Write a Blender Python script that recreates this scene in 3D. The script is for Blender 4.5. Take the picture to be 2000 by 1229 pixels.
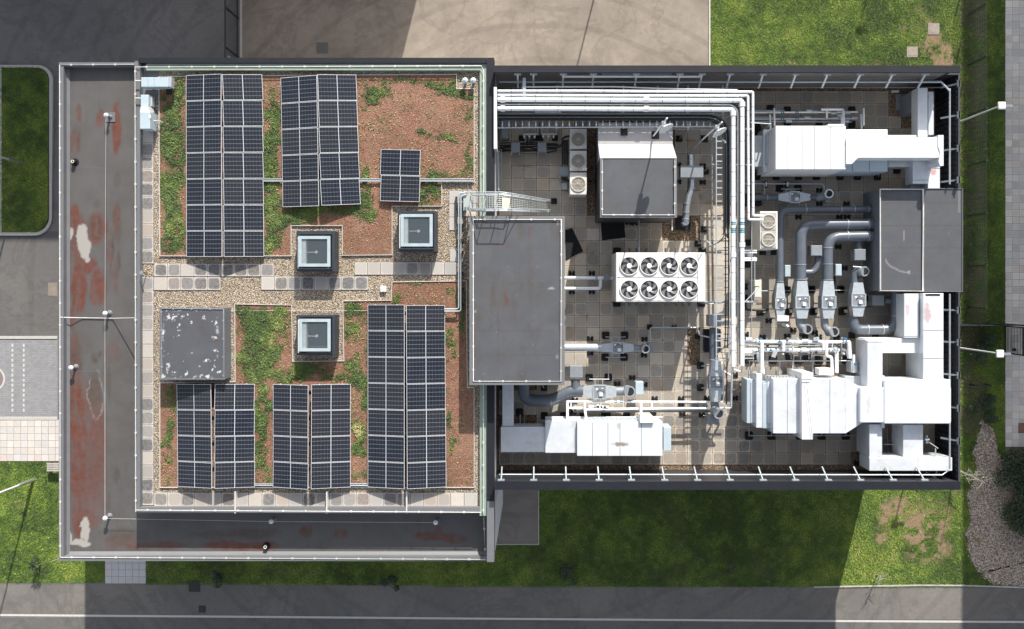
import bpy, math, random
import numpy as np
from mathutils import Vector, Matrix
for o in list(bpy.data.objects): bpy.data.objects.remove(o)
scene = bpy.context.scene
R = math.radians
random.seed(7); rng = np.random.default_rng(7)

# ------------------------------------------------------------------ camera, sky, sun
HC = 46.0; FPX = 1600.0; NX, NY = 1050.0, 562.0
cam_d = bpy.data.cameras.new('camera'); cam = bpy.data.objects.new('camera', cam_d)
scene.collection.objects.link(cam); scene.camera = cam
cam.location = (0, 0, HC); cam.rotation_euler = (0, 0, 0)
cam_d.sensor_fit = 'HORIZONTAL'; cam_d.sensor_width = 36; cam_d.lens = 36 * FPX / 2000
cam_d.shift_x = -(NX - 1000) / 2000; cam_d.shift_y = -(614.5 - NY) / 2000
cam_d.clip_start = .5; cam_d.clip_end = 1500

SUN_EL = 30.0
sd = Vector((.243, .970, 0)).normalized()              # horizontal direction towards the sun
sun_dir = Vector((sd.x * math.cos(R(SUN_EL)), sd.y * math.cos(R(SUN_EL)), math.sin(R(SUN_EL))))
world = bpy.data.worlds.new('World'); scene.world = world; world.use_nodes = True
wn = world.node_tree; bg = wn.nodes['Background']
sky = wn.nodes.new('ShaderNodeTexSky'); sky.sky_type = 'NISHITA'; sky.sun_disc = False
sky.sun_elevation = R(SUN_EL); sky.sun_rotation = math.atan2(sd.x, sd.y)
sky.air_density = 1.0; sky.dust_density = 1.6; sky.ozone_density = 1.0
hs = wn.nodes.new('ShaderNodeHueSaturation'); hs.inputs['Saturation'].default_value = .40      # thin high cloud pales the blue
wn.links.new(sky.outputs[0], hs.inputs['Color']); wn.links.new(hs.outputs[0], bg.inputs[0]); bg.inputs[1].default_value = .124
sl = bpy.data.lights.new('sun', 'SUN'); sl.energy = 4.4; sl.angle = R(.5); sl.color = (1, .95, .87)
so = bpy.data.objects.new('sun', sl); scene.collection.objects.link(so)
so.rotation_euler = sun_dir.to_track_quat('Z', 'Y').to_euler(); so.location = (10, 40, 60)
vs = scene.view_settings; vs.view_transform = 'Standard'; vs.look = 'None'; vs.gamma = 1; vs.use_curve_mapping = False
vs.exposure = 0.84

# ------------------------------------------------------------------ helpers
def W(px, py, z):
    s = FPX / (HC - z)
    return ((px - NX) / s, -(py - NY) / s)
def P(px, py, z):
    x, y = W(px, py, z); return Vector((x, y, z))
def m_(px, z): return px * (HC - z) / FPX        # pixels of the 2000 wide photo to metres at height z

def vnoise(x, y, s, seed=0):
    """smooth value noise, arrays in metres"""
    r = np.random.default_rng(seed).random((256, 256))
    u = x / s; v = y / s
    i = np.floor(u).astype(int); j = np.floor(v).astype(int)
    f = u - i; g = v - j; f = f * f * (3 - 2 * f); g = g * g * (3 - 2 * g)
    i0 = i % 256; i1 = (i + 1) % 256; j0 = j % 256; j1 = (j + 1) % 256
    return (r[i0, j0] * (1 - f) + r[i1, j0] * f) * (1 - g) + (r[i0, j1] * (1 - f) + r[i1, j1] * f) * g
def fbm(x, y, s, n=4, seed=0):
    t = 0; a = 1; w = 0
    for k in range(n):
        t = t + a * vnoise(x, y, s / 2 ** k, seed + k); w += a; a *= .55
    return t / w
def inpoly(x, y, poly):
    c = np.zeros(x.shape, bool); n = len(poly)
    for i in range(n):
        x0, y0 = poly[i]; x1, y1 = poly[(i + 1) % n]
        if y0 == y1: continue
        h = ((y0 > y) != (y1 > y)) & (x < (x1 - x0) * (y - y0) / (y1 - y0) + x0)
        c ^= h
    return c

class MB:
    def __init__(s): s.v = []; s.f = []; s.m = []; s.sm = []
    def add(s, vs_, fs, smooth=False, mi=0):
        n = len(s.v); s.v += [tuple(q) for q in vs_]
        for f in fs: s.f.append(tuple(n + i for i in f)); s.m.append(mi); s.sm.append(smooth)
        return s
    def box(s, x0, x1, y0, y1, z0, z1, mi=0):
        if x0 > x1: x0, x1 = x1, x0
        if y0 > y1: y0, y1 = y1, y0
        return s.add([(x0, y0, z0), (x1, y0, z0), (x1, y1, z0), (x0, y1, z0), (x0, y0, z1), (x1, y0, z1), (x1, y1, z1), (x0, y1, z1)],
              [(3, 2, 1, 0), (4, 5, 6, 7), (0, 1, 5, 4), (1, 2, 6, 5), (2, 3, 7, 6), (3, 0, 4, 7)], mi=mi)
    def pb(s, px0, py0, px1, py1, zt, zb, mi=0):       # box whose TOP face covers this pixel rectangle at height zt
        x0, y0 = W(px0, py0, zt); x1, y1 = W(px1, py1, zt)
        return s.box(x0, x1, y0, y1, zb, zt, mi)
    def prism(s, pts, z0, z1, mi=0):                    # pts world xy, any order
        a = sum(pts[i][0] * pts[(i + 1) % len(pts)][1] - pts[(i + 1) % len(pts)][0] * pts[i][1] for i in range(len(pts)))
        if a < 0: pts = pts[::-1]
        n = len(pts)
        return s.add([(p[0], p[1], z0) for p in pts] + [(p[0], p[1], z1) for p in pts],
              [tuple(range(n))[::-1], tuple(range(n, 2 * n))] + [(i, (i + 1) % n, n + (i + 1) % n, n + i) for i in range(n)], mi=mi)
    def pprism(s, pxs, zt, zb, mi=0): return s.prism([W(a, b, zt) for a, b in pxs], zb, zt, mi)
    def loft(s, rings, cap=True, smooth=False, mi=0):
        n = len(rings[0]); base = []
        for r in rings: base += [tuple(q) for q in r]
        fs = []
        for k in range(len(rings) - 1):
            for i in range(n):
                j = (i + 1) % n
                fs.append((k * n + i, k * n + j, (k + 1) * n + j, (k + 1) * n + i))
        s.add(base, fs, smooth, mi)
        if cap:
            s.add(rings[0], [tuple(range(n))[::-1]], False, mi); s.add(rings[-1], [tuple(range(n))], False, mi)
        return s
    def tube(s, pts, r, seg=10, cap=True, mi=0, smooth=True):
        pts = [Vector(p) for p in pts]; rings = []
        rr = r if isinstance(r, (list, tuple)) else [r] * len(pts)
        up = None
        for i, p in enumerate(pts):
            d = (pts[min(i + 1, len(pts) - 1)] - pts[max(i - 1, 0)]).normalized()
            if up is None:
                up = Vector((0, 0, 1)) if abs(d.z) < .9 else Vector((1, 0, 0))
            a = d.cross(up).normalized(); up = a.cross(d).normalized()
            k = 1.0
            if 0 < i < len(pts) - 1:
                c = max(.35, math.cos((pts[i] - pts[i-1]).angle(pts[i+1] - pts[i]) / 2)); k = 1 / c
            ring = []
            for t in range(seg):
                th = 2 * math.pi * t / seg + math.pi / seg
                ring.append(p + (a * math.cos(th) * (k if abs(up.z) > .7 else 1) + up * math.sin(th)) * rr[i])
            rings.append(ring)
        # ring order so the faces point outwards
        return s.loft([q[::-1] for q in rings][::1], cap, smooth, mi) if False else s.loft(rings, cap, smooth, mi)
    def cyl(s, x, y, z0, z1, r0, r1=None, seg=20, mi=0, smooth=True):
        r1 = r0 if r1 is None else r1
        ra = [(x + r0 * math.cos(2 * math.pi * i / seg), y + r0 * math.sin(2 * math.pi * i / seg), z0) for i in range(seg)]
        rb = [(x + r1 * math.cos(2 * math.pi * i / seg), y + r1 * math.sin(2 * math.pi * i / seg), z1) for i in range(seg)]
        return s.loft([ra, rb], True, smooth, mi)
    def ring(s, x, y, z0, z1, ri, ro, seg=28, mi=0):
        rs = []
        for r, z in ((ri, z0), (ro, z0), (ro, z1), (ri, z1), (ri, z0)):
            rs.append([(x + r * math.cos(2 * math.pi * i / seg), y + r * math.sin(2 * math.pi * i / seg), z) for i in range(seg)])
        return s.loft(rs, False, False, mi)
    def build(s, name, mat, parent=None, fix=True):
        off = Vector((0, 0, 0))
        if parent is not None:
            q = parent
            while q is not None: off += q.location; q = q.parent
        me = bpy.data.meshes.new(name)
        me.from_pydata([(a - off.x, b - off.y, c - off.z) for a, b, c in s.v], [], s.f)
        mats = mat if isinstance(mat, (list, tuple)) else [mat]
        for q in mats: me.materials.append(q)
        me.polygons.foreach_set('material_index', s.m); me.polygons.foreach_set('use_smooth', s.sm)
        if fix:
            import bmesh
            bm = bmesh.new(); bm.from_mesh(me); bmesh.ops.remove_doubles(bm, verts=bm.verts, dist=1e-5) if False else None
            bmesh.ops.recalc_face_normals(bm, faces=bm.faces); bm.to_mesh(me); bm.free()
        me.update()
        o = bpy.data.objects.new(name, me); scene.collection.objects.link(o)
        if parent is not None: o.parent = parent
        return o

def tag(o, label, cat, group=None, kind=None):
    if label: o['label'] = label
    if cat: o['category'] = cat
    if group: o['group'] = group
    if kind: o['kind'] = kind
    return o
def thing(name, label, cat, px, py, z, group=None):
    o = bpy.data.objects.new(name, None); scene.collection.objects.link(o)
    o.empty_display_size = .2; o.location = P(px, py, z)
    return tag(o, label, cat, group)
def structure(o): o['kind'] = 'structure'; return o
def stuff(o, label, cat): return tag(o, label, cat, kind='stuff')
def fillet(pts, rad, n=7):
    pts = [Vector(p) for p in pts]; out = [pts[0]]
    for i in range(1, len(pts) - 1):
        a, b, c = pts[i - 1], pts[i], pts[i + 1]
        u = (a - b); v = (c - b); r = min(rad, u.length * .49, v.length * .49)
        p0 = b + u.normalized() * r; p1 = b + v.normalized() * r
        for k in range(n + 1):
            t = k / n; out.append(p0 * (1 - t) ** 2 + b * 2 * t * (1 - t) + p1 * t * t)
    out.append(pts[-1]); return out
def copy_tree(o, parent=None):
    c = o.copy(); scene.collection.objects.link(c); c.parent = parent
    for ch in o.children: copy_tree(ch, c)
    return c
ORD = ['first', 'second', 'third', 'fourth', 'fifth', 'sixth', 'seventh', 'eighth', 'ninth', 'tenth', 'eleventh', 'twelfth', 'thirteenth', 'fourteenth', 'fifteenth', 'sixteenth']

# ------------------------------------------------------------------ materials
class NT:
    def __init__(s, name):
        s.m = bpy.data.materials.new(name); s.m.use_nodes = True; s.t = s.m.node_tree; s.n = s.t.nodes
        s.b = s.n['Principled BSDF']; s.x = -300
    def N(s, typ, **kw):
        q = s.n.new(typ)
        for k, v in kw.items(): setattr(q, k, v)
        return q
    def L(s, a, b): s.t.links.new(a, b)
    def pos(s):
        g = s.N('ShaderNodeNewGeometry'); return g.outputs['Position']
    def noise(s, scale, detail=4, rough=.6, vec=None, dist=0):
        q = s.N('ShaderNodeTexNoise'); q.inputs['Scale'].default_value = scale; q.inputs['Detail'].default_value = detail
        q.inputs['Roughness'].default_value = rough; q.inputs['Distortion'].default_value = dist
        s.L(vec if vec is not None else s.pos(), q.inputs['Vector']); return q.outputs['Fac']
    def ramp(s, fac, stops):
        q = s.N('ShaderNodeValToRGB'); s.L(fac, q.inputs[0]); e = q.color_ramp.elements
        while len(e) < len(stops): e.new(.5)
        for i, (p, c) in enumerate(stops):
            e[i].position = p; e[i].color = (c[0], c[1], c[2], 1) if not isinstance(c, (int, float)) else (c, c, c, 1)
        return q.outputs[0]
    def mix(s, f, a, b, mode='MIX'):
        q = s.N('ShaderNodeMix', data_type='RGBA', blend_type=mode)
        for k, v in ((0, f), (6, a), (7, b)):
            if isinstance(v, (int, float)): q.inputs[k].default_value = v
            elif isinstance(v, (tuple, list)): q.inputs[k].default_value = (v[0], v[1], v[2], 1)
            else: s.L(v, q.inputs[k])
        return q.outputs[2]
    def math(s, op, a, b=0.0):
        q = s.N('ShaderNodeMath', operation=op)
        for k, v in ((0, a), (1, b)):
            if isinstance(v, (int, float)): q.inputs[k].default_value = v
            else: s.L(v, q.inputs[k])
        return q.outputs[0]
    def attr(s, name, out='Color'):
        q = s.N('ShaderNodeAttribute', attribute_name=name); return q.outputs[out]
    def sep(s, c):
        q = s.N('ShaderNodeSeparateColor'); s.L(c, q.inputs[0]); return q.outputs
    def bump(s, h, st, dist=.01):
        q = s.N('ShaderNodeBump'); q.inputs['Strength'].default_value = st; q.inputs['Distance'].default_value = dist
        s.L(h, q.inputs['Height']); s.L(q.outputs[0], s.b.inputs['Normal'])
    def done(s, col=None, rough=.6, metal=0, spec=None):
        if col is not None:
            if isinstance(col, (tuple, list)): s.b.inputs['Base Color'].default_value = (col[0], col[1], col[2], 1)
            else: s.L(col, s.b.inputs['Base Color'])
        if isinstance(rough, (int, float)): s.b.inputs['Roughness'].default_value = rough
        else: s.L(rough, s.b.inputs['Roughness'])
        s.b.inputs['Metallic'].default_value = metal
        if spec is not None: s.b.inputs['Specular IOR Level'].default_value = spec
        return s.m
def sv(c, k): return tuple(min(1, q * k) for q in c)
def tide(t, col, scale, c, amt, seed=0.0):
    n = t.noise(scale, 5, .62, dist=.6); k = t.math('ABSOLUTE', t.math('SUBTRACT', n, .5 + seed))
    return t.mix(t.math('MULTIPLY', t.ramp(k, [(.0, 1.0), (.012, .7), (.03, 0.0)]), amt), col, c)
def simple(name, c, rough=.6, metal=0, var=.12, scale=3.0, spec=None, bump=0, bscale=60, dirt=0):
    t = NT(name); n1 = t.noise(scale, 5, .65)
    col = t.ramp(n1, [(.25, sv(c, 1 - var)), (.75, sv(c, 1 + var))])
    n2 = t.noise(scale * 12, 3, .7); col = t.mix(t.math('MULTIPLY', n2, .35), col, t.mix(1.0, col, (.72, .71, .70), 'MULTIPLY'))
    rg = t.math('ADD', t.math('MULTIPLY', n1, .25), rough - .12)
    if dirt:
        d = t.noise(1.7, 7, .72, dist=.5); col = t.mix(t.math('MULTIPLY', t.ramp(d, [(.48, 0.0), (.78, 1.0)]), dirt), col, (.30, .28, .25)); col = tide(t, col, .5, (.36, .34, .30), dirt * .35)
    if bump: t.bump(t.noise(bscale, 3), bump, .01)
    return t.done(col, rg, metal, spec)

M = {}
M['white_paint'] = simple('white_paint', (.72, .725, .73), .45, 0, .05, 2, dirt=.22)
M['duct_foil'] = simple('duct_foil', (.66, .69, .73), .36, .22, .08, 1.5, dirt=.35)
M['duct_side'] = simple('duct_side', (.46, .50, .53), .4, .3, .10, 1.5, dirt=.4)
M['pipe_white'] = simple('pipe_white', (.80, .82, .84), .35, .15, .05, 4)
M['galv'] = simple('galvanised', (.58, .61, .64), .34, .75, .12, 7)
M['galv_pale'] = simple('galvanised_pale', (.46, .50, .53), .42, .35, .12, 7)
M['flue'] = simple('bright_flue', (.72, .74, .76), .22, .9, .12, 9)
M['duct_grey'] = simple('duct_grey', (.105, .122, .148), .33, 0, .10, 2.5)
M['box_grey'] = simple('box_grey', (.22, .245, .27), .45, .1, .08, 3, dirt=.2)
M['box_blue'] = simple('box_pale_blue', (.42, .50, .55), .45, .1, .05, 3)
M['rubber'] = simple('black_rubber', (.010, .010, .011), .8, 0, .2, 8)
M['black_cable'] = simple('black_cable', (.018, .018, .019), .55, 0, .2, 8)
M['cable_grey'] = simple('cable_grey', (.16, .17, .18), .4, .5, .2, 8)
M['dark_mat'] = simple('dark_mat', (.008, .008, .009), .9, 0, .2, 8)
M['coping_dark'] = simple('coping_dark', (.013, .014, .020), .55, 0, .10, 2, spec=.3)
M['coping_mid'] = simple('coping_mid', (.14, .145, .155), .55, 0, .08, 2)
M['liner_green'] = simple('liner_green', (.27, .335, .275), .6, 0, .12, 3)
M['edging'] = simple('edging', (.62, .60, .57), .5, .2, .1, 5)
M['wall_white'] = simple('wall_white', (.66, .65, .66), .7, 0, .05, 1)
M['wall_grey'] = simple('wall_grey', (.14, .15, .17), .6, 0, .08, 1)
M['casing'] = simple('cream_casing', (.66, .65, .61), .5, 0, .05, 3, dirt=.3)
M['fan_dark'] = simple('fan_dark', (.012, .012, .013), .6, 0, .2, 6)
M['blade'] = simple('fan_blade', (.22, .22, .23), .3, .3, .2, 6)
M['kerb'] = simple('kerb', (.46, .44, .41), .8, 0, .12, 6, bump=.2)
M['line_white'] = simple('road_paint', (.52, .50, .47), .7, 0, .15, 9)
M['timber'] = simple('weathered_timber', (.42, .38, .36), .8, 0, .15, 6)
M['bark'] = simple('bark', (.16, .13, .10), .9, 0, .3, 12)
M['bark_pale'] = simple('pale_bark', (.40, .38, .32), .9, 0, .25, 12)
M['fence_green'] = simple('fence_paint', (.025, .035, .034), .5, .2, .1, 3)
M['blue_band'] = simple('blue_band', (.03, .20, .38), .5, 0, .1, 3)
M['green_band'] = simple('green_band', (.10, .26, .24), .5, 0, .1, 3)
M['brick'] = simple('brick', (.25, .14, .10), .8, 0, .2, 4)
M['cream_box'] = simple('cream_box', (.66, .63, .50), .5, 0, .05, 3)
M['iron'] = simple('cast_iron', (.035, .035, .036), .6, .2, .25, 10)
M['concrete_cover'] = simple('concrete_cover', (.30, .26, .22), .85, 0, .2, 6)

def membrane(name, c=(.078, .082, .092), rust=(.100, .036, .024), pale=(.30, .28, .26)):
    t = NT(name); a = t.sep(t.attr('stain'))
    n = t.noise(1.2, 5); n2 = t.noise(26, 4, .7); n3 = t.noise(5, 4, .7)
    col = t.ramp(n, [(.3, sv(c, .88)), (.7, sv(c, 1.12))])
    col = t.mix(t.math('MULTIPLY', n2, .3), col, sv(c, .7))
    bl = t.noise(.55, 6, .65, dist=.8); col = t.mix(t.math('MULTIPLY', t.ramp(bl, [(.45, 0.0), (.7, 1.0)]), .35), col, (.082, .075, .068))
    col = tide(t, col, .33, (.13, .128, .125), .10); col = tide(t, col, .24, (.055, .052, .05), .16, .06)
    rc = t.ramp(n3, [(.3, sv(rust, .75)), (.75, sv(rust, 1.25))])
    col = t.mix(a[0], col, rc)
    col = t.mix(a[2], col, t.ramp(n3, [(.3, (.045, .036, .030)), (.7, (.085, .066, .052))]))
    col = t.mix(a[1], col, pale)
    t.bump(n2, .12, .01)
    return t.done(col, t.math('ADD', t.math('MULTIPLY', n3, .25), .38))
M['membrane'] = membrane('roof_membrane')
M['terrace_membrane'] = membrane('terrace_membrane', c=(.092, .088, .086), rust=(.118, .038, .024))
M['membrane_peeling'] = membrane('peeling_membrane', pale=(.50, .50, .51))

def ground_mat(name, c, c2, s1=.35, s2=9, grain=70, rough=.9, bump=.25):
    t = NT(name); n1 = t.noise(s1, 6, .6, dist=.4); n2 = t.noise(s2, 5, .75); n3 = t.noise(grain, 3, .8)
    col = t.ramp(n1, [(.3, c), (.7, c2)])
    col = t.mix(t.math('MULTIPLY', t.ramp(n2, [(.35, 1.0), (.7, 0.0)]), .35), col, sv(c, .62))
    col = t.mix(t.math('MULTIPLY', t.ramp(n3, [(.45, 0.0), (.75, 1.0)]), .25), col, sv(c2, 1.55))
    col = tide(t, col, .25, sv(c, .6), .3); sp_ = t.noise(7, 3, .8); col = t.mix(t.math('MULTIPLY', t.ramp(sp_, [(.70, 0.0), (.76, 1.0)]), .55), col, sv(c, .35))
    sp2 = t.noise(11, 2, .9); col = t.mix(t.math('MULTIPLY', t.ramp(sp2, [(.74, 0.0), (.78, 1.0)]), .5), col, sv(c2, 1.8))
    wv = t.N('ShaderNodeTexWave', wave_type='RINGS', rings_direction='Z'); wv.inputs['Scale'].default_value = .16; wv.inputs['Distortion'].default_value = 1.5; wv.inputs['Detail'].default_value = 3; t.L(t.pos(), wv.inputs['Vector'])
    col = t.mix(t.math('MULTIPLY', t.ramp(wv.outputs['Fac'], [(.90, 0.0), (.97, 1.0)]), .22), col, sv(c, .6))
    t.bump(t.math('ADD', n3, t.math('MULTIPLY', n2, .6)), bump, .012)
    return t.done(col, rough)
M['asphalt_blue'] = ground_mat('asphalt_cool', (.135, .130, .130), (.20, .192, .185), .22, 4)
M['asphalt_warm'] = ground_mat('asphalt_warm', (.17, .142, .118), (.315, .27, .22), .32, 2.4)
M['asphalt_road'] = ground_mat('asphalt_road', (.125, .117, .109), (.20, .183, .165), .25, 5)
M['asphalt_lane'] = ground_mat('asphalt_lane', (.10, .098, .096), (.15, .142, .135), .25, 5)
M['block_brown'] = ground_mat('brown_blocks', (.19, .165, .145), (.24, .21, .185), .6, 12, 40)

def slab_mat(name, c, stain, rim, rusty=0.0):
    t = NT(name)
    uv = t.N('ShaderNodeUVMap', uv_map='UVMap').outputs[0]
    s_ = t.N('ShaderNodeSeparateXYZ'); t.L(uv, s_.inputs[0])
    a = t.sep(t.attr('tone'))     # R brightness, G stain strength, B random
    n1 = t.noise(2.2, 4, .6); n2 = t.noise(9, 4, .6); n3 = t.noise(60, 3, .7)
    def ax(o): return t.math('ABSOLUTE', t.math('SUBTRACT', o, .5))
    ux, uy = ax(s_.outputs[0]), ax(s_.outputs[1])
    p4 = t.math('ADD', t.math('POWER', t.math('MULTIPLY', ux, 2.25), 5.0), t.math('POWER', t.math('MULTIPLY', uy, 2.25), 5.0))
    rr = t.math('ADD', p4, t.math('MULTIPLY', t.math('SUBTRACT', n1, .5), 1.6))
    inside = t.ramp(t.math('MULTIPLY', rr, .5), [(.25, 1.0), (.62, 0.0)])
    mott = t.ramp(n2, [(.25, .6), (.6, 1.0)])
    f = t.math('MULTIPLY', t.math('MULTIPLY', inside, mott), a[1])
    base = t.ramp(n2, [(.3, sv(c, .9)), (.7, sv(c, 1.08))])
    base = t.mix(1.0, base, t.ramp(a[2], [(0, (1.04, .99, .93)), (.3, (1, 1, 1)), (.6, (.93, .94, .96)), (.85, (1.02, 1.0, .97)), (1, (1.06, .95, .86))]), 'MULTIPLY')
    br = t.math('MULTIPLY', a[0], 1.0)
    base = t.mix(1.0, base, t.N('ShaderNodeCombineColor').outputs[0], 'MULTIPLY') if False else base
    vv = t.N('ShaderNodeCombineColor'); 
    for k in range(3): t.L(br, vv.inputs[k])
    base = t.mix(1.0, base, vv.outputs[0], 'MULTIPLY')
    col = t.mix(f, base, stain)
    mx = t.math('MAXIMUM', ux, uy)
    edge = t.ramp(mx, [(.462, 0.0), (.49, 1.0)])
    col = t.mix(t.math('MULTIPLY', edge, .45), col, t.mix(a[1], sv(c, .45), rim))
    jn = t.ramp(mx, [(.484, 0.0), (.494, 1.0)])
    col = t.mix(t.math('MULTIPLY', jn, .65), col, (.10, .085, .07))
    col = t.mix(t.math('MULTIPLY', n3, .25), col, sv(stain, 1.3))
    rs = t.noise(.9, 4, .7); col = t.mix(t.math('MULTIPLY', t.math('MULTIPLY', t.ramp(rs, [(.54, 0.0), (.72, 1.0)]), t.ramp(mx, [(.3, .12), (.49, 1.0)])), rusty), col, (.20, .095, .035))
    t.bump(n3, .12, .01)
    return t.done(col, .85)
M['slab_deck'] = slab_mat('deck_slab', (.62, .545, .45), (.165, .160, .150), (.54, .47, .38), .65)
M['slab_roof'] = slab_mat('roof_slab', (.52, .49, .455), (.095, .09, .09), (.58, .555, .52))
M['slab_ground'] = slab_mat('ground_slab', (.60, .565, .53), (.35, .33, .31), (.40, .37, .34))
M['slab_grey'] = slab_mat('grey_slab', (.85, .81, .77), (.30, .29, .28), (.35, .33, .31))
M['slab_drive'] = slab_mat('pale_slab', (.52, .51, .53), (.35, .34, .35), (.16, .17, .15))

def gravel_mat(name, cols, scale=26):
    t = NT(name); v = t.N('ShaderNodeTexVoronoi'); v.inputs['Scale'].default_value = scale; t.L(t.pos(), v.inputs['Vector'])
    r = t.sep(v.outputs['Color'])
    col = t.ramp(r[0], [(i / (len(cols) - 1), c) for i, c in enumerate(cols)])
    col = t.mix(t.ramp(v.outputs['Distance'], [(.35, 0.0), (.75, .85)]), col, (.03, .024, .018))
    n = t.noise(2.5, 3); col = t.mix(t.math('MULTIPLY', n, .35), col, (.10, .075, .055))
    t.bump(t.math('SUBTRACT', 1.0, v.outputs['Distance']), 1.0, .03)
    return t.done(col, .8)
M['gravel'] = gravel_mat('pebble_gravel', [(.20, .12, .07), (.52, .42, .30), (.30, .20, .12), (.78, .70, .56), (.46, .40, .33), (.60, .45, .28), (.24, .20, .18), (.60, .52, .40)], 21)
M['gravel_dark'] = gravel_mat('brown_gravel', [(.14, .08, .05), (.34, .22, .12), (.18, .13, .10), (.44, .32, .20), (.24, .14, .08)], 17)
M['mulch'] = gravel_mat('bark_mulch', [(.38, .29, .23), (.68, .57, .47), (.50, .40, .32), (.78, .68, .57), (.30, .22, .17)], 14)
def substrate():
    t = NT('brick_substrate'); v = t.N('ShaderNodeTexVoronoi'); v.inputs['Scale'].default_value = 30; t.L(t.pos(), v.inputs['Vector'])
    r = t.sep(v.outputs['Color'])
    col = t.ramp(r[0], [(0, (.13, .052, .034)), (.35, (.27, .112, .072)), (.6, (.19, .09, .06)), (.85, (.35, .17, .115)), (1, (.30, .25, .19))])
    n = t.noise(1.1, 6, .7, dist=.5); col = t.mix(t.math('MULTIPLY', t.ramp(n, [(.42, 0.0), (.68, 1.0)]), .6), col, (.13, .075, .045)); n4 = t.noise(.55, 5, .65, dist=.6); col = t.mix(t.math('MULTIPLY', t.ramp(n4, [(.45, 0.0), (.65, 1.0)]), .45), col, (.36, .20, .135))
    n2 = t.noise(6, 4, .7); col = t.mix(t.math('MULTIPLY', t.ramp(n2, [(.5, 0.0), (.75, 1.0)]), .6), col, (.13, .12, .045))
    g = t.sep(t.attr('stain')); col = t.mix(t.math('MULTIPLY', g[0], .8), col, t.ramp(n2, [(.35, (.035, .06, .016)), (.65, (.10, .12, .035))]))
    t.bump(t.math('SUBTRACT', 1.0, v.outputs['Distance']), .9, .03)
    return t.done(col, .9)
M['substrate'] = substrate()
def lawn_mat():
    t = NT('lawn_soil'); a = t.sep(t.attr('stain'))
    n = t.noise(1.0, 6, .7); n2 = t.noise(22, 4, .8); n3 = t.noise(4, 5, .7)
    g = t.ramp(n, [(.3, (.075, .115, .018)), (.7, (.150, .175, .032))])
    g = t.mix(t.math('MULTIPLY', n2, .6), g, (.030, .055, .010))
    g = t.mix(t.math('MULTIPLY', t.ramp(n3, [(.55, 0.0), (.8, 1.0)]), .5), g, (.20, .18, .06))
    soil = t.ramp(n2, [(.3, (.17, .11, .065)), (.7, (.34, .24, .15))])
    col = t.mix(a[0], g, soil); col = t.mix(a[1], col, t.ramp(n2, [(.3, (.06, .05, .03)), (.7, (.13, .11, .07))]))
    t.bump(n2, .9, .05); return t.done(col, .95)
M['lawn'] = lawn_mat()
def leaf_mat(name, stops, trans=.0, rough=.6):
    t = NT(name); a = t.sep(t.attr('tone')); col = t.ramp(a[0], stops)
    return t.done(col, rough)
M['blades'] = leaf_mat('grass_blades', [(0, (.038, .075, .012)), (.3, (.095, .180, .020)), (.65, (.215, .300, .036)), (.9, (.27, .31, .06)), (1, (.46, .40, .18))])
M['sedum'] = leaf_mat('roof_plants', [(0, (.030, .055, .015)), (.3, (.060, .105, .022)), (.6, (.12, .175, .036)), (.85, (.23, .25, .07)), (1, (.40, .36, .17))])
M['leaf_dark'] = leaf_mat('shrub_leaves', [(0, (.010, .025, .012)), (.6, (.030, .055, .022)), (1, (.085, .10, .035))])
M['leaf_pale'] = leaf_mat('sapling_leaves', [(0, (.08, .11, .05)), (.6, (.17, .19, .10)), (1, (.34, .33, .20))])

def solar():
    t = NT('solar_cells')
    tc = t.N('ShaderNodeTexCoord').outputs['Object']; s_ = t.N('ShaderNodeSeparateXYZ'); t.L(tc, s_.inputs[0])
    def line(o, per, off, w):
        q = t.math('FRACT', t.math('ADD', t.math('DIVIDE', o, per), off)); q = t.math('ABSOLUTE', t.math('SUBTRACT', q, .5))
        return t.math('GREATER_THAN', q, .5 - w / per / 2)
    lx = line(s_.outputs[0], PW / 12, 0.0, .007); ly = line(s_.outputs[1], PH / 6, 0.0, .012)
    mid = t.math('LESS_THAN', t.math('ABSOLUTE', s_.outputs[0]), .013)
    oi = t.N('ShaderNodeObjectInfo').outputs['Random']
    n = t.noise(1.5, 3); n2 = t.noise(14, 4, .7)
    c = t.ramp(n, [(.3, (.007, .010, .018)), (.7, (.011, .015, .026))])
    c = t.mix(t.math('MULTIPLY', oi, .8), c, (.021, .021, .027)); dr = t.noise(9, 2, .9); c = t.mix(t.math('MULTIPLY', t.ramp(dr, [(.77, 0.0), (.80, 1.0)]), .5), c, (.4, .4, .38))
    c = t.mix(t.math('MULTIPLY', t.ramp(n2, [(.5, 0.0), (.9, 1.0)]), .18), c, (.10, .10, .10))
    c = t.mix(t.math('MULTIPLY', lx, .5), c, (.17, .20, .21)); c = t.mix(t.math('MULTIPLY', ly, .52), c, (.34, .36, .38)); c = t.mix(mid, c, (.48, .51, .54))
    t.b.inputs['Coat Weight'].default_value = .2; t.b.inputs['Coat Roughness'].default_value = .08
    return t.done(c, .3, 0, .3)
PW, PH = 1.60, 1.10
M['solar'] = solar()
def glass():
    t = NT('skylight_glass'); t.b.inputs['Transmission Weight'].default_value = .0
    t.b.inputs['Alpha'].default_value = .30
    return t.done((.12, .15, .17), .04, 0, .8)
M['glass'] = glass()
M['skylight_frame'] = simple('skylight_frame', (.030, .038, .052), .5, 0, .08, 3)
M['panel_frame'] = simple('panel_frame', (.60, .61, .63), .4, .2, .05, 5)
M['room_dark'] = simple('room_dark', (.10, .11, .12), .8, 0, .2, 2)
M['grille'] = simple('grille_wire', (.50, .47, .42), .4, .3, .05, 5)
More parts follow.
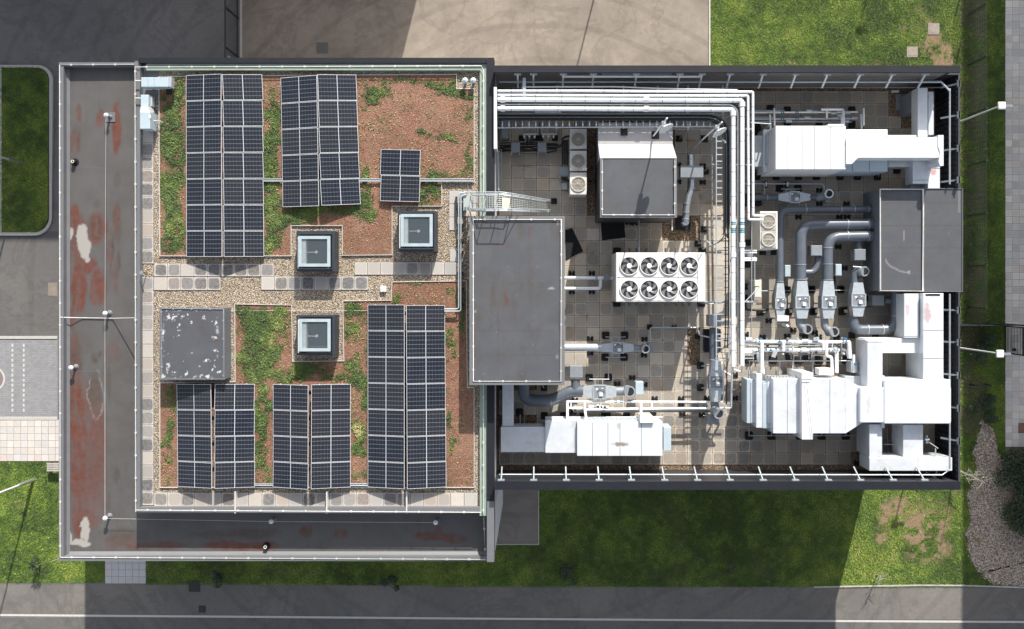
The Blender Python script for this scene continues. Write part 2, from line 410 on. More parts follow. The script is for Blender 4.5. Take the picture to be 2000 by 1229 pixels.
def corr_mat():
    t = NT('screen_louvre'); w = t.N('ShaderNodeTexWave', wave_type='BANDS', bands_direction='Z'); w.inputs['Scale'].default_value = 2.2
    t.L(t.pos(), w.inputs['Vector'])
    col = t.ramp(w.outputs['Color'], [(.4, (.030, .031, .036)), (.6, (.055, .057, .064))]); t.bump(w.outputs['Color'], .6, .03)
    return t.done(col, .5, .2)
M['louvre'] = corr_mat()
M['screen_inner'] = simple('screen_inner', (.20, .19, .185), .5, .2, .1, 1)
def rust_stain_mat(name, base, spots):
    """sheet metal with a few marks of their own shape: spots = (x, y, rx, ry, colour, strength)"""
    t = NT(name); p = t.pos(); s_ = t.N('ShaderNodeSeparateXYZ'); t.L(p, s_.inputs[0])
    n = t.noise(1.5, 5); n2 = t.noise(6, 5, .8)
    col = t.ramp(n, [(.25, sv(base, .95)), (.75, sv(base, 1.05))])
    for x, y, rx, ry, c, st in spots:
        dx = t.math('DIVIDE', t.math('SUBTRACT', s_.outputs[0], x), rx); dy = t.math('DIVIDE', t.math('SUBTRACT', s_.outputs[1], y), ry)
        d = t.math('ADD', t.math('MULTIPLY', dx, dx), t.math('MULTIPLY', dy, dy))
        d = t.math('ADD', d, t.math('MULTIPLY', t.math('SUBTRACT', n2, .5), 3.2))
        col = t.mix(t.math('MULTIPLY', t.ramp(d, [(.2, 1.0), (.9, 0.0)]), st), col, c)
    t.bump(t.noise(2.2, 3, .5), .25, .03)
    return t.done(col, .33, .25)
RED = (.40, .08, .06)
sp = []
for (px, py, z, rx, ry, c, st) in [(1412 + 400, 612, 9.4, .20, .55, RED, .45), (1773, 605, 9.1, .12, .35, (.45, .14, .12), .35), (1823, 335, 8.9, .18, .22, (.55, .10, .07), .6),
        (1212, 868, 9.0, .45, .12, (.22, .16, .10), .85), (1697, 790, 9.5, .12, .5, (.45, .40, .34), .45), (1208, 832, 9.0, .10, .2, (.40, .30, .20), .5),
        (1820, 795, 9.5, .3, .6, (.62, .60, .56), .4)]:
    x, y = W(px, py, z); sp.append((x, y, rx, ry, c, st))
M['duct_marked'] = rust_stain_mat('marked_duct_foil', (.66, .69, .72), sp)

# ------------------------------------------------------------------ painted grid surfaces
def grid_surface(name, mat, x0, x1, y0, y1, z, res, maskfn=None, poly=None, parent=None, attr='stain'):
    nx = max(1, int((x1 - x0) / res)); ny = max(1, int((y1 - y0) / res))
    X, Y = np.meshgrid(np.linspace(x0, x1, nx + 1), np.linspace(y0, y1, ny + 1))
    idx = np.arange((nx + 1) * (ny + 1)).reshape(ny + 1, nx + 1)
    F = np.stack([idx[:-1, :-1], idx[:-1, 1:], idx[1:, 1:], idx[1:, :-1]], -1).reshape(-1, 4)
    if poly is not None:
        cx = X.ravel()[F].mean(1); cy = Y.ravel()[F].mean(1); F = F[inpoly(cx, cy, poly)]
    used, inv = np.unique(F.ravel(), return_inverse=True); F = inv.reshape(-1, 4)
    vx = X.ravel()[used]; vy = Y.ravel()[used]
    off = Vector((0, 0, 0))
    if parent is not None:
        q = parent
        while q is not None: off += q.location; q = q.parent
    me = bpy.data.meshes.new(name); n = len(vx)
    me.vertices.add(n); me.vertices.foreach_set('co', np.stack([vx - off.x, vy - off.y, np.full(n, z - off.z)], -1).ravel())
    me.loops.add(len(F) * 4); me.loops.foreach_set('vertex_index', F.ravel().astype(np.int32))
    me.polygons.add(len(F)); me.polygons.foreach_set('loop_start', np.arange(len(F), dtype=np.int32) * 4)
    me.materials.append(mat); me.update(calc_edges=True); me.validate()
    if maskfn is not None:
        c = np.zeros((n, 4), np.float32); c[:, 3] = 1
        r = maskfn(vx, vy); c[:, :len(r)] = np.stack(r, -1)
        a = me.color_attributes.new(attr, 'FLOAT_COLOR', 'POINT'); a.data.foreach_set('color', c.ravel())
    o = bpy.data.objects.new(name, me); scene.collection.objects.link(o)
    if parent is not None: o.parent = parent
    return o
def ell_mask(x, y, ells, z, edge=.25, warp=.25, wseed=3, ws=.5):
    """ells in photo pixels at height z -> 0..1"""
    wx = x + (fbm(x, y, ws, 4, wseed) - .5) * warp * 2; wy = y + (fbm(x, y, ws, 4, wseed + 11) - .5) * warp * 2
    out = np.zeros_like(x)
    for e in ells:
        px, py, rx, ry = e[:4]; st = e[4] if len(e) > 4 else 1
        cx, cy = W(px, py, z); s = FPX / (HC - z)
        d = np.sqrt(((wx - cx) * s / rx) ** 2 + ((wy - cy) * s / ry) ** 2)
        out = np.maximum(out, np.clip((1 - d) / edge, 0, 1) * st)
    return out

def scatter(name, mat, x, y, z, size, tone, kind='blade', parent=None, h=None, spread=1.0):
    """one mesh of many small leaf faces at x, y"""
    n = len(x); a = rng.random(n) * 2 * np.pi
    dx, dy = np.cos(a), np.sin(a)
    zz = z if isinstance(z, np.ndarray) else np.full(n, z)
    if kind == 'blade':       # triangle blade leaning over
        w = size * .16; hh = size * (.35 + .5 * rng.random(n)); ln = size * (.5 + .5 * rng.random(n)) * spread
        V = np.stack([np.stack([x - dy * w, y + dx * w, zz], -1), np.stack([x + dy * w, y - dx * w, zz], -1), np.stack([x + dx * ln, y + dy * ln, zz + hh], -1)], 1)
        k = 3
    else:                      # rhombic leaf
        w = size * (.25 + .2 * rng.random(n)); ln = size * (.7 + .6 * rng.random(n)); up = (rng.random(n) - .25) * size * .9
        hh = h if h is not None else np.zeros(n)
        b = zz + hh; sd_ = (rng.random(n) - .5) * size * .6
        V = np.stack([np.stack([x, y, b], -1), np.stack([x + dx * ln * .5 - dy * w, y + dy * ln * .5 + dx * w, b + up * .5 + sd_], -1),
                      np.stack([x + dx * ln, y + dy * ln, b + up], -1), np.stack([x + dx * ln * .5 + dy * w, y + dy * ln * .5 - dx * w, b + up * .5 - sd_], -1)], 1)
        k = 4
    if parent is not None:
        off = Vector((0, 0, 0)); q = parent
        while q is not None: off += q.location; q = q.parent
        V = V - np.array([off.x, off.y, off.z])
    me = bpy.data.meshes.new(name); me.vertices.add(n * k); me.vertices.foreach_set('co', V.astype(np.float32).ravel())
    me.loops.add(n * k); me.loops.foreach_set('vertex_index', np.arange(n * k, dtype=np.int32))
    me.polygons.add(n); me.polygons.foreach_set('loop_start', np.arange(n, dtype=np.int32) * k)
    me.materials.append(mat); me.update(calc_edges=True)
    c = np.zeros((n, k, 4), np.float32); c[:, :, 0] = np.clip(tone, 0, 1)[:, None]; c[:, :, 3] = 1
    at = me.color_attributes.new('tone', 'FLOAT_COLOR', 'POINT'); at.data.foreach_set('color', c.ravel())
    o = bpy.data.objects.new(name, me); scene.collection.objects.link(o)
    if parent is not None: o.parent = parent
    return o

def slab_field(name, mat, cells, z, thick=.04, parent=None, tonefn=None, gap=.006):
    """cells: list of world rects (x0,x1,y0,y1): one mesh of laid slabs"""
    V = []; F = []; UV = []; C = []
    off = Vector((0, 0, 0))
    if parent is not None:
        q = parent
        while q is not None: off += q.location; q = q.parent
    for (x0, x1, y0, y1) in cells:
        x0, x1 = min(x0, x1) + gap, max(x0, x1) - gap; y0, y1 = min(y0, y1) + gap, max(y0, y1) - gap
        n = len(V); dz = random.uniform(-.003, .003); zt = z + dz
        V += [(x0, y0, z - thick), (x1, y0, z - thick), (x1, y1, z - thick), (x0, y1, z - thick), (x0, y0, zt), (x1, y0, zt), (x1, y1, zt), (x0, y1, zt)]
        tn = tonefn((x0 + x1) / 2, (y0 + y1) / 2) if tonefn else (random.uniform(.88, 1.05), random.uniform(0, .4), 0)
        for f, uv in (((4, 5, 6, 7), ((0, 0), (1, 0), (1, 1), (0, 1))),) + tuple((q, ((0, 0),) * 4) for q in ((0, 1, 5, 4), (1, 2, 6, 5), (2, 3, 7, 6), (3, 0, 4, 7))):
            F.append(tuple(n + i for i in f)); UV += list(uv); C += [(tn[0], tn[1], random.random(), 1)] * 4
    V = [(a - off.x, b - off.y, c - off.z) for a, b, c in V]
    me = bpy.data.meshes.new(name); me.from_pydata(V, [], F); me.materials.append(mat)
    u = me.uv_layers.new(name='UVMap'); u.data.foreach_set('uv', np.array(UV, np.float32).ravel())
    a = me.color_attributes.new('tone', 'FLOAT_COLOR', 'CORNER'); a.data.foreach_set('color', np.array(C, np.float32).ravel())
    o = bpy.data.objects.new(name, me); scene.collection.objects.link(o)
    if parent is not None: o.parent = parent
    return o
def cells_px(px0, py0, px1, py1, z, nx, ny):
    x0, y0 = W(px0, py0, z); x1, y1 = W(px1, py1, z)
    return [(x0 + (x1 - x0) * i / nx, x0 + (x1 - x0) * (i + 1) / nx, y0 + (y1 - y0) * j / ny, y0 + (y1 - y0) * (j + 1) / ny) for i in range(nx) for j in range(ny)]
# ------------------------------------------------------------------ the ground
def sheet(name, mat, pxs, z, thick=None):
    mb = MB()
    if thick: mb.pprism(pxs, z, z - thick)
    else:
        pts = [W(a, b, z) for a, b in pxs]; mb.add([(p[0], p[1], z) for p in pts], [tuple(range(len(pts)))])
    o = mb.build(name, mat); 
    return structure(o)
g = MB(); g.add([(-400, -400, 0), (400, -400, 0), (400, 400, 0), (-400, 400, 0)], [(0, 1, 2, 3)]); structure(g.build('ground', M['asphalt_blue']))
sheet('service_yard', M['asphalt_warm'], [(467, -700), (1384, -700), (1384, 400), (467, 400)], .008)
sheet('car_park', M['asphalt_lane'], [(-900, 452), (400, 452), (400, 661), (-900, 661)], .006)
sheet('road', M['asphalt_road'], [(-2500, 1138), (60, 1138), (600, 1142), (1300, 1147), (3500, 1147), (3500, 1212), (-2500, 1204)], .006)
sheet('road_lane', M['asphalt_lane'], [(-2500, 1203), (3500, 1212), (3500, 3000), (-2500, 3000)], .009)
sheet('road_edge_line', M['line_white'], [(-2500, 1199), (0, 1199.5), (500, 1203), (1000, 1207), (1600, 1211), (2000, 1213), (3500, 1215), (3500, 1219), (2000, 1217), (1600, 1215), (1000, 1211), (500, 1207), (0, 1203.5), (-2500, 1203)], .016)
sheet('tarmac_patch', M['asphalt_lane'], [(618, 83), (641, 83), (641, 105), (618, 105)], .013)
sheet('tarmac_patch', M['asphalt_warm'], [(94, 552), (112, 552), (112, 578), (94, 578)], .013)

def bare_ne(x, y):
    e = [(1812, 75, 45, 50, 1.0), (1835, 108, 40, 48, 1.3), (1450, 122, 25, 12, .6), (1765, 50, 14, 12, .6), (1420, 78, 14, 10, .5), (1415, 48, 12, 7, .5), (1700, 112, 12, 10, .6), (1750, 62, 12, 6, .5), (1800, 20, 16, 20, .5), (1545, 118, 14, 6, .5), (1620, 110, 8, 8, .4)]
    s_ = ell_mask(x, y, e, 0, .6, .9, 5, .9)
    px = x * 34.78 + NX
    soil = np.clip((px - 1866) / 10, 0, 1) * np.clip((1932 - px) / 10, 0, 1) * (fbm(x, y, .8, 4, 8) > .42)
    return [np.clip(s_ * (fbm(x, y, .35, 3, 2) > .42) * 1.0, 0, 1), soil * .85]
def wx(px): return (px - NX) / 34.78
def wy(py): return -(py - NY) / 34.78
MPOLY = [(1918, 822), (1942, 842), (1947, 880), (1968, 925), (1990, 960), (2010, 1010), (2060, 1060), (2060, 1148), (1990, 1146), (1935, 1139), (1908, 1118), (1892, 1085), (1884, 1048), (1895, 1010), (1887, 965), (1905, 930), (1900, 880), (1908, 850)]
def lawn(name, px0, py0, px1, py1, maskfn, poly=None, res=.12, z=.02, dens=700, blade=.09, parent=None):
    poly_w = [(wx(a), wy(b)) for a, b in poly] if poly else None
    x0, x1, y0, y1 = wx(px0), wx(px1), wy(py1), wy(py0)
    o = structure(grid_surface(name, M['lawn'], x0, x1, y0, y1, z, res, maskfn, poly_w))
    # grass only where the photograph can see it
    a0, a1, b0, b1 = max(x0, wx(-60)), min(x1, wx(2060)), max(y0, wy(1290)), min(y1, wy(-60))
    n = int((a1 - a0) * (b1 - b0) * dens)
    gx = a0 + rng.random(n) * (a1 - a0); gy = b0 + rng.random(n) * (b1 - b0)
    keep = np.ones(n, bool)
    if poly_w: keep &= inpoly(gx, gy, poly_w)
    for (h0, k0, h1, k1) in HIDE: keep &= ~((gx > wx(h0)) & (gx < wx(h1)) & (gy > wy(k1)) & (gy < wy(k0)))
    mk = maskfn(gx, gy); bare = np.clip(mk[0] + mk[1], 0, 1); keep &= rng.random(n) > bare * .93; keep &= ~inpoly(gx, gy, [(wx(a_), wy(b_)) for a_, b_ in MPOLY])
    gx, gy = gx[keep], gy[keep]
    tone = .33 + (fbm(gx, gy, 3.2, 4, 20) - .5) * .8 + (fbm(gx, gy, 1.0, 4, 21) - .5) * .9 + (fbm(gx, gy, .3, 3, 22) - .5) * .7 + (rng.random(len(gx)) - .5) * .35
    tone = np.clip(tone + (rng.random(len(gx)) > .975) * .6, 0, 1)
    clump = .6 + 1.1 * np.clip(fbm(gx, gy, .28, 2, 23), 0, 1)
    b = scatter('grass', M['blades'], gx, gy, z, blade, tone, 'blade', spread=1.1)
    me = b.data
    return o, b
HIDE = [(330, 180, 1660, 900), (950, 880, 1054, 1065), (204, 1050, 286, 1141), (1811, 45, 1835, 69), (1769, 91, 1793, 113)]
def none2(x, y): return [x * 0, y * 0]
_, gb = lawn('lawn', 1387, -300, 1962, 900, bare_ne, poly=[(1387, -300), (1962, -300), (1962, 900), (1800, 900), (1640, 500), (1640, 300), (1387, 300)], dens=900)
stuff(gb, 'rough green grass with bare patches north and east of the building', 'grass')
def bare_s(x, y):
    e = [(1745, 1003, 46, 38, 1.3), (1725, 1045, 28, 18, 1), (1812, 1040, 56, 78, 1.5), (1790, 1085, 35, 20, .9), (1735, 1060, 10, 10, .6), (1830, 1100, 18, 20, .7), (1870, 965, 16, 20, .6), (1915, 950, 22, 60, .6), (1712, 1030, 12, 8, .5)]
    a = ell_mask(x, y, e, 0, .6, .7, 6, .7) * (fbm(x, y, .35, 3, 2) > .42)
    brown = (fbm(x, y, 1.6, 4, 31) > .60) * .35 * (x < wx(1650))
    return [np.clip(a, 0, 1), brown]
_, gb = lawn('lawn', 284, 850, 1962, 1146, bare_s, poly=[(284, 850), (1962, 850), (1962, 1146), (1600, 1147), (1200, 1146), (700, 1143), (284, 1140)], dens=900)
stuff(gb, 'green grass strip south of the building, mostly in its shade', 'grass')
_, gb = lawn('lawn', -1200, 902, 206, 1138, lambda x, y: [ell_mask(x, y, [(40, 985, 35, 12, .6), (60, 1000, 14, 10, .5), (20, 930, 25, 8, .4)], 0, .8, .5, 4, .5) * (fbm(x, y, .3, 3, 2) > .42), x * 0], dens=1100)
stuff(gb, 'sunlit green grass beside the pale paved square at lower left', 'grass')
# island
def arc(cx, cy, r, a0, a1, n=10): return [(cx + r * math.cos(R(a0 + (a1 - a0) * i / n)), cy - r * math.sin(R(a0 + (a1 - a0) * i / n))) for i in range(n + 1)]
isl_o = [(-2, 127)] + [(60, 127)] + arc(73, 157, 30, 80, 0) + arc(66, 425, 35, 0, -85) + [(20, 460), (-2, 460)]
isl_i = [(3, 132)] + [(60, 132)] + arc(72, 156, 24, 80, 0) + arc(66, 424, 30, 0, -85) + [(20, 454), (3, 454)]
def ring_sheet(mb, outer, inner, zt, zb):
    n = len(outer); a = [P(x, y, zt) for x, y in outer]; b = [P(x, y, zt) for x, y in inner]
    for i in range(n):
        j = (i + 1) % n
        q = [a[i], a[j], b[j], b[i]]; lo = [Vector((p.x, p.y, zb)) for p in q]
        mb.add(q + lo, [(0, 1, 2, 3), (0, 4, 5, 1), (2, 6, 7, 3)])
mb = MB(); ring_sheet(mb, isl_o, isl_i, .12, 0); structure(mb.build('island_kerb', M['kerb']))
_, gb = lawn('island_lawn', -6, 132, 97, 455, lambda x, y: [ell_mask(x, y, [(40, 185, 16, 4, .5), (40, 255, 16, 4, .5), (25, 378, 20, 6, .6), (38, 380, 12, 5, .5)], 0, .8, .25, 4, .3), x * 0], poly=isl_i, dens=900, z=.10, res=.08)
stuff(gb, 'shaded green grass on the kerbed island in the car park', 'grass')
mb = MB(); mb.box(wx(-600), wx(-2.5), wy(453), wy(127), 0, .10); structure(mb.build('footpath', M['block_brown']))

# pavings
def tone_r(lo, hi, s0, s1): return lambda x, y: (random.uniform(lo, hi), random.uniform(s0, s1), 0)
def gslab(name, mat, px0, py0, px1, py1, z, pitch, tf):
    nx = max(1, round((px1 - px0) / pitch)); ny = max(1, round((py1 - py0) / pitch))
    return structure(slab_field(name, mat, cells_px(px0, py0, px1, py1, z, nx, ny), z, .05, tonefn=tf, gap=.004))
gslab('paved_square', M['slab_ground'], -270, 820, 270, 901, .03, 13.5, tone_r(.85, 1.0, 0, .25))
gslab('pavement', M['slab_grey'], 1963.5, -340, 2330, 873, .03, 13.6, tone_r(.78, 1.0, 0, .5))
gslab('path', M['slab_drive'], 205, 1060, 285, 1140, .03, 13.3, tone_r(.9, 1.0, 0, .35))
mb = MB(); mb.box(wx(-300), wx(113), wy(662), wy(656.5), 0, .06); mb.box(wx(-300), wx(113), wy(820), wy(814), 0, .05); structure(mb.build('kerb', M['kerb']))
def block_paving():
    t = NT('block_paving'); b = t.N('ShaderNodeTexBrick'); b.inputs['Scale'].default_value = 1; b.inputs['Brick Width'].default_value = .2; b.inputs['Row Height'].default_value = .1
    b.inputs['Mortar Size'].default_value = .006; b.inputs['Color1'].default_value = (.30, .30, .31, 1); b.inputs['Color2'].default_value = (.235, .235, .245, 1); b.inputs['Mortar'].default_value = (.13, .13, .13, 1)
    t.L(t.pos(), b.inputs['Vector']); n = t.noise(.7, 5); col = t.mix(t.math('MULTIPLY', n, .4), b.outputs['Color'], (.20, .195, .19)); t.bump(b.outputs['Fac'], .3, .01)
    return t.done(col, .85)
M['block_grey'] = block_paving()
mb = MB(); mb.box(wx(-300), wx(113), wy(814), wy(662), 0, .02); structure(mb.build('block_paving', M['block_grey']))
mb = MB()
for xx in (25, 47):
    k = 0; yy = 671.5
    while yy < 808: mb.box(wx(xx - 1.9), wx(xx + 1.7), wy(yy + 5.8), wy(yy), .024, .026); yy += 9.75
tag(mb.build('parking_bay_marking', M['line_white']), None, None, kind='structure')
mb = MB(); cx, cy = wx(-14), wy(740); mb.ring(cx, cy, .0241, .0262, m_(21, 0), m_(24.5, 0), 48); structure(mb.build('painted_circle', M['line_white']))
mb = MB(); mb.cyl(cx, cy, .0237, .0255, m_(20.5, 0), seg=40, smooth=False); structure(mb.build('painted_circle_centre', simple('painted_grey_red', (.22, .17, .17), .8)))
mb = MB(); mb.box(wx(940), wx(1051), wy(1062), wy(900), 0, .028); structure(mb.build('brick_pavement', M['block_brown']))
mb = MB(); mb.box(wx(1051), wx(1053), wy(1064), wy(900), 0, .045); mb.box(wx(960), wx(1051), wy(1064), wy(1062), 0, .045); structure(mb.build('pavement_kerb', M['kerb']))
mb = MB(); mb.box(wx(1384), wx(1387), wy(300), wy(-600), 0, .07); structure(mb.build('yard_kerb', M['kerb']))
mb = MB(); pts = [(1590, 1147.2), (1700, 1145), (1800, 1143.6), (1880, 1144), (1950, 1146), (2100, 1152)]
for (a, b), (c, d) in zip(pts[:-1], pts[1:]):
    mb.pprism([(a, b - 1.3), (c, d - 1.3), (c, d + 1.3), (a, b + 1.3)], .06, 0)
structure(mb.build('road_kerb', M['kerb']))
# bark mulch bed
mpoly = MPOLY
pw = [(wx(a), wy(b)) for a, b in mpoly]
bed = MB()
jit = []
for i in range(len(pw)):
    a, b = pw[i], pw[(i + 1) % len(pw)]
    for k in range(6):
        t = k / 6; q = (a[0] + (b[0] - a[0]) * t + random.uniform(-.16, .16), a[1] + (b[1] - a[1]) * t + random.uniform(-.16, .16)); jit.append(q)
bed.add([(p[0], p[1], .034) for p in jit], [tuple(range(len(jit)))]); structure(bed.build('mulch_bed', M['mulch']))
bed = MB(); q = [(1975, 873), (2100, 873), (2100, 905), (2000, 900), (1960, 893)]; bed.add([(wx(a), wy(b), .031) for a, b in q], [(0, 1, 2, 3, 4)]); structure(bed.build('soil', simple('soil', (.12, .08, .06), .95, 0, .3, 6, bump=.5)))
# chips lying in the bed and tufts of grass in it
n = 9000; gx = wx(1880) + rng.random(n) * 6; gy = wy(1150) + rng.random(n) * 9.5; k = inpoly(gx, gy, pw); gx, gy = gx[k], gy[k]
chip = NT('wood_chip'); a_ = chip.sep(chip.attr('tone')); chipm = chip.done(chip.ramp(a_[0], [(0, (.20, .14, .10)), (.5, (.48, .39, .32)), (1, (.74, .65, .56))]), .9)
stuff(scatter('wood_chips', chipm, gx, gy, .036, .085, rng.random(len(gx)), 'leaf', h=np.full(len(gx), .012)), 'pinkish brown wood chips covering the planting bed', 'wood chips')

# small ground objects
def cover(px, py, w, label, mat, nm='manhole_cover', cat='manhole cover', z=.03):
    t = thing(nm, label, cat, px, py, 0)
    mb = MB(); h = m_(w / 2, 0); x, y = wx(px), wy(py); mb.box(x - h, x + h, y - h, y + h, 0, z + .02); mb.build('slab', mat, t)
    mb = MB(); q = h * .72
    mb.box(x - q, x + q, y - q, y + q, z + .021, z + .03); mb.build('lid', mat, t)
cover(1823, 57, 22, 'square concrete cover in the grass near the top right corner, higher of the two', M['concrete_cover'])
cover(1781, 102, 21, 'square concrete cover in the grass just above the roof edge, lower of the two', M['concrete_cover'])
cover(380, 1145, 21, 'dark iron cover where the south grass meets the road', M['iron'])
cover(395, 1190, 13, 'small dark gully grate in the road below the south grass', M['iron'], 'gully_grate', 'drain grate', .012)
cover(1998, 836, 20, 'reddish brown square cover set in the pale pavement at right edge', M['brick'])

# lamp posts: base in the grass, column leans out only by perspective
def lamp(px, py, label, head=None, h=6.0, foot=True):
    t = thing('lamp_post', label, 'lamp post', px, py, 0, 'lamp posts around the building')
    x, y = wx(px), wy(py)
    mb = MB(); mb.cyl(x, y, 0, 1.3, .095, .09, 16); mb.cyl(x, y, 1.3, 1.4, .09, .05, 16); mb.build('base_section', M['galv'], t)
    mb = MB(); mb.cyl(x, y, 1.4, h - .02, .05, .038, 14); mb.build('column', M['white_paint'], t)
    mb = MB(); mb.box(x - .18, x + .20, y - .20, y + .18, h - .04, h + .10)
    o = mb.build('lamp_head', M['white_paint'], t); bv = o.modifiers.new('bevel', 'BEVEL'); bv.width = .06; bv.segments = 3
    mb = MB(); mb.box(x + .18, x + .55, y - .07, y + .05, h - .02, h + .05); mb.build('bracket', M['box_grey'], t)
    return t
lamp(46, 318, 'tall white lamp post rooted in the kerbed grass island')
lamp(66, 937, 'tall white lamp post in the sunny grass at lower left')
lamp(1837, 253, 'white lamp post beyond the east screen, upper of the two on the right')
lamp(1834, 674, 'white lamp post beyond the east screen, beside the open gate')
lamp(1187, -110, 'white lamp post beyond the top edge of photo, casting a line on the yard')
lamp(1764, -290, 'white lamp post beyond the top edge of photo, its shadow on the lawn')

# fences
def fence_line(label, xb, ys, h, name='mesh_fence', mat=None, wires=12, r=.012, posts=.03, bars=0):
    t = thing(name, label, 'fence', xb, ys[0], 0); mat = mat or M['fence_green']
    x = wx(xb)
    for yy in ys:
        mb = MB(); mb.box(x - posts, x + posts, wy(yy) - posts, wy(yy) + posts, 0, h + .02); mb.build('post', mat, t)
    mb = MB()
    for k in range(wires):
        z = .08 + (h - .1) * k / (wires - 1); mb.box(x - r / 2, x + r / 2, wy(ys[-1]), wy(ys[0]), z, z + r)
    n = int((wy(ys[0]) - wy(ys[-1])) / .3)
    for k in range(n): mb.box(x - .004, x + .004, wy(ys[0]) - .3 * k - .004, wy(ys[0]) - .3 * k + .004, .05, h)
    mb.build('mesh_panel', mat, t)
    return t
fence_line('thin dark mesh fence along the shaded strip right of the building', 1890, [-68, 30, 128, 226, 324, 422, 520, 600], 1.95, mat=simple('mesh_fence_paint', (.06, .075, .06), .5, .2))
t = thing('garden_fence', 'dark slatted fence panel running out from behind the building to the open gate', 'fence', 1885, 632, 0)
mb = MB()
for k in range(14): mb.box(wx(1835), wx(1962), wy(633) - .02, wy(633) + .02, .1 + k * .13, .16 + k * .13)
mb.build('slat_panel', M['fence_green'], t)
for xx in (1840, 1880, 1920, 1960):
    mb = MB(); mb.box(wx(xx) - .04, wx(xx) + .04, wy(633) - .04, wy(633) + .04, 0, 1.95); mb.build('post', M['fence_green'], t)
t = thing('gate', 'open dark barred gate leaf standing over the pavement at right', 'gate', 1961, 636, 0)
x = wx(1961)
mb = MB(); mb.box(x - .03, x + .03, wy(690), wy(636), 1.82, 1.90); mb.box(x - .03, x + .03, wy(690), wy(636), .1, .17); mb.box(x - .03, x + .03, wy(690), wy(688), .1, 1.9); mb.box(x - .03, x + .03, wy(638), wy(636), 0, 1.95); mb.build('gate_frame', M['fence_green'], t)
mb = MB()
for k in range(11): mb.box(x - .012, x + .012, wy(688), wy(638), .3 + k * .14, .33 + k * .14)
mb.build('bars', M['fence_green'], t)
mb = MB(); mb.box(x - .06, x + .06, wy(683), wy(678), .9, 1.1); mb.build('lock_box', M['iron'], t)
t = thing('post_and_rail', 'short dark post lying low fence stub in the shaded shrubs at right', 'fence', 1895, 744, 0)
mb = MB(); mb.box(wx(1892), wx(1926) , wy(751) - .03, wy(751) + .03, .45, .52); mb.build('rail', M['fence_green'], t)
for xx in (1894, 1924): mb = MB(); mb.box(wx(xx) - .04, wx(xx) + .04, wy(751) - .04, wy(751) + .04, 0, .6); mb.build('post', M['fence_green'], t)
t = thing('yard_fence', 'black barred fence panel crossing the yard above the green roof', 'fence', 466, 20, 0)
x = wx(465.5)
for yy in (-60, 37, 112, 190):
    mb = MB(); mb.box(x - .04, x + .04, wy(yy) - .04, wy(yy) + .04, 0, 2.0); mb.build('post', M['iron'], t)
for z in (.1, 1.93):
    mb = MB(); mb.box(x - .03, x + .03, wy(200), wy(-200), z, z + .06); mb.build('rail', M['iron'], t)
mb = MB()
for k in range(14): mb.box(x - .006, x + .006, wy(200), wy(-200), .16 + k * .13, .172 + k * .13)
mb.build('bars', M['iron'], t)
mb = MB(); mb.box(x + .10, x + .22, wy(200), wy(-200), 0, .03); structure(mb.build('fence_kerb', M['kerb']))
t = thing('bollard', 'short white bollard at the foot of the black yard fence', 'bollard', 447, 111, 0)
mb = MB(); mb.cyl(wx(459), wy(120), 0, .95, .05, .05); mb.cyl(wx(459), wy(120), .95, 1.0, .05, .03); mb.build('tube', M['white_paint'], t)
t = thing('bench', 'pale slatted bench against the west wall beside the paved square', 'bench', 112, 909, 0)
mb = MB()
for k in range(4): mb.box(wx(101), wx(130), wy(917 - k * 4.2), wy(914 - k * 4.2), .42, .46)
mb.build('seat', M['timber'], t)
for xx in (104, 124): mb = MB(); mb.box(wx(xx) - .04, wx(xx) + .04, wy(916), wy(902), 0, .419); mb.build('leg', M['iron'], t)
t = thing('wall_light_arm', 'thin pale pole leaning out at the south west corner of the roof', 'pole', 112, 1092, 0)
mb = MB(); mb.tube([P(122, 1088, 7.0), P(101, 1097, 6.6)], .02, 6); mb.build('pole', M['bark_pale'], t)

# shrubs and saplings
def shrub(px, py, rad, h, label, name='shrub', cat='shrub', mat='leaf_dark', n=900, lobes=6, size=.10, seed=1, group=None):
    r = np.random.default_rng(seed); t = thing(name, label, cat, px, py, 0, group)
    x0, y0 = wx(px), wy(py)
    L = [(x0 + r.normal() * rad * .45, y0 + r.normal() * rad * .45, h * (.45 + .4 * r.random()), rad * (.35 + .35 * r.random())) for _ in range(lobes)]
    mb = MB()
    for (a, b, c, d) in L: mb.tube([(x0, y0, 0), ((x0 + a) / 2, (y0 + b) / 2, c * .5), (a, b, c)], [.03, .02, .008], 5)
    mb.build('branches', M['bark'], t)
    X = []; Y = []; Z = []
    for (a, b, c, d) in L:
        k = n // lobes; v = r.normal(size=(k, 3)); v /= np.linalg.norm(v, axis=1)[:, None]; rr = d * (.55 + .5 * r.random(k))[:, None]; v = v * rr
        X.append(a + v[:, 0]); Y.append(b + v[:, 1]); Z.append(np.maximum(.05, c + v[:, 2] * .7))
    X, Y, Z = map(np.concatenate, (X, Y, Z))
    tone = .25 + r.random(len(X)) * .5 + (fbm(X, Y, .4, 2, seed) - .5) * .8
    scatter('crown', M[mat], X, Y, Z, size, tone, 'leaf', parent=t)
shrub(1978, 905, 1.0, 1.1, 'dark evergreen shrub just below the end of the right hand pavement', seed=2, n=3600, lobes=9)
shrub(1992, 955, 1.2, 1.3, 'dark yellow flecked shrub at the right edge, middle of the row', seed=3, n=4200, lobes=10)
shrub(1998, 1015, 1.1, 1.2, 'large dark green shrub at the right edge beside the mulch bed', seed=4, n=4200, lobes=10)
shrub(1990, 1080, .5, .5, 'low dark shrub at the lower end of the row along the right edge', seed=5, n=900, lobes=5) if False else None
shrub(1905, 690, .55, .8, 'wispy green shrub beyond the east screen near the lamp post', seed=6, n=900, size=.08)
shrub(1925, 660, .5, .8, 'low leafy shrub close to the open gate', seed=7, n=800, size=.08)
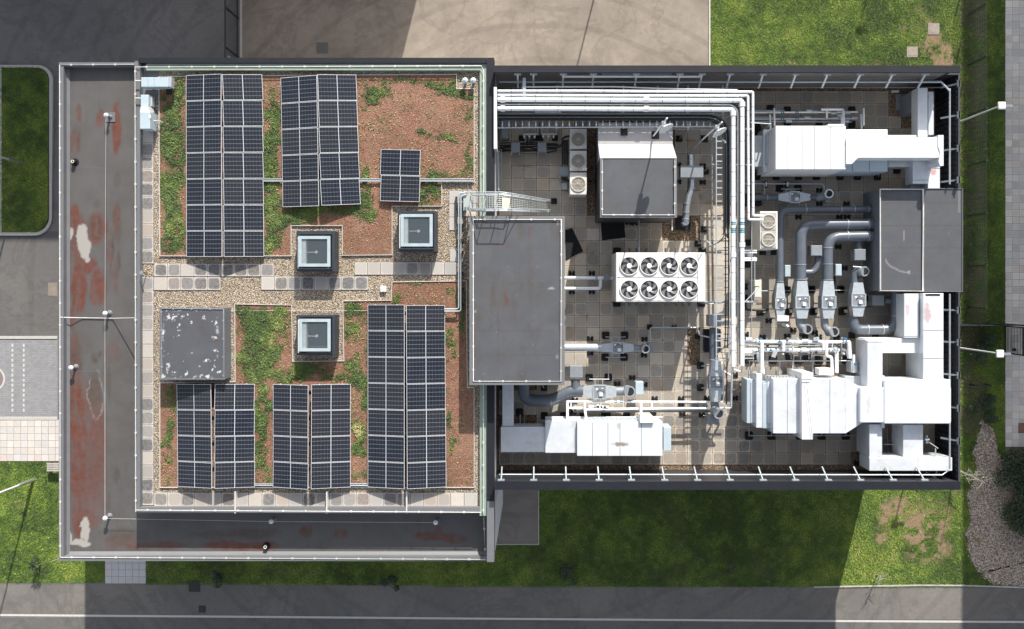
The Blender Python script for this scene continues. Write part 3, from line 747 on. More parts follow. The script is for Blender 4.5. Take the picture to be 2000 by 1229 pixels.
shrub(1915, 790, .6, .8, 'dark bluish shrub at the top of the mulch bed', seed=8, n=1100, size=.08)
shrub(1930, 815, .35, .5, 'small round shrub where the mulch bed begins', seed=9, n=500, size=.08)
for (px, py, sd_, lb) in [(428, 1122, 11, 'dark shaded shrub on the south grass below the lower left panels'), (768, 1132, 12, 'dark shaded shrub on the south grass below the green roof'), (1106, 1108, 13, 'dark shaded shrub on the south grass right of the brown pavement'), (80, 1100, 14, 'faint dark shrub by the south west corner of the roof'), (1425, 1105, 15, 'sparse dark shrub on the shaded grass below the plant deck')]:
    shrub(px, py, .42 if sd_ < 14 else .3, .9, lb, seed=sd_, n=520 if sd_ < 14 else 200, lobes=5, size=.09, name='small_tree' if sd_ < 14 else 'shrub', cat='small tree' if sd_ < 14 else 'shrub')
def sapling(px, py, top, label, seed, n=16, ln=1.0, leaves=420):
    r = np.random.default_rng(seed); t = thing('sapling', label, 'sapling', px, py, 0)
    b = Vector((wx(px), wy(py), 0)); tp = Vector(top)
    mb = MB(); mb.tube([b, b.lerp(tp, .5) + Vector((.05, .03, 0)), tp], [.03, .022, .01], 6); mb.build('trunk', M['bark_pale'], t)
    mb = MB(); X = []; Y = []; Z = []
    for k in range(n):
        f = .35 + .6 * r.random(); p = b.lerp(tp, f); a = r.random() * 6.28; l = ln * (.35 + .6 * r.random())
        q = p + Vector((math.cos(a) * l, math.sin(a) * l, .35 * l)); mb.tube([p, p.lerp(q, .5) + Vector((0, 0, .05)), q], [.011, .008, .004], 4)
        for _ in range(leaves // n):
            u = .4 + .65 * r.random(); z_ = p.lerp(q, u); X.append(z_.x + r.normal() * .07); Y.append(z_.y + r.normal() * .07); Z.append(z_.z + r.normal() * .05)
    mb.build('branches', M['bark_pale'], t)
    scatter('crown', M['leaf_pale'], np.array(X), np.array(Y), np.array(Z), .055, r.random(len(X)), 'leaf', parent=t)
sapling(1862, 915, (wx(1862) + .35, wy(915) - .2, 2.6), 'pale bare branched sapling just outside the lower right roof corner', 31, 16, .9, 200)
sapling(1712, 1122, (wx(1712) - .2, wy(1122) + .15, 1.2), 'spindly pale sapling in the sunny grass near the road', 32, 9, .6, 60)
t = thing('plank', 'short weathered plank lying in the mulch bed', 'plank', 1906, 1055, 0); mb = MB(); mb.prism([(wx(1896), wy(1047)), (wx(1898), wy(1044)), (wx(1914), wy(1058)), (wx(1912), wy(1061))], .04, .10); mb.build('board', simple('old_plank', (.28, .17, .08), .8), t)

# blocks outside the frame whose shade falls into the photograph
def block(name, label, x0, x1, y0, y1, h):
    t = bpy.data.objects.new(name, None); scene.collection.objects.link(t); t.location = ((x0 + x1) / 2, (y0 + y1) / 2, 0); tag(t, label, 'building')
    mb = MB(); mb.box(x0, x1, y0, y1, 0, h - .3); mb.build('wall', M['wall_white'] if x0 > 0 else M['brick'], t)
    mb = MB(); mb.box(x0 - .1, x1 + .1, y0 - .1, y1 + .1, h - .299, h); mb.build('roof', M['coping_mid'], t)
    nx = int((x1 - x0) / 4); 
    if nx > 2:
        for k in range(min(nx, 14)):
            for s_ in range(3):
                xx = x1 - 2 - k * 4; mb = MB(); mb.box(xx - 1, xx + 1, y0 - .02, y0 + .05, 1.2 + s_ * 3.6, 2.9 + s_ * 3.6); mb.build('window', M['coping_dark'], t)
block('brick_building', 'brick block beyond the top left of photo, shading the yard and the island', -62, -5.1, 22.9, 46, 12)
block('brick_building', 'long brick block beyond the right edge of photo, shading the pavement', 29.3, 42, -14, 60, 12.8)
# ------------------------------------------------------------------ the building itself
bld = bpy.data.objects.new('school_building', None); scene.collection.objects.link(bld)
tag(bld, 'flat roofed building with stained terrace, planted green roof and sunken paved plant deck', 'building')
ZT, ZG, ZD = 8.55, 9.4, 7.0          # terrace, green roof, plant deck
PT, PG, PS = 8.9, 9.75, 10.3       # their parapets / screen top
tw = W(115, 122, PT); te = W(968, 1096, PT)
XW, YN, YS = tw[0], tw[1], te[1]
gx0, gyN = W(262, 113, PG); XE = W(965, 500, PG)[0]; gyS = W(262, 1003, PG)[1]
yFin = W(965, 1098, PG)[1]
sE, sN = W(1876, 128, PS); PE = 9.2; sX = W(1876, 0, PE)[0]; sS = W(1000, 957, PS)[1]
mb = MB()
# terrace block walls + slab
mb.box(XW + .05, gx0, YS + .05, YN - .05, 0, ZT - .01)
mb.box(gx0, XE - .3, YS + .05, gyS, 0, ZT - .01)
mb.build('wall', M['wall_grey'], bld)
mb = MB(); mb.box(gx0 + .001, XE - .001, gyS + .001, gyN - .001, 0, ZG - .06); mb.build('wall', M['wall_white'], bld)
mb = MB(); mb.box(XE - .29, XE - .02, yFin + .05, gyS - .001, 0, ZG + .2); mb.build('end_wall', simple('end_wall_white', (.86, .85, .87), .7, 0, .03, 1), bld)
mb = MB(); mb.box(XE + .001, sX - .03, sS + .03, sN - .03, 0, ZD - .06); mb.build('wall', M['wall_grey'], bld)
# terrace floor with stains
rust_t = [(150, 470, 22, 70, .75), (160, 790, 26, 60, .55), (230, 250, 11, 62), (196, 235, 12, 22, .7), (154, 218, 6, 20, .7), (140, 275, 7, 34, .6), (154, 278, 6, 26, .7), (146, 425, 14, 32), (190, 448, 20, 40), (228, 430, 8, 38, .7), (150, 560, 17, 66), (188, 560, 21, 42), (165, 515, 26, 20), (142, 620, 8, 24, .8), (148, 700, 16, 60, .6), (152, 860, 24, 150, .95), (190, 900, 26, 120, .7), (170, 980, 40, 60, .7), (186, 780, 17, 50, .5), (165, 960, 40, 90, .5), (150, 1010, 16, 45, .9), (222, 690, 14, 22, .35), (215, 500, 4, 60, .6), (225, 540, 6, 40, .5), (470, 1063, 90, 10, 1), (600, 1038, 14, 14, .9), (664, 1040, 16, 12, .7), (860, 1050, 62, 11, .95), (862, 1036, 9, 16, .9), (300, 1068, 80, 8, .7), (525, 1062, 25, 10, .9), (235, 1058, 40, 16, .4)]
brown_t = [(185, 700, 8, 12, .8), (195, 690, 5, 8, .8), (215, 750, 6, 60, .5), (228, 930, 6, 20, .6), (214, 980, 5, 30, .5), (240, 1045, 40, 20, .6), (490, 1042, 70, 14, .85), (420, 1045, 60, 10, .6), (600, 1040, 10, 12, .6), (860, 1045, 50, 8, .5), (228, 350, 8, 20, .4), (222, 480, 4, 30, .8), (230, 515, 4, 30, .8), (290, 1070, 60, 8, .5), (150, 700, 14, 40, .5), (186, 760, 16, 45, .6), (152, 270, 12, 40, .3), (184, 445, 20, 30, .45), (230, 445, 8, 40, .5), (190, 400, 10, 12, .4)]
pale_t = [(163, 470, 12, 34), (138, 458, 8, 12), (171, 488, 6, 22), (196, 472, 2.5, 30, .0), (164, 1035, 6, 22), (158, 1062, 24, 7), (172, 1045, 5, 12), (136, 1052, 4, 14), (640, 1084, 300, 1.5, .25)]
def ring_mask(x, y, px, py, rx, ry, w, z):
    s = FPX / (HC - z); cx, cy = W(px, py, z); wx_ = x + (fbm(x, y, .5, 3, 77) - .5) * .4; wy_ = y + (fbm(x, y, .5, 3, 78) - .5) * .4
    d = np.sqrt(((wx_ - cx) * s / rx) ** 2 + ((wy_ - cy) * s / ry) ** 2); return np.clip(1 - np.abs(d - 1) / w, 0, 1)
def terr(x, y):
    r = ell_mask(x, y, rust_t, ZT, .3, .22, 3, .9) * (.55 + .75 * fbm(x, y, .5, 4, 44))
    b = ell_mask(x, y, brown_t, ZT, .5, .14, 5, .5); p = ell_mask(x, y, pale_t, ZT, .12, .22, 9, .5)
    yy = -(y) * FPX / (HC - ZT) + NY
    st = fbm(x * 3.2, y * .55, .5, 4, 46); r = r * np.clip(.62 + (st - .35) * 1.8, 0, 1); b = np.maximum(b, np.clip((st - .55) * 3, 0, 1) * .35 * (fbm(x, y, 2.0, 2, 47) > .45))
    p = np.maximum(p, ring_mask(x, y, 187, 770, 16, 46, .10, ZT) * (yy < 850) * .55 * np.clip((fbm(x, y, .5, 3, 81) - .35) * 5, 0, 1))
    pass
    dust = np.clip(fbm(x, y, 1.5, 4, 63) - .5, 0, 1) * .25; b = np.maximum(b, dust)
    return [np.clip(r * (1 - p), 0, 1), np.clip(p, 0, 1), np.clip(b * (1 - p), 0, 1)]
f0 = W(124, 133, ZT); f1 = W(948, 1086, ZT); fx = gx0
grid_surface('terrace_floor', M['terrace_membrane'], XW + .15, gx0 + .01, YS + .1, YN - .12, ZT, .055, terr, parent=bld)
grid_surface('terrace_floor', M['terrace_membrane'], gx0 + .01, XE - .28, YS + .1, gyS + .01, ZT, .055, terr, parent=bld)
# terrace parapet: west, south, north
mb = MB(); cw = m_(9, PT)
mb.box(XW, XW + cw, YS, YN, ZT - .3, PT); mb.box(XW + cw + .001, XE - .3, YS, YS + cw * 1.0, ZT - .3, PT - .004); mb.box(XW + cw + .001, gx0 - .001, YN - cw * .8, YN, ZT - .3, PT - .003)
mb.build('parapet', M['coping_mid'], bld)
mb = MB()    # sloped fillets inside
def wedge(mb, x0, x1, y0, y1, zlo, zhi, side):
    if side == 'w': mb.add([(x0, y0, zhi), (x1, y0, zlo), (x1, y1, zlo), (x0, y1, zhi)], [(0, 1, 2, 3)])
    if side == 's': mb.add([(x0, y0, zhi), (x1, y0, zhi), (x1, y1, zlo), (x0, y1, zlo)], [(0, 1, 2, 3)])
    if side == 'n': mb.add([(x0, y0, zlo), (x1, y0, zlo), (x1, y1, zhi), (x0, y1, zhi)], [(0, 1, 2, 3)])
wedge(mb, XW + cw - .01, XW + cw + .10, YS + .2, YN - .2, ZT + .005, ZT + .11, 'w'); wedge(mb, XW + .3, XE - .3, YS + cw - .01, YS + cw + .12, ZT + .006, ZT + .12, 's')
mb.build('fillet', M['coping_mid'], bld)
# upper block parapet: dark coping N, east coping, grey west & south kerbs
mb = MB(); a = W(285, 123, PG)[1]
mb.box(W(270, 0, PG)[0], XE - .331, a, gyN, ZG - .3, PG); mb.build('coping', M['coping_dark'], bld)
xc = W(951, 0, PG)[0]; ysplit = W(0, 979, PG)[1]
mb = MB(); mb.box(xc, XE, ysplit, gyN, ZG - .3, PG + .002); mb.build('coping', M['coping_dark'], bld)
mb = MB(); mb.box(xc, XE, yFin, ysplit - .004, ZG - .3, PG); mb.build('coping', M['coping_mid'], bld)
mb = MB(); mb.box(xc, XE - .02, yFin + .02, gyS, ZT - .1, ZG - .3); mb.build('parapet_wall', M['coping_mid'], bld)
xl = W(937, 0, 9.65)[0]; yl = W(0, 137, 9.65)[1]
mb = MB(); mb.box(W(285, 0, 9.65)[0], xc - .001, yl, a - .001, ZG - .2, 9.62); mb.box(xl, xc - .001, W(0, 1008, 9.65)[1], yl - .001, ZG - .2, 9.622); mb.build('parapet_liner', M['liner_green'], bld)
mb = MB(); xw1 = W(273, 0, 9.7)[0]; mb.box(gx0, xw1, gyS, gyN - .12, ZT - .1, 9.68); mb.build('parapet', M['coping_mid'], bld)
mb = MB(); ys1 = W(0, 991, 9.68)[1]; mb.box(xw1 + .001, xl - .001, gyS, ys1, ZT - .1, 9.678); mb.build('parapet', M['coping_mid'], bld)
# green roof gravel bed
mb = MB(); mb.box(xw1 + .001, xl - .001, ys1 + .001, yl - .001, ZG - .05, ZG); mb.build('gravel_bed', M['gravel'], bld)
mb = MB(); mb.box(xw1 + .01, W(310, 0, ZG)[0], W(0, 190, ZG)[1], yl - .01, ZG + .001, ZG + .02); mb.build('membrane_patch', M['coping_mid'], bld)
# sedum substrate
S1 = [(311, 150), (700, 147), (892, 146), (892, 174), (926, 174), (926, 356), (863, 356), (863, 403), (766, 403), (766, 498), (669, 499), (669, 441), (569, 441), (569, 500), (313, 500)]
S2 = [(766, 551), (911, 549), (913, 757), (926, 757), (926, 952), (313, 952), (313, 748), (460, 746), (459, 594), (570, 596), (572, 706), (672, 705), (670, 588), (764, 587)]
SP = [[W(a, b, ZG + .03) for a, b in S] for S in (S1, S2)]
veg = [(338, 300, 30, 150, .8), (532, 300, 20, 150, .85), (512, 680, 50, 80, .8), (800, 156, 90, 7, .35), (880, 175, 36, 12, .45), (740, 185, 38, 16, .4), (918, 300, 8, 60, .4), (860, 268, 40, 10, .3), (335, 330, 30, 95, 1), (340, 440, 26, 60, 1), (335, 240, 24, 50, .8), (350, 190, 14, 40, .7), (345, 160, 18, 14, .8), (322, 185, 8, 12, .5), (325, 480, 12, 16, .4),
 (532, 260, 20, 75, 1), (530, 340, 20, 70, 1), (533, 205, 18, 25, .6), (535, 420, 26, 50, 1), (525, 470, 22, 22, .9), (560, 430, 36, 20, .9), (600, 410, 60, 18, .9), (660, 412, 70, 18, .9), (715, 400, 22, 44, .95), (720, 420, 20, 14, .9), (545, 480, 8, 10, .5),
 (722, 190, 14, 14, .9), (745, 180, 26, 10, .5), (725, 175, 26, 8, .5), (760, 165, 20, 8, .3), (733, 200, 18, 6, .9), (830, 160, 20, 8, .6), (850, 168, 30, 8, .7), (885, 157, 14, 8, .8), (910, 183, 13, 8, 1), (865, 178, 20, 6, .5), (855, 182, 10, 5, .4), (712, 215, 10, 8, .5),
 (826, 256, 9, 7, .9), (845, 271, 10, 6, .9), (882, 271, 16, 6, .6), (915, 232, 8, 14, .7), (917, 215, 6, 6, .6), (716, 338, 14, 10, .9), (705, 350, 8, 8, .5), (840, 340, 12, 10, .6), (870, 345, 20, 9, .4), (905, 335, 18, 12, .4), (838, 375, 24, 18, .9), (830, 392, 30, 10, .8), (845, 350, 16, 10, .8),
 (515, 640, 48, 42, .95), (500, 690, 46, 40, .85), (480, 610, 22, 16, .9), (550, 620, 20, 24, .8), (520, 720, 40, 34, .95), (570, 725, 50, 22, .7), (610, 725, 40, 18, .45), (515, 780, 18, 40, .95), (515, 850, 18, 60, .95), (515, 910, 12, 20, .6), (512, 940, 10, 12, .3),
 (690, 605, 22, 14, .7), (705, 625, 12, 22, .6), (690, 645, 14, 20, .35), (715, 680, 8, 14, .4), (690, 720, 18, 14, .8), (700, 745, 20, 24, .9), (712, 780, 10, 24, .6), (665, 738, 20, 9, .7), (700, 845, 16, 34, 1), (706, 870, 14, 24, .9), (703, 930, 8, 14, .2),
 (640, 738, 16, 8, .5), (775, 585, 12, 12, .5), (880, 560, 20, 5, .3), (810, 556, 20, 5, .3), (905, 600, 7, 60, .5), (877, 660, 7, 20, .7), (876, 690, 6, 16, .6), (874, 760, 5, 12, .3), (880, 820, 8, 30, .9), (882, 870, 7, 20, .8), (880, 945, 10, 6, .7), (885, 640, 10, 6, .4),
 (335, 850, 12, 40, .4), (330, 900, 8, 10, .7), (338, 860, 8, 12, .7), (325, 870, 7, 6, .6), (330, 930, 6, 6, .4), (338, 790, 12, 30, .35), (325, 770, 10, 14, .4), (700, 700, 8, 12, .4), (595, 740, 24, 8, .5)]
def vegmask(x, y):
    v = ell_mask(x, y, veg, ZG, .85, .5, 15, .6)
    return np.clip(v, 0, 1)
for S in SP:
    xs = [p[0] for p in S]; ys = [p[1] for p in S]
    grid_surface('sedum_substrate', M['substrate'], min(xs), max(xs), min(ys), max(ys), ZG + .03, .05, lambda x, y: [vegmask(x, y), x * 0], poly=S, parent=bld)
mb = MB()
for S in SP:
    for i in range(len(S)):
        a, b = Vector(S[i]).to_3d(), Vector(S[(i + 1) % len(S)]).to_3d(); d = (b - a).normalized(); nrm = Vector((-d.y, d.x, 0)) * .012
        mb.prism([(a + nrm - d * .012)[:2], (b + nrm + d * .012)[:2], (b - nrm + d * .012)[:2], (a - nrm - d * .012)[:2]], ZG - .02, ZG + .075 + .0005 * i)
mb.build('planter_edging', M['edging'], bld)
# plants on the green roof
n = 950000
gx = gx0 + rng.random(n) * (XE - gx0); gy = gyS + rng.random(n) * (gyN - gyS)
k = inpoly(gx, gy, SP[0]) | inpoly(gx, gy, SP[1]); gx, gy = gx[k], gy[k]
v = vegmask(gx, gy); cl = fbm(gx, gy, .35, 3, 91)
k = rng.random(len(gx)) < np.clip((v * 2.4 - .06) * np.clip((cl - .27) * 3.0, 0, 1), 0.012 + .05 * np.clip(fbm(gx, gy, 1.2, 3, 97) - .5, 0, 1) * 4, 1); gx, gy, v, cl = gx[k], gy[k], v[k], cl[k]
hgt = .015 + np.clip(v - .15, 0, 1) * (.02 + .14 * np.clip(cl - .3, 0, 1)) * (.3 + rng.random(len(gx)))
yel = ell_mask(gx, gy, [(700, 838, 16, 20, .6), (540, 650, 30, 40, .3), (350, 440, 20, 40, .22), (555, 715, 30, 24, .3), (872, 645, 6, 8, .5), (720, 430, 14, 10, .3), (880, 765, 6, 8, .3)], ZG, .8, .2)
tone = .28 + (fbm(gx, gy, .9, 3, 95) - .5) * .6 + (cl - .5) * .9 + (rng.random(len(gx)) - .5) * .42 + yel + (v < .08) * (rng.random(len(gx)) > .6) * .6
stuff(scatter('roof_plants', M['sedum'], gx, gy, ZG + .03, .052, tone + .08, 'leaf', h=hgt), 'bright green weeds and sedum growing in patches on the red planted roof', 'roof plants')
# roof slabs
def slab_row(x0, y0, x1, y1, nx, ny, z=ZG + .035): return cells_px(x0, y0, x1, y1, z, nx, ny)
cells_w = slab_row(275, 253, 300, 515, 1, 10) + slab_row(275, 541, 300, 987, 1, 17)
cells = slab_row(301, 515, 535, 540, 9, 1) + slab_row(300.5, 541, 431, 567, 5, 1) + slab_row(510, 540, 719, 566.5, 8, 1) + slab_row(693, 512, 893, 537, 8, 1)
cells += slab_row(878.5, 485, 904, 511.5, 1, 1) + slab_row(877, 372, 904, 450, 1, 3) + slab_row(904.5, 372, 930, 423, 1, 2); cells_w += slab_row(301, 962, 933, 989, 24, 1)
def rs_tone(x, y):
    px = x * FPX / (HC - ZG) + NX; py = -y * FPX / (HC - ZG) + NY
    s = random.choice([.15, .4, .75, 1.0, .9, .6, .8])
    if px > 870: s = .06
    if px > 690 and 500 < py < 540 and not 760 < px < 850: s = .25
    if px > 370 and py < 570 and px < 520: s = .95
    if py > 950 and random.random() < .3: s = .35
    return (random.uniform(.86, 1.04), s, 0)
slab_field('roof_paving', M['slab_roof'], cells, ZG + .035, .035, parent=bld, tonefn=rs_tone); slab_field('roof_paving', M['slab_roof'], cells_w, ZG + .035, .035, parent=bld, tonefn=rs_tone)
# plant deck: gravel below, slabs above
mb = MB(); mb.box(XE + .001, sX - .05, sS + .05, sN - .05, ZD - .05, ZD); mb.build('gravel_bed', M['gravel_dark'], bld)
HOLES = [(1144, 255, 1163, 424), (1294, 421, 1367, 470), (1353, 640, 1364, 722), (1729, 170, 1787, 214), (1752, 238, 1790, 252), (1715, 890, 1880, 920), (978, 740, 1046, 758), (1598, 710, 1640, 724), (985, 808, 1050, 832)]
cells = []
for i in range(-1, 37):
    for j in range(0, 31):
        a0, a1 = 974.4 + i * 24.55, 974.4 + (i + 1) * 24.55; b0, b1 = 178 + j * 24.33, 178 + (j + 1) * 24.33
        if b1 > 910 or a1 > 1800 and j > 28: continue
        cx, cy = (a0 + a1) / 2, (b0 + b1) / 2
        if any(h[0] - 3 < cx < h[2] + 3 and h[1] - 3 < cy < h[3] + 3 for h in HOLES): continue
        if a0 > 1845 or (a0 < 974 and i < 0): continue
        if a0 > 1660 and b0 > 880: continue
        if 1175 < cx < 1318 and 230 < cy < 420: continue
        z = ZD + .03; x0, y0 = W(a0, b0, z); x1, y1 = W(a1, b1, z); cells.append((x0, x1, y0, y1))
def dk_tone_shade(x, y):
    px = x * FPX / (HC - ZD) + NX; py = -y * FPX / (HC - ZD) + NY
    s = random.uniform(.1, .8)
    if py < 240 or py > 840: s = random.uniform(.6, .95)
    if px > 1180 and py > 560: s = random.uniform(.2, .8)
    if px > 1480: s = random.uniform(.3, .75)  # stain strength raised on the right to paint in shade
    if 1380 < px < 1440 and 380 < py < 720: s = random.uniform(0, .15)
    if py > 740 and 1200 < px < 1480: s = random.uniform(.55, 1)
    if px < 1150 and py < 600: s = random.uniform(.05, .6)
    tn = random.uniform(.74, 1.05) * (.78 if px > 1470 else 1)  # slabs on the right darkened in colour to stand in for shade
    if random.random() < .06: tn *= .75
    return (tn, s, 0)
slab_field('deck_paving', M['slab_deck'], cells, ZD + .03, .03, parent=bld, tonefn=dk_tone_shade)
# deck side of the white wall
# conductor cables with clips (parts)
def cable(pts, r=.014, clips=0, mat='edging', name='conductor_cable', parent=bld):
    mb = MB(); mb.tube(pts, r, 6)
    for (a, b) in zip(pts[:-1], pts[1:]):
        a, b = Vector(a), Vector(b); L = (b - a).length; k = 0.5
        while clips and k < L:
            p = a.lerp(b, k / L); mb.box(p.x - .04, p.x + .04, p.y - .04, p.y + .04, p.z - .03, p.z + .004); k += clips
    return mb.build(name, M[mat], parent)
cable([P(117.5, 1088, PT + .02), P(117, 127, PT + .02), P(262, 126, PT + .02)], .018, 1.0)
cable([P(118, 1089, PT + .02), P(948, 1093, PT + .02), P(945, 1010, PT + .4)], .018, 1.0)
cable([P(265, 1000, PG), P(264, 131, PG), P(940, 129, PG), P(944, 136, PG), P(944, 1003, PG)], .018, 1.0)
cable([P(266, 996.5, PG), P(940, 1001, PG)], .018, 1.0)
cable([P(117, 620, PT + .03), P(160, 621, ZT + .05), P(220, 622, ZT + .05), P(262, 621, PG)], .02, 0)
cable([P(300, 607, ZG + .06), P(540, 607, ZG + .06), P(765, 607, ZG + .08), P(860, 609, ZG + .08)], .008, 0)
for (xa, w) in ((459, 0), (638, 0), (794, 0)) : 
    mb = MB(); mb.pb(xa - 1.2, 960, xa + 1.2, 1003, 9.72, 9.4); mb.build('drip_strip', M['edging'], bld)
# lead flashing seams on terrace
mb = MB()
for yy in (328, 622, 725): mb.pb(124, yy, 205, yy + .7, ZT + .006, ZT + .001)
mb.build('membrane_seam', M['coping_mid'], bld)

# ---- fall arrest posts with line, roof outlets, vents on the green roof
def pt_post(px, py, lb, pad=False):
    t = thing('fall_arrest_post', lb, 'roof anchor', px, py, ZT)
    x, y = W(px, py, ZT)
    if pad: mb = MB(); mb.box(x - .22, x + .22, y - .22, y + .22, ZT, ZT + .03); mb.build('base_plate', M['coping_mid'], t)
    mb = MB(); mb.cyl(x, y, ZT, ZT + .12, .14, .05); mb.cyl(x, y, ZT + .1, ZT + .4, .04, .04); mb.build('post', M['coping_mid'], t)
    mb = MB(); mb.cyl(x, y, ZT + .38, ZT + .43, .11, .10); mb.cyl(x, y, ZT + .43, ZT + .50, .10, .03); mb.build('cap', M['white_paint'], t)
    return Vector((x, y, ZT + .4))
a = pt_post(216, 229, 'roof anchor post with white cap at the top of the stained terrace', True)
b = pt_post(214, 612, 'roof anchor post with white cap beside the cable crossing the terrace')
c = pt_post(214, 1008, 'roof anchor post with white cap at the inner corner of the terrace')
d = pt_post(535, 1014, 'roof anchor post on the shaded south terrace, left of the pair there')
e = pt_post(853, 1016, 'roof anchor post at the right end of the shaded south terrace')
t = thing('lifeline_cable', 'thin steel safety line strung between the anchor posts on the terrace', 'cable', 214, 612, ZT)
mb = MB(); mb.tube([a, b, c, d, e], .007, 5); mb.build('line', M['edging'], t)
pt_post(148, 717, 'low grey anchor disc on the rust stained part of the terrace') 
def outlet(px, py, lb):
    t = thing('roof_outlet', lb, 'roof vent', px, py, ZT); x, y = W(px, py, ZT)
    mb = MB(); mb.ring(x, y, ZT, ZT + .22, .075, .10); mb.ring(x, y, ZT + .001, ZT + .03, .10, .17); mb.build('collar', M['coping_dark'], t)
    mb = MB(); mb.ring(x, y, ZT + .18, ZT + .24, .05, .075); mb.build('rim', M['cream_box'], t)
    mb = MB(); mb.cyl(x, y, ZT + .05, ZT + .1, .07, .07); mb.build('pipe_bore', M['rubber'], t)
outlet(147, 317, 'small round pipe outlet near the top of the west terrace')
outlet(521, 1066, 'small round pipe outlet near the lower edge of the south terrace')
for px, lb in ((908, 'round grey roof vent, left of the pair in the gravel corner'), (924, 'round grey roof vent, right of the pair in the gravel corner')):
    t = thing('roof_vent', lb, 'roof vent', px, 157, ZG); x, y = W(px, 157, ZG + .4)
    mb = MB(); mb.cyl(x, y, ZG, ZG + .35, .06, .06); mb.build('pipe', M['box_grey'], t)
    mb = MB(); mb.cyl(x, y, ZG + .33, ZG + .40, .14, .12); mb.cyl(x, y, ZG + .40, ZG + .45, .12, .02); mb.build('cowl', M['box_blue'], t)
t = thing('marker_box', 'small white square box on the pebbles beside the paving', 'box', 748, 564, ZG)
mb = MB(); mb.pb(743, 558.5, 754, 570, ZG + .14, ZG); mb.build('body', M['white_paint'], t); mb = MB(); mb.pb(745, 560.5, 752, 568, ZG + .155, ZG + .141); mb.build('lid', M['white_paint'], t)
t = thing('litter', 'scrap of white litter on the south terrace near the edge', 'litter', 478, 1082, ZT)
mb = MB(); mb.add([P(473, 1082, ZT + .05), P(477, 1080, ZT + .12), P(483, 1084, ZT + .06), P(478, 1085, ZT + .03)], [(0, 1, 2), (0, 2, 3)]); mb.build('scrap', M['white_paint'], t, fix=False)

# ------------------------------------------------------------------ solar panels
def panel_proto():
    t = bpy.data.objects.new('solar_panel', None); scene.collection.objects.link(t); t.empty_display_size = .2
    a, b = PW / 2, PH / 2
    mb = MB(); fr = .018
    mb.box(-a, a, -b, -b + fr, -.035, .003); mb.box(-a, a, b - fr, b, -.035, .003); mb.box(-a, -a + fr, -b + fr, b - fr, -.035, .0028); mb.box(a - fr, a, -b + fr, b - fr, -.035, .0028); mb.build('frame', M['panel_frame'], t)
    mb = MB(); mb.box(-a + fr, a - fr, -b + fr, b - fr, -.02, 0); mb.build('cell_sheet', M['solar'], t)
    mb = MB(); mb.box(-a * .62, -a * .62 + .04, -b - .02, b + .02, -.075, -.036); mb.box(a * .55, a * .55 + .04, -b - .02, b + .02, -.075, -.036); mb.build('mounting_rail', M['edging'], t)
    return t
first_panel = panel_proto(); used = [False]
def array(quadL, quadR, n, zlo, zhi, desc, cat='solar panel'):
    """quads: (top-left, top-right, bottom-right, bottom-left) pixel corners of left and right columns"""
    for side, qd in (('left', quadL), ('right', quadR)):
        if qd is None: continue
        zl, zr = (zlo, zhi) if side == 'left' else (zhi, zlo)
        if quadL is None: zl, zr = zlo, zlo + .14
        A = P(*qd[0], zl); B = P(*qd[1], zr); C_ = P(*qd[2], zr); D = P(*qd[3], zl)
        for i in range(n):
            f = (i + .5) / n
            l = A.lerp(D, f); r = B.lerp(C_, f); c = (l + r) / 2
            ux = (r - l).normalized(); uy = ((A + B) / 2 - (C_ + D) / 2).normalized(); uz = ux.cross(uy).normalized(); uy = uz.cross(ux)
            o = first_panel if not used[0] else copy_tree(first_panel)
            used[0] = True
            sx = (r - l).length / PW * .995; sy = ((A - D).length / n - .02) / PH
            mt = Matrix((ux * sx, uy * sy, uz)).transposed().to_4x4(); mt.translation = c
            o.matrix_world = mt
            row = ORD[i] if i else 'top'
            if i == n - 1: row = 'bottom'
            col = f'{side} column' if quadL else 'pair'
            lab = f'solar panel, {row} of the {col} in the {desc}' if quadL else f'solar panel, {"upper" if i == 0 else "lower"} one of the {desc}'
            tag(o, lab, cat, 'solar panels on the green roof')
ZP = ZG + .22
array([(363, 147), (432, 144), (434, 502), (364, 502)], [(435, 145), (513, 145), (516, 502), (437, 502)], 7, ZP, ZP + .34, 'long upper left array')
array([(548, 152), (619, 146), (623, 403), (552, 405)], [(620, 145), (696, 146), (704, 399), (627, 402)], 5, ZP, ZP + .34, 'skewed array right of the longest one')
array(None, [(743, 291), (821, 293), (820, 395), (743, 393)], 2, ZP, ZP, 'pair standing alone on red sedum')
array([(345, 750), (412, 750), (414, 955), (347, 951)], [(419, 750), (497, 750), (498, 952), (419, 955)], 4, ZP, ZP + .34, 'short array below the roof housing')
array([(533, 750), (602, 752), (602, 957), (533, 952)], [(608, 751), (685, 750), (685, 952), (607, 956)], 4, ZP, ZP + .34, 'short lower middle array')
array([(718, 595), (790, 595), (790, 956), (718, 952)], [(793, 596), (869, 596), (872, 952), (795, 956)], 7, ZP, ZP + .34, 'long array beside the big plant room')
# ballast frames beneath each array
for (a, b, c, d, lb) in [(370, 150, 508, 498, 'upper left'), (556, 155, 690, 396, 'skewed upper middle'), (750, 296, 814, 390, 'small lone'), (352, 755, 492, 948, 'lower left'), (540, 755, 680, 948, 'lower middle'), (725, 600, 864, 948, 'lower right')]:
    t = thing('mounting_frame', f'dark rails and ballast hidden beneath the {lb} solar array', 'mounting frame', (a + c) / 2, (b + d) / 2, ZG)
    mb = MB()
    k = b + 8
    while k < d: mb.pb(a, k, c, k + 2, ZG + .12, ZG + .04); k += 50
    mb.build('rail', M['iron'], t)

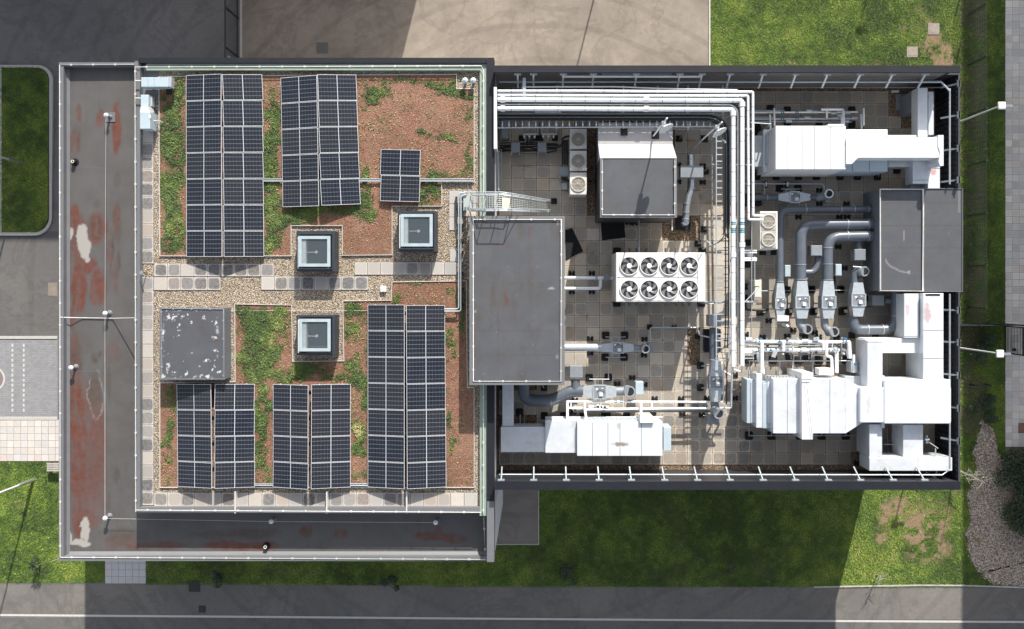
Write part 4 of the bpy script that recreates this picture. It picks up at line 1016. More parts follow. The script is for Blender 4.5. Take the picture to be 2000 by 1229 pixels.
# cable trays on the green roof
def tray(nm, lb, segs, z, w=.10, mat='galv_pale'):
    t = thing(nm, lb, 'cable tray', segs[0][0], segs[0][1], ZG)
    mb = MB()
    for (a, b), (c, d) in zip(segs[:-1], segs[1:]):
        p, q = P(a, b, z), P(c, d, z); dd = (q - p).normalized(); nn = Vector((-dd.y, dd.x, 0))
        for s_ in (-w / 2, w / 2): mb.tube([p + nn * s_, q + nn * s_], .018, 6)
        mb.prism([(p + nn * w / 2)[:2], (q + nn * w / 2)[:2], (q - nn * w / 2)[:2], (p - nn * w / 2)[:2]], z - .03, z - .02)
    mb.build('rail', M[mat], t)
    mb = MB()
    for (a, b), (c, d) in zip(segs[:-1], segs[1:]):
        p, q = P(a, b, z), P(c, d, z); L = (q - p).length; k = .6
        while k < L: r = p.lerp(q, k / L); mb.box(r.x - .09, r.x + .09, r.y - .05, r.y + .05, ZG + .03, z - .031); k += 1.3
    mb.build('support_block', M['rubber'], t)
    return t
tray('cable_tray', 'pale cable tray crossing the red sedum behind the small pair of panels', [(515, 352), (924, 352)], ZG + .17)
tray('cable_tray', 'thin cable tray between the two lower left arrays at the roof edge', [(420, 947), (540, 947)], ZG + .12, .07)
tray('cable_tray', 'thin cable tray between the lower middle and lower right arrays', [(606, 947), (725, 947)], ZG + .12, .09)
t = thing('conduit', 'bright twin conduit running down beside the large grey plant room', 'conduit', 898, 500, ZG)
for dx in (-2.2, 2.2):
    mb = MB(); mb.tube(fillet([P(914 , 357, ZG + .3), P(914, 378 + dx, ZG + .3), P(898 + dx, 380 + dx, ZG + .3), P(898 + dx, 606 + dx, ZG + .3), P(868, 606 + dx, ZG + .3)], .12), .032, 8); mb.build('pipe', M['galv_pale'], t)
for yy in (402, 437, 468, 490, 532, 562, 592):
    mb = MB(); mb.pb(892, yy, 905, yy + 5, ZG + .26, ZG + .035); mb.build('support_block', M['rubber'], t)
mb = MB(); mb.pb(889, 384, 893, 436, ZG + .2, ZG + .1); mb.build('side_rail', M['iron'], t)

# ------------------------------------------------------------------ skylights
def skylight(x0, y0, x1, y1, gx0_, gy0_, gx1_, gy1_, lb):
    zt = ZG + .82
    t = thing('skylight', lb, 'skylight', (x0 + x1) / 2, (y0 + y1) / 2, ZG)
    o0 = W(x0, y0, zt); o1 = W(x1 - 5, y1, zt); i0 = W(gx0_ - 3, gy0_ - 3, zt); i1 = W(gx1_ + 3, gy1_ + 3, zt)
    def ringbox(mb, A, B, C_, D, z0, z1):
        mb.box(A[0], B[0], D[1], A[1], z0, z1); mb.box(A[0], B[0], B[1], C_[1], z0, z1) if False else None
    def rb(o0, o1, i0, i1, z0, z1, nm, mat):
        mb = MB(); mb.box(o0[0], o1[0], i0[1], o0[1], z0, z1); mb.box(o0[0], o1[0], o1[1], i1[1], z0, z1); mb.box(o0[0], i0[0], i1[1], i0[1], z0, z1); mb.box(i1[0], o1[0], i1[1], i0[1], z0, z1); return mb.build(nm, mat, t)
    rb(o0, o1, i0, i1, ZG, zt - .06, 'kerb', M['skylight_frame'])
    k0 = W(x0 + 3, y0 + 4, zt); k1 = W(x1 - 9, y1 - 4, zt)
    rb(k0, k1, i0, i1, zt - .059, zt, 'frame', M['skylight_frame'])
    p0 = W(gx0_, gy0_, zt + .04); p1 = W(gx1_, gy1_, zt + .04); q0 = W(gx0_ + 6, gy0_ + 6, zt + .04); q1 = W(gx1_ - 6, gy1_ - 6, zt + .04)
    rb(p0, p1, q0, q1, zt - .02, zt + .04, 'sash', simple('sash_blue', (.36, .43, .46), .35))
    mb = MB(); mb.box(q0[0], q1[0], q1[1], q0[1], zt - .01, zt + .0); mb.build('glass_pane', M['glass'], t)
    mb = MB(); zb = ZG - .05; mb.box(i0[0], i0[0] + .05, i1[1], i0[1], ZG + .02, zt - .061); mb.build('shaft_wall', M['white_paint'], t)
    mb = MB(); mb.box(i0[0] + .05, i1[0], i1[1], i0[1], ZG + .01, ZG + .04); mb.build('blind', M['room_dark'], t)
    mb = MB(); mb.box(q0[0], q0[0] + .17, q1[1], q0[1], zt - .25, zt - .02); mb.build('reveal', simple('reveal', (.80, .86, .86), .6), t)
    cx, cy = (gx0_ + gx1_) / 2 + 4, (gy0_ + gy1_) / 2 + 2; mb = MB(); a = P(cx, cy, zt - .12)
    mb.cyl(a.x, a.y, zt - .12, zt - .06, .07, .06, 14); e_ = P(cx - 18, cy, zt - .10); mb.tube([a, e_], .018, 6); mb.build('opener', M['white_paint'], t)
skylight(578, 451, 658, 530, 583, 461, 645, 521, 'square skylight with dark frame, in the gravel below the skewed panels')
skylight(776, 412, 856, 491, 782.5, 418, 845, 481.5, 'square skylight with dark frame, below the lone pair of panels')
skylight(578, 616, 658.5, 694, 584, 623, 645.5, 686.5, 'square skylight with dark frame, lowest of the three, above the weedy bed')

# ------------------------------------------------------------------ low roof hatch house
t = thing('roof_housing', 'low square grey housing with peeling white patches beside the west walkway', 'roof housing', 375, 672, ZG)
zt = 10.2; h0 = W(312, 601, zt); h1 = W(439, 742, zt)
mb = MB(); mb.box(h0[0] + .02, h1[0] - .02, h1[1] + .02, h0[1] - .02, ZG - .02, zt - .08); mb.build('wall', M['wall_grey'], t)
def peel(x, y):
    e = [(322, 612, 10, 8), (345, 620, 26, 9, .9), (365, 612, 8, 6), (350, 640, 4, 9), (400, 620, 5, 6), (418, 630, 8, 6), (348, 655, 3, 3), (335, 665, 3, 2), (338, 660, 2, 2), (418, 655, 6, 10, .7), (420, 690, 7, 9), (408, 703, 16, 4), (418, 720, 9, 11), (325, 715, 8, 10, .8), (335, 728, 12, 4), (365, 730, 5, 6), (400, 735, 12, 5), (318, 735, 6, 6), (358, 705, 3, 5), (330, 690, 3, 2), (318, 650, 3, 6), (372, 630, 3, 3), (428, 725, 5, 6), (390, 715, 3, 2), (375, 690, 2, 2)]
    m = ell_mask(x, y, e, zt, .3, .07, 51, .14) * (fbm(x, y, .09, 3, 52) > .60)
    m2 = ell_mask(x, y, [(425, 660, 4, 50, .5), (320, 660, 3, 60, .4), (375, 735, 50, 3, .5), (375, 606, 50, 4, .4)], zt, .6, .1, 53, .2) * (fbm(x, y, .1, 3, 54) > .6)
    b = ell_mask(x, y, [(420, 660, 8, 12, .5), (390, 640, 20, 20, .15), (380, 700, 20, 10, .1)], zt, .6, .1, 55, .2)
    return [b * .5, np.clip(m + m2, 0, 1), b]
grid_surface('roof', M['membrane_peeling'], h0[0], h1[0], h1[1], h0[1], zt, .03, peel, parent=t)
mb = MB(); w = .06
for (a, b, c, d) in ((h0[0], h1[0], h0[1] - w, h0[1]), (h0[0], h1[0], h1[1], h1[1] + w), (h0[0], h0[0] + w, h1[1] + w, h0[1] - w), (h1[0] - w, h1[0], h1[1] + w, h0[1] - w)): mb.box(a, b, c, d, zt - .079, zt + .025)
mb.build('edge_trim', M['coping_mid'], t)
cable([P(316, 603, zt + .03), P(436, 604, zt + .03), P(436, 740, zt + .03), P(316, 739, zt + .03), P(315, 604, zt + .03)], .012, .8, 'box_grey', 'conductor_cable', t)

# ------------------------------------------------------------------ plant rooms
def plantroom(lb, x0, y0, x1, y1, zt, zb, maskfn, inset=6, seamx=None, line=True, trim='coping_mid'):
    t = thing('plant_room', lb, 'plant room', (x0 + x1) / 2, (y0 + y1) / 2, zb)
    a = W(x0, y0, zt); b = W(x1, y1, zt)
    mb = MB(); mb.box(a[0] + .04, b[0] - .04, b[1] + .04, a[1] - .04, zb - .3 if zb > 7 else zb - .02, zt - .12); mb.build('wall', M['wall_grey'], t)
    mb = MB(); mb.box(a[0], b[0], b[1], a[1], zt - .119, zt - .02); mb.build('fascia', M[trim], t)
    w = m_(inset - 1, zt)
    grid_surface('roof', M['membrane'], a[0] + .02, b[0] - .02, b[1] + .02, a[1] - .02, zt - .015, .05, maskfn, parent=t)
    mb = MB()
    for (p, q, r, s_) in ((a[0], b[0], a[1] - w, a[1]), (a[0], b[0], b[1], b[1] + w), (a[0], a[0] + w, b[1] + w, a[1] - w), (b[0] - w, b[0], b[1] + w, a[1] - w)): mb.box(p, q, r, s_, zt - .016, zt + .03)
    mb.build('edge_trim', M[trim], t)
    if line: cable([P(x0 + inset, y0 + inset, zt + .05), P(x1 - inset, y0 + inset, zt + .05), P(x1 - inset, y1 - inset, zt + .05), P(x0 + inset, y1 - inset, zt + .05), P(x0 + inset, y0 + inset, zt + .05)], .022, 1.0, 'edging', 'conductor_cable', t)
    return t
def pr1(x, y):
    z = 10.8; r = ell_mask(x, y, [(988, 582, 5, 20, .9), (985, 590, 12, 24, .35), (1036, 455, 4, 14, .6), (1037, 445, 8, 4, .6), (987, 480, 12, 10, .35), (960, 590, 3, 30, .3), (1038, 580, 2, 40, .3)], z, .8, .12, 71, .3)
    b = ell_mask(x, y, [(1037, 640, 6, 22, .5), (957, 630, 6, 20, .35), (1000, 560, 60, 40, .25), (985, 700, 20, 20, .2), (940, 560, 10, 90, .2), (1037, 500, 6, 30, .3)], z, .8, .2, 72, .4)
    p = ell_mask(x, y, [(1078, 563, 9, 2.5, .8), (1088, 697, 3, 5, .5), (1090, 435, 4, 6, .4), (928, 608, 2, 4, .6)], z, .4, .05, 73, .2); p = np.maximum(p, (fbm(x, y, .07, 2, 74) > .93) * .3)
    px = x * FPX / (HC - z) + NX; py = -y * FPX / (HC - z) + NY
    b = np.maximum(b, ((np.mod(py + 12, 47) < 1.3) | (np.mod(px + 20, 62) < 1.2)) * .45 * (fbm(x, y, .8, 2, 79) > .35)); b = np.maximum(b, np.clip(fbm(x * 2.5, y * .6, .8, 3, 80) - .52, 0, 1) * 1.6)
    p = np.maximum(p, (np.abs(py - 631.5) < .8) * (px > 970) * (px < 1090) * .35)
    return [r, p, b]
proom = plantroom('largest dark grey plant room roof straddling the green roof and the deck', 917, 422, 1103, 752, 10.8, 7.0, pr1, 7)
mb = MB(); mb.box(XE + .05, W(1103, 0, 10.8)[0] - .05, W(0, 752, 10.8)[1] + .05, W(0, 422, 10.8)[1] - .05, 7, 7.2) if False else None
def pr2(x, y): 
    return [x * 0, (fbm(x, y, .06, 2, 74) > .93) * .3, ell_mask(x, y, [(1210, 400, 6, 4, .6), (1250, 380, 4, 6, .4), (1230, 365, 8, 4, .3)], 10.6, .6, .1)]
def pr3(x, y):
    z = 8.95; px = x * FPX / (HC - z) + NX; py = -y * FPX / (HC - z) + NY
    p = x * 0
    cr = [(1730, 507), (1733, 514), (1740, 521), (1750, 525), (1758, 530), (1770, 532), (1777, 532)]
    for (a, b), (c, d) in zip(cr[:-1], cr[1:]):
        for k in range(8):
            u = a + (c - a) * k / 8; v_ = b + (d - b) * k / 8; p = np.maximum(p, np.clip(1.8 - np.hypot(px - u, py - v_), 0, 1) * .6)
    p = np.maximum(p, (np.hypot(px - 1775, py - 532) < 3) * .7); p = np.maximum(p, (np.abs(px - 1766) < .7) * (np.abs(py - 460) < 10) * .6)
    p = np.maximum(p, (np.abs(px - 1874) < 2.5) * (np.abs(py - 390) < 25) * .3); p = np.maximum(p, (fbm(x, y, .06, 2, 74) > .93) * .3)
    b = ((np.mod(py, 44) < 1.2) * .6) * (fbm(x, y, .6, 2, 5) > .3)
    return [x * 0, p, b]
# small plant room with a low sunlit lean-to roof
t = thing('plant_room', 'small square plant room with the long shadow of a dish across its roof', 'plant room', 1246, 350, ZD)
zt = 10.35; A = W(1172, 309, zt); B = W(1322, 425, zt); lo = 9.2; C0 = W(1168, 240, lo); C1 = W(1316, 282, lo + .05)
mb = MB(); mb.box(A[0] + .02, B[0] - .02, B[1] + .02, A[1], ZD - .02, zt - .1); mb.build('wall', corr_mat(), t)
mb = MB(); mb.box(A[0] + .02, B[0] - .02, A[1] + .001, C0[1] - .02, ZD - .02, lo - .1); mb.build('lean_to_wall', M['wall_grey'], t)
grid_surface('roof', M['membrane'], A[0] + .1, B[0] - .1, B[1] + .1, A[1] - .001, zt - .05, .05, pr2, parent=t)
mb = MB()
for (p, q, r, s_) in ((A[0], B[0], B[1], B[1] + .12), (A[0], A[0] + .12, B[1] + .121, A[1]), (B[0] - .12, B[0], B[1] + .121, A[1])): mb.box(p, q, r, s_, zt - .12, zt + .02)
mb.build('edge_trim', M['coping_mid'], t)
pale_sheet = simple('pale_roof_sheet', (.42, .41, .41), .45, .05, .08, 2)
mb = MB(); yb = C1[1]
mb.add([(A[0], A[1] + .001, zt - .02), (B[0], A[1] + .001, zt - .02), (B[0], yb, lo + .05), (A[0], yb, lo + .05), (A[0], A[1] + .001, lo), (B[0], A[1] + .001, lo), (B[0], yb, lo), (A[0], yb, lo)], [(0, 1, 2, 3), (0, 3, 7, 4), (1, 5, 6, 2)])
mb.box(A[0], B[0], yb - .001, C0[1], lo - .1, lo + .04); mb.build('sloping_roof', pale_sheet, t)
cable([P(1176, 314, zt + .05), P(1176, 420, zt + .05), P(1318, 420, zt + .05), P(1318, 314, zt + .05)], .018, .8, 'edging', 'conductor_cable', t)
# east plant room
t = plantroom('broad dark grey plant room roof at the right edge of the deck', 1717, 368, 1880, 570, 8.95, 7.0, pr3, 2, line=False)
cable([P(1719, 370, 9.0), P(1803, 370, 9.0), P(1803, 569, 9.0), P(1719, 568, 9.0), P(1719, 370, 9.0)], .03, 0, 'edging', 'roof_trim', t)
# ------------------------------------------------------------------ screens round the deck
def screen(name, lb, px, py): return thing(name, lb, 'screen wall', px, py, PS - .3)
# north
t = screen('roof_screen', 'dark screen wall with braces along the north side of the plant deck', 1420, 136)
cwid = .30
mb = MB(); mb.box(XE + .02, sE, sN - cwid, sN, PS - .12, PS); mb.build('coping', M['coping_dark'], t)
mb = MB(); mb.box(XE + .02, sE - .05, sN - .12, sN - .02, ZD - .05, PS - .121); mb.build('panel', M['louvre'], t)
mb = MB(); mb.box(XE + .02, sE - .35, sN - .2, sN - .121, ZD + .3, PS - .13); mb.build('lining', M['screen_inner'], t)
mb = MB(); mb.box(sE - .05, sX - .101, sN - .12, sN - .02, ZD - .05, PE); mb.build('return_panel', M['louvre'], t)
M['brace_grey'] = simple('brace_grey', (.30, .34, .36), .5, .1, .08, 5)
def brace(t, px, py, vx, vy, z=10.05, m='galv_pale', zl=9.35, k=.055):
    p = P(px, py, z); q = Vector((p.x + vx * .42, p.y + vy * .42, zl)); nx_, ny_ = -vy, vx
    mb = MB(); mb.tube([p, q], k, 4, smooth=False); 
    mb.box(p.x - .05 - abs(nx_) * .10, p.x + .05 + abs(nx_) * .10, p.y - .05 - abs(ny_) * .10, p.y + .05 + abs(ny_) * .10, z - .02, z + .10)
    mb.build('brace', M[m], t)
for xx in (1011, 1042, 1100, 1159, 1243, 1328, 1371, 1426, 1490, 1554, 1616, 1680, 1743, 1807): brace(t, xx, 145, 0, -1)
mb = MB(); mb.tube([P(975, 160, 9.15), P(1838, 160, 9.15), P(1855, 178, 9.15)], .045, 8); mb.build('rail', M['galv_pale'], t)
mb = MB(); mb.tube([P(975, 171, 8.7), P(1838, 171, 8.7)], .03, 6); mb.build('rail', M['cable_grey'], t)
mb = MB(); mb.tube([P(1100, 149.5, 9.9), P(1368, 149.5, 9.9)], .05, 8); mb.build('strip_light', M['white_paint'], t)
mb = MB(); mb.pb(1175, 143, 1312, 146.5, 9.8, 9.7); mb.build('cover_strip', M['box_blue'], t)
# south
t = screen('roof_screen', 'dark screen wall with white braces along the south side of the plant deck', 1420, 948)
mb = MB(); mb.box(XE + .02, sE, sS, sS + cwid + .06, PS - .12, PS); mb.build('coping', M['coping_dark'], t)
mb = MB(); mb.box(XE + .02, sE - .05, sS + .02, sS + .12, ZD - .05, PS - .121); mb.build('panel', M['louvre'], t)
mb = MB(); mb.box(XE + .02, sE - .35, sS + .121, sS + .2, ZD + .3, PS - .13); mb.build('lining', simple('screen_inner_south', (.03, .032, .038), .4, .2), t)
mb = MB(); mb.box(sE - .05, sX - .101, sS + .02, sS + .12, ZD - .05, PE); mb.build('return_panel', M['louvre'], t)
for xx in (979, 1042.5, 1106, 1170, 1233, 1298, 1362, 1425.5, 1490, 1553, 1617, 1680, 1743.5, 1805): brace(t, xx, 938, 0, 1, 9.95, 'brace_grey', 9.2, .038)
mb = MB(); mb.tube([P(975, 927, 9.1), P(1840, 928, 9.1), P(1858, 915, 9.1)], .035, 8); mb.build('rail', M['galv'], t)
# east: two lengths either side of the plant room
for (y0, y1, bl, lb) in ((128, 368, (225, 290, 352, 164), 'dark ribbed screen wall at the upper right, above the plant room'), (570, 957, (606, 669, 733, 797, 861), 'dark ribbed screen wall at the lower right, below the plant room')):
    t = screen('roof_screen', lb, 1870, (y0 + y1) / 2)
    a = sN if y0 < 200 else W(0, y0, 8.95)[1]; b = sS if y1 > 900 else W(0, y1, 8.95)[1]
    mb = MB(); mb.box(sX - .1, sX - .02, b, a, ZD - .05, PE); mb.build('panel', M['louvre'], t)
    mb = MB(); k = b + .05
    while k < a - .05: mb.box(sX - .17, sX - .101, k, k + .05, ZD + .2, PE - .05); k += .25
    for zz in (8.0, 8.8): mb.box(sX - .2, sX - .171, b, a, zz, zz + .04)
    mb.build('rib', M['coping_dark'], t)
    mb = MB(); k = .0
    for q in range(14): mb.box(sE - .15 + .0, sE - .03, b, a, 9.0 + q * .09, 9.03 + q * .09) if False else None
    for yy in bl: brace(t, 1871, yy, -1, 0, PE - .1, 'galv_pale', 8.4)
    mb = MB(); mb.tube([P(1855, y0 + 45 if y0 < 200 else y0 + 4, 9.15), P(1855, y1 - 8 if y1 < 400 else 914, 9.15)], .04, 8); mb.build('rail', M['galv'], t)

# white plate where the pipes leave the taller roof
t = thing('pipe_exit_plate', 'white metal plate on the wall where the long white pipes come out', 'cover plate', 970, 232, ZD)
mb = MB(); mb.box(XE + .002, XE + .13, W(0, 291, 9.9)[1], W(0, 171, 9.9)[1], 9.0, 9.98); mb.build('plate', M['white_paint'], t)
mb = MB(); mb.tube([P(975, 295, 8.2), P(972, 300, 8.2), P(974, 372, 8.0)], .05, 8); mb.tube([P(979, 292, 7.6), P(979, 372, 7.5)], .02, 6); mb.build('drop_pipe', M['galv_pale'], t)

# ------------------------------------------------------------------ feet (parts shared by many supports)
foot_me = {}
def foot_mesh(kind):
    if kind in foot_me: return foot_me[kind]
    mb = MB()
    if kind == 'square':
        s_, u = .165, .11
        mb.loft([[(-s_, -s_ + .04, 0), (-s_ + .04, -s_, 0), (s_ - .04, -s_, 0), (s_, -s_ + .04, 0), (s_, s_ - .04, 0), (s_ - .04, s_, 0), (-s_ + .04, s_, 0), (-s_, s_ - .04, 0)],
                 [(-s_, -s_ + .04, .05), (-s_ + .04, -s_, .05), (s_ - .04, -s_, .05), (s_, -s_ + .04, .05), (s_, s_ - .04, .05), (s_ - .04, s_, .05), (-s_ + .04, s_, .05), (-s_, s_ - .04, .05)],
                 [(-u, -u, .10), (-u + .01, -u - .01, .10), (u - .01, -u - .01, .10), (u, -u, .10), (u, u, .10), (u - .01, u + .01, .10), (-u + .01, u + .01, .10), (-u, u, .10)]])
        mb.box(-.025, .025, -.025, .025, .10, .22)
    elif kind == 'clover':
        for dx, dy in ((-.09, -.055), (.09, -.055), (-.09, .055), (.09, .055)): mb.cyl(dx, dy, 0, .07, .07, .055, 10)
        mb.box(-.10, .10, -.04, .04, .0, .10)
    else:
        s_ = .15; mb.box(-s_, s_, -s_, s_, 0, .06); mb.loft([[(-s_, -s_, .061), (s_, -s_, .061), (s_, s_, .061), (-s_, s_, .061)], [(-.03, -.03, .16), (.03, -.03, .16), (.03, .03, .16), (-.03, .03, .16)]])
    o = mb.build('foot', M['rubber']); me = o.data; bpy.data.objects.remove(o); foot_me[kind] = me; return me
def foot(t, px, py, kind='square', sc=1.0, z=None):
    z = ZD + .03 if z is None else z
    o = bpy.data.objects.new('foot', foot_mesh(kind)); scene.collection.objects.link(o); o.parent = t
    o.location = P(px, py, z + .05) - t.location; o.location.z = z - t.location.z; o.scale = (sc, sc, 1.2 if kind == 'square' else 1)
    return o
def bar(t, pts, r=.022, mat='galv_pale', nm='support_bar', seg=6):
    mb = MB(); mb.tube(pts, r, seg); return mb.build(nm, M[mat], t)

# ------------------------------------------------------------------ main pipe runs
def prun(lb, pts, r, mat='pipe_white', rad=.15, nm='insulated_pipe', cat='pipe', bands=(), joints=(), grp=None):
    t = thing(nm, lb, cat, pts[0][0], pts[0][1], pts[0][2], grp)
    mb = MB(); fl = fillet([P(*p) for p in pts], rad); mb.tube(fl, r, 12)
    if r > .05:
        for a_, b_ in zip(fl[:-1], fl[1:]):
            L_ = (b_ - a_).length; k_ = .6
            while k_ < L_ - .2:
                q_ = a_.lerp(b_, k_ / L_); d_ = (b_ - a_).normalized() * .012; mb.tube([q_ - d_, q_ + d_], r * 1.03, 12, mi=1); k_ += 1.1 + random.uniform(-.1, .1)
    mb.build('pipe', [M[mat], M['box_grey']], t)
    for (px, py, z, ax) in joints:
        c = P(px, py, z); d = Vector((.10, 0, 0)) if ax == 'x' else Vector((0, .10, 0)); mb = MB(); mb.tube([c - d, c + d], r * 1.35, 12); mb.build('joint_collar', M['white_paint'], t)
    for (px, py, z, ax, m) in bands:
        c = P(px, py, z); d = Vector((.03, 0, 0)) if ax == 'x' else Vector((0, .03, 0)); mb = MB(); mb.tube([c - d, c + d], r * 1.06, 12); mb.build('colour_band', M[m], t)
    return t
ZR = 9.9
def bandset(x): return [(x, 435, ZR, 'y', 'blue_band'), (x, 438.5, ZR, 'y', 'green_band'), (x, 447, ZR, 'y', 'green_band'), (x, 450.5, ZR, 'y', 'blue_band'), (x, 454, ZR, 'y', 'green_band')]
prun('thick white pipe, innermost of the long overhead pipes, ending near the silver silencer', [(972, 212.5, ZR), (1432, 214, ZR), (1432, 716, ZR)], .098, rad=.12, joints=[(982, 212.5, ZR, 'x'), (1262, 213, ZR, 'x'), (1432, 498, ZR, 'y'), (1432, 222, ZR, 'y')], bands=bandset(1432))
prun('thick white pipe beside the innermost one, with blue bands on its long downward leg', [(972, 195, ZR), (1449.5, 196.5, ZR), (1449.5, 714, ZR)], .098, rad=.12, joints=[(982, 195, ZR, 'x'), (1262, 195, ZR, 'x'), (1449.5, 478, ZR, 'y'), (1449.5, 204, ZR, 'y')], bands=bandset(1449.5))
prun('thinner white pipe turning down to the cream twin fan unit, inner of the two', [(972, 186, ZR), (1461, 187.5, ZR), (1462, 429, ZR - .1), (1490, 429.5, ZR - .3)], .055, rad=.06)
prun('thinner white pipe turning down to the cream twin fan unit, outer of the two', [(972, 178, ZR), (1150, 178, ZR), (1470.5, 180, ZR), (1471, 421, ZR - .1), (1490, 422, ZR - .3)], .058, rad=.06)
prun('slim grey pipe running above all the overhead pipes at the top', [(1020, 170, ZR), (1200, 169.5, ZR), (1320, 174, ZR), (1440, 176, ZR)], .032, 'galv_pale', nm='conduit')
prun('slim grey pipe between the two thick white overhead pipes', [(972, 204, ZR - .1), (1430, 204.5, ZR - .1), (1441, 216, ZR - .1), (1441, 716, ZR - .2)], .03, 'galv', .3, nm='conduit')
prun('dark thin pipe squeezed between the two thick white downward pipes', [(972, 200.5, ZR - .15), (1432, 200.5, ZR - .15), (1444.5, 212, ZR - .15), (1444.5, 712, ZR - .2)], .022, 'black_cable', .3, nm='conduit')
# cable bundle
t = thing('cable_bundle', 'bundle of dark cables on the ladder tray, curving down to the chiller', 'cables', 980, 228, 9.6)
for k, (dy, mt) in enumerate(((0, 'cable_grey'), (2.2, 'black_cable'), (4.2, 'black_cable'), (6.2, 'cable_grey'), (8.2, 'black_cable'), (10.2, 'black_cable'), (12.2, 'black_cable'))):
    mb = MB(); y = 223 + dy; x = 1425 - dy * .95
    if k in (0, 3): pts = [P(972, y, 9.55), P(x, y, 9.55), P(x, 440, 9.55), P(x - 4, 462, 9.55), P(1400, 476, 9.45), P(1372, 487, 9.3)]
    else: pts = [P(972, y, 9.5), P(x, y, 9.5), P(x, 600 + dy * 6, 9.5), P(x - 2, 680, 9.5)] if k in (1, 4) else [P(972, y, 9.5), P(x, y, 9.5), P(x, 470 - dy, 9.5)]
    mb.tube(fillet(pts, 1.0, 8), .026, 7); mb.build('cable', M[mt], t)
mb = MB(); mb.tube([P(1422, 470, 9.5), P(1424, 500, 9.4), P(1430, 520, 9.3)], .02, 6); mb.build('cable', M['black_cable'], t)
# ladders
t = thing('cable_ladder', 'white rung cable ladder running across above the small plant room', 'cable ladder', 980, 249, 9.45)
mb = MB(); mb.tube([P(972, 250, 9.45), P(1405, 247, 9.45)], .028, 6); mb.tube([P(972, 222, 9.45), P(1395, 222, 9.45)], .026, 6); mb.tube([P(1175, 252, 9.1), P(1395, 252, 9.1)], .018, 6); mb.build('side_rail', M['galv_pale'], t)
mb = MB()
for k in range(33): mb.pb(980 + k * 13.1, 222.5, 982.3 + k * 13.1, 249, 9.43, 9.40)
mb.build('rung', M['galv_pale'], t)
t = thing('cable_ladder', 'white rung cable ladder running down the deck beside the thick pipes', 'cable ladder', 1411, 480, 9.45)
mb = MB(); mb.tube([P(1399, 256, 9.45), P(1399, 716, 9.45)], .028, 6); mb.tube([P(1424.5, 258, 9.45), P(1425, 705, 9.45)], .024, 6); mb.tube([P(1391, 256, 8.9), P(1391, 470, 8.9)], .016, 6); mb.build('side_rail', M['galv_pale'], t)
mb = MB()
for k in range(35): mb.pb(1400, 262 + k * 13.0, 1424, 264 + k * 13.0, 9.43, 9.40)
mb.build('rung', M['galv_pale'], t)
# gantry posts under the pipes
for i, (px, py, tx, ty, lb) in enumerate([(1219, 258, 1213, 190, 'pipe support post on black block over the lean-to roof'), (1327, 271, 1341, 190, 'slanting pipe support post on black block right of the small plant room'),
        (1375, 448, 1396, 440, 'pipe support post on black block in the sunlit corner by the flue'), (1374, 335, 1400, 322, 'pipe support post beside the flue junction box'),
        (1363, 476, 1400, 490, 'pipe support frame at the top corner of the chiller'), (1480, 260, 1466, 240, 'pipe support post hidden under the slim pipes by the upper air unit'), (1368, 592, 1425, 590, 'pipe support frame at the lower right corner of the chiller'),
        (1460, 560, 1455, 590, 'pipe support post beside the cream panel'), (1016, 232, 1022, 152, 'tall pipe support post near the tall white wall')]):
    t = thing('pipe_support', lb, 'pipe support', px, py, ZD)
    z0 = lo + .05 if i == 0 else ZD
    if i != 8: foot(t, px, py, 'block', 1.0, z0 + .03)
    a = P(px, py, z0 + .15); b = P(px + (tx - px) * .0, py, z0 + .2); bar(t, [a, Vector((a.x, a.y, 9.3))], .035, 'galv')
    c = Vector((a.x, a.y, 9.3)); e_ = P(tx, ty, 9.38)
    bar(t, [c, e_], .026, 'galv_pale')
for (yy, x0, x1) in ((0, 1088, 0),):
    pass
t = thing('pipe_gantry', 'white cross members carrying the long overhead pipes', 'pipe gantry', 1088, 200, ZD)
for xx in (1088, 1218, 1285, 1344, 1412):
    mb = MB(); mb.pb(xx - 1, 167, xx + 1, 252, 9.36, 9.30); p = P(xx, 168, 9.3); q = P(xx, 251, 9.3)
    if xx in (1088,): mb.box(p.x - .03, p.x + .03, p.y - .03, p.y + .03, ZD, 9.3)
    mb.build('cross_bar', M['galv_pale'], t)
for yy in (252, 322, 489, 590, 665, 700):
    mb = MB(); mb.pb(1396, yy - 1, 1473, yy + 1, 9.33, 9.28); mb.build('cross_bar', M['galv_pale'], t)
mb = MB(); mb.pb(1021, 152, 1027, 190, 9.95, 9.85); mb.build('post_cap', M['galv_pale'], t)

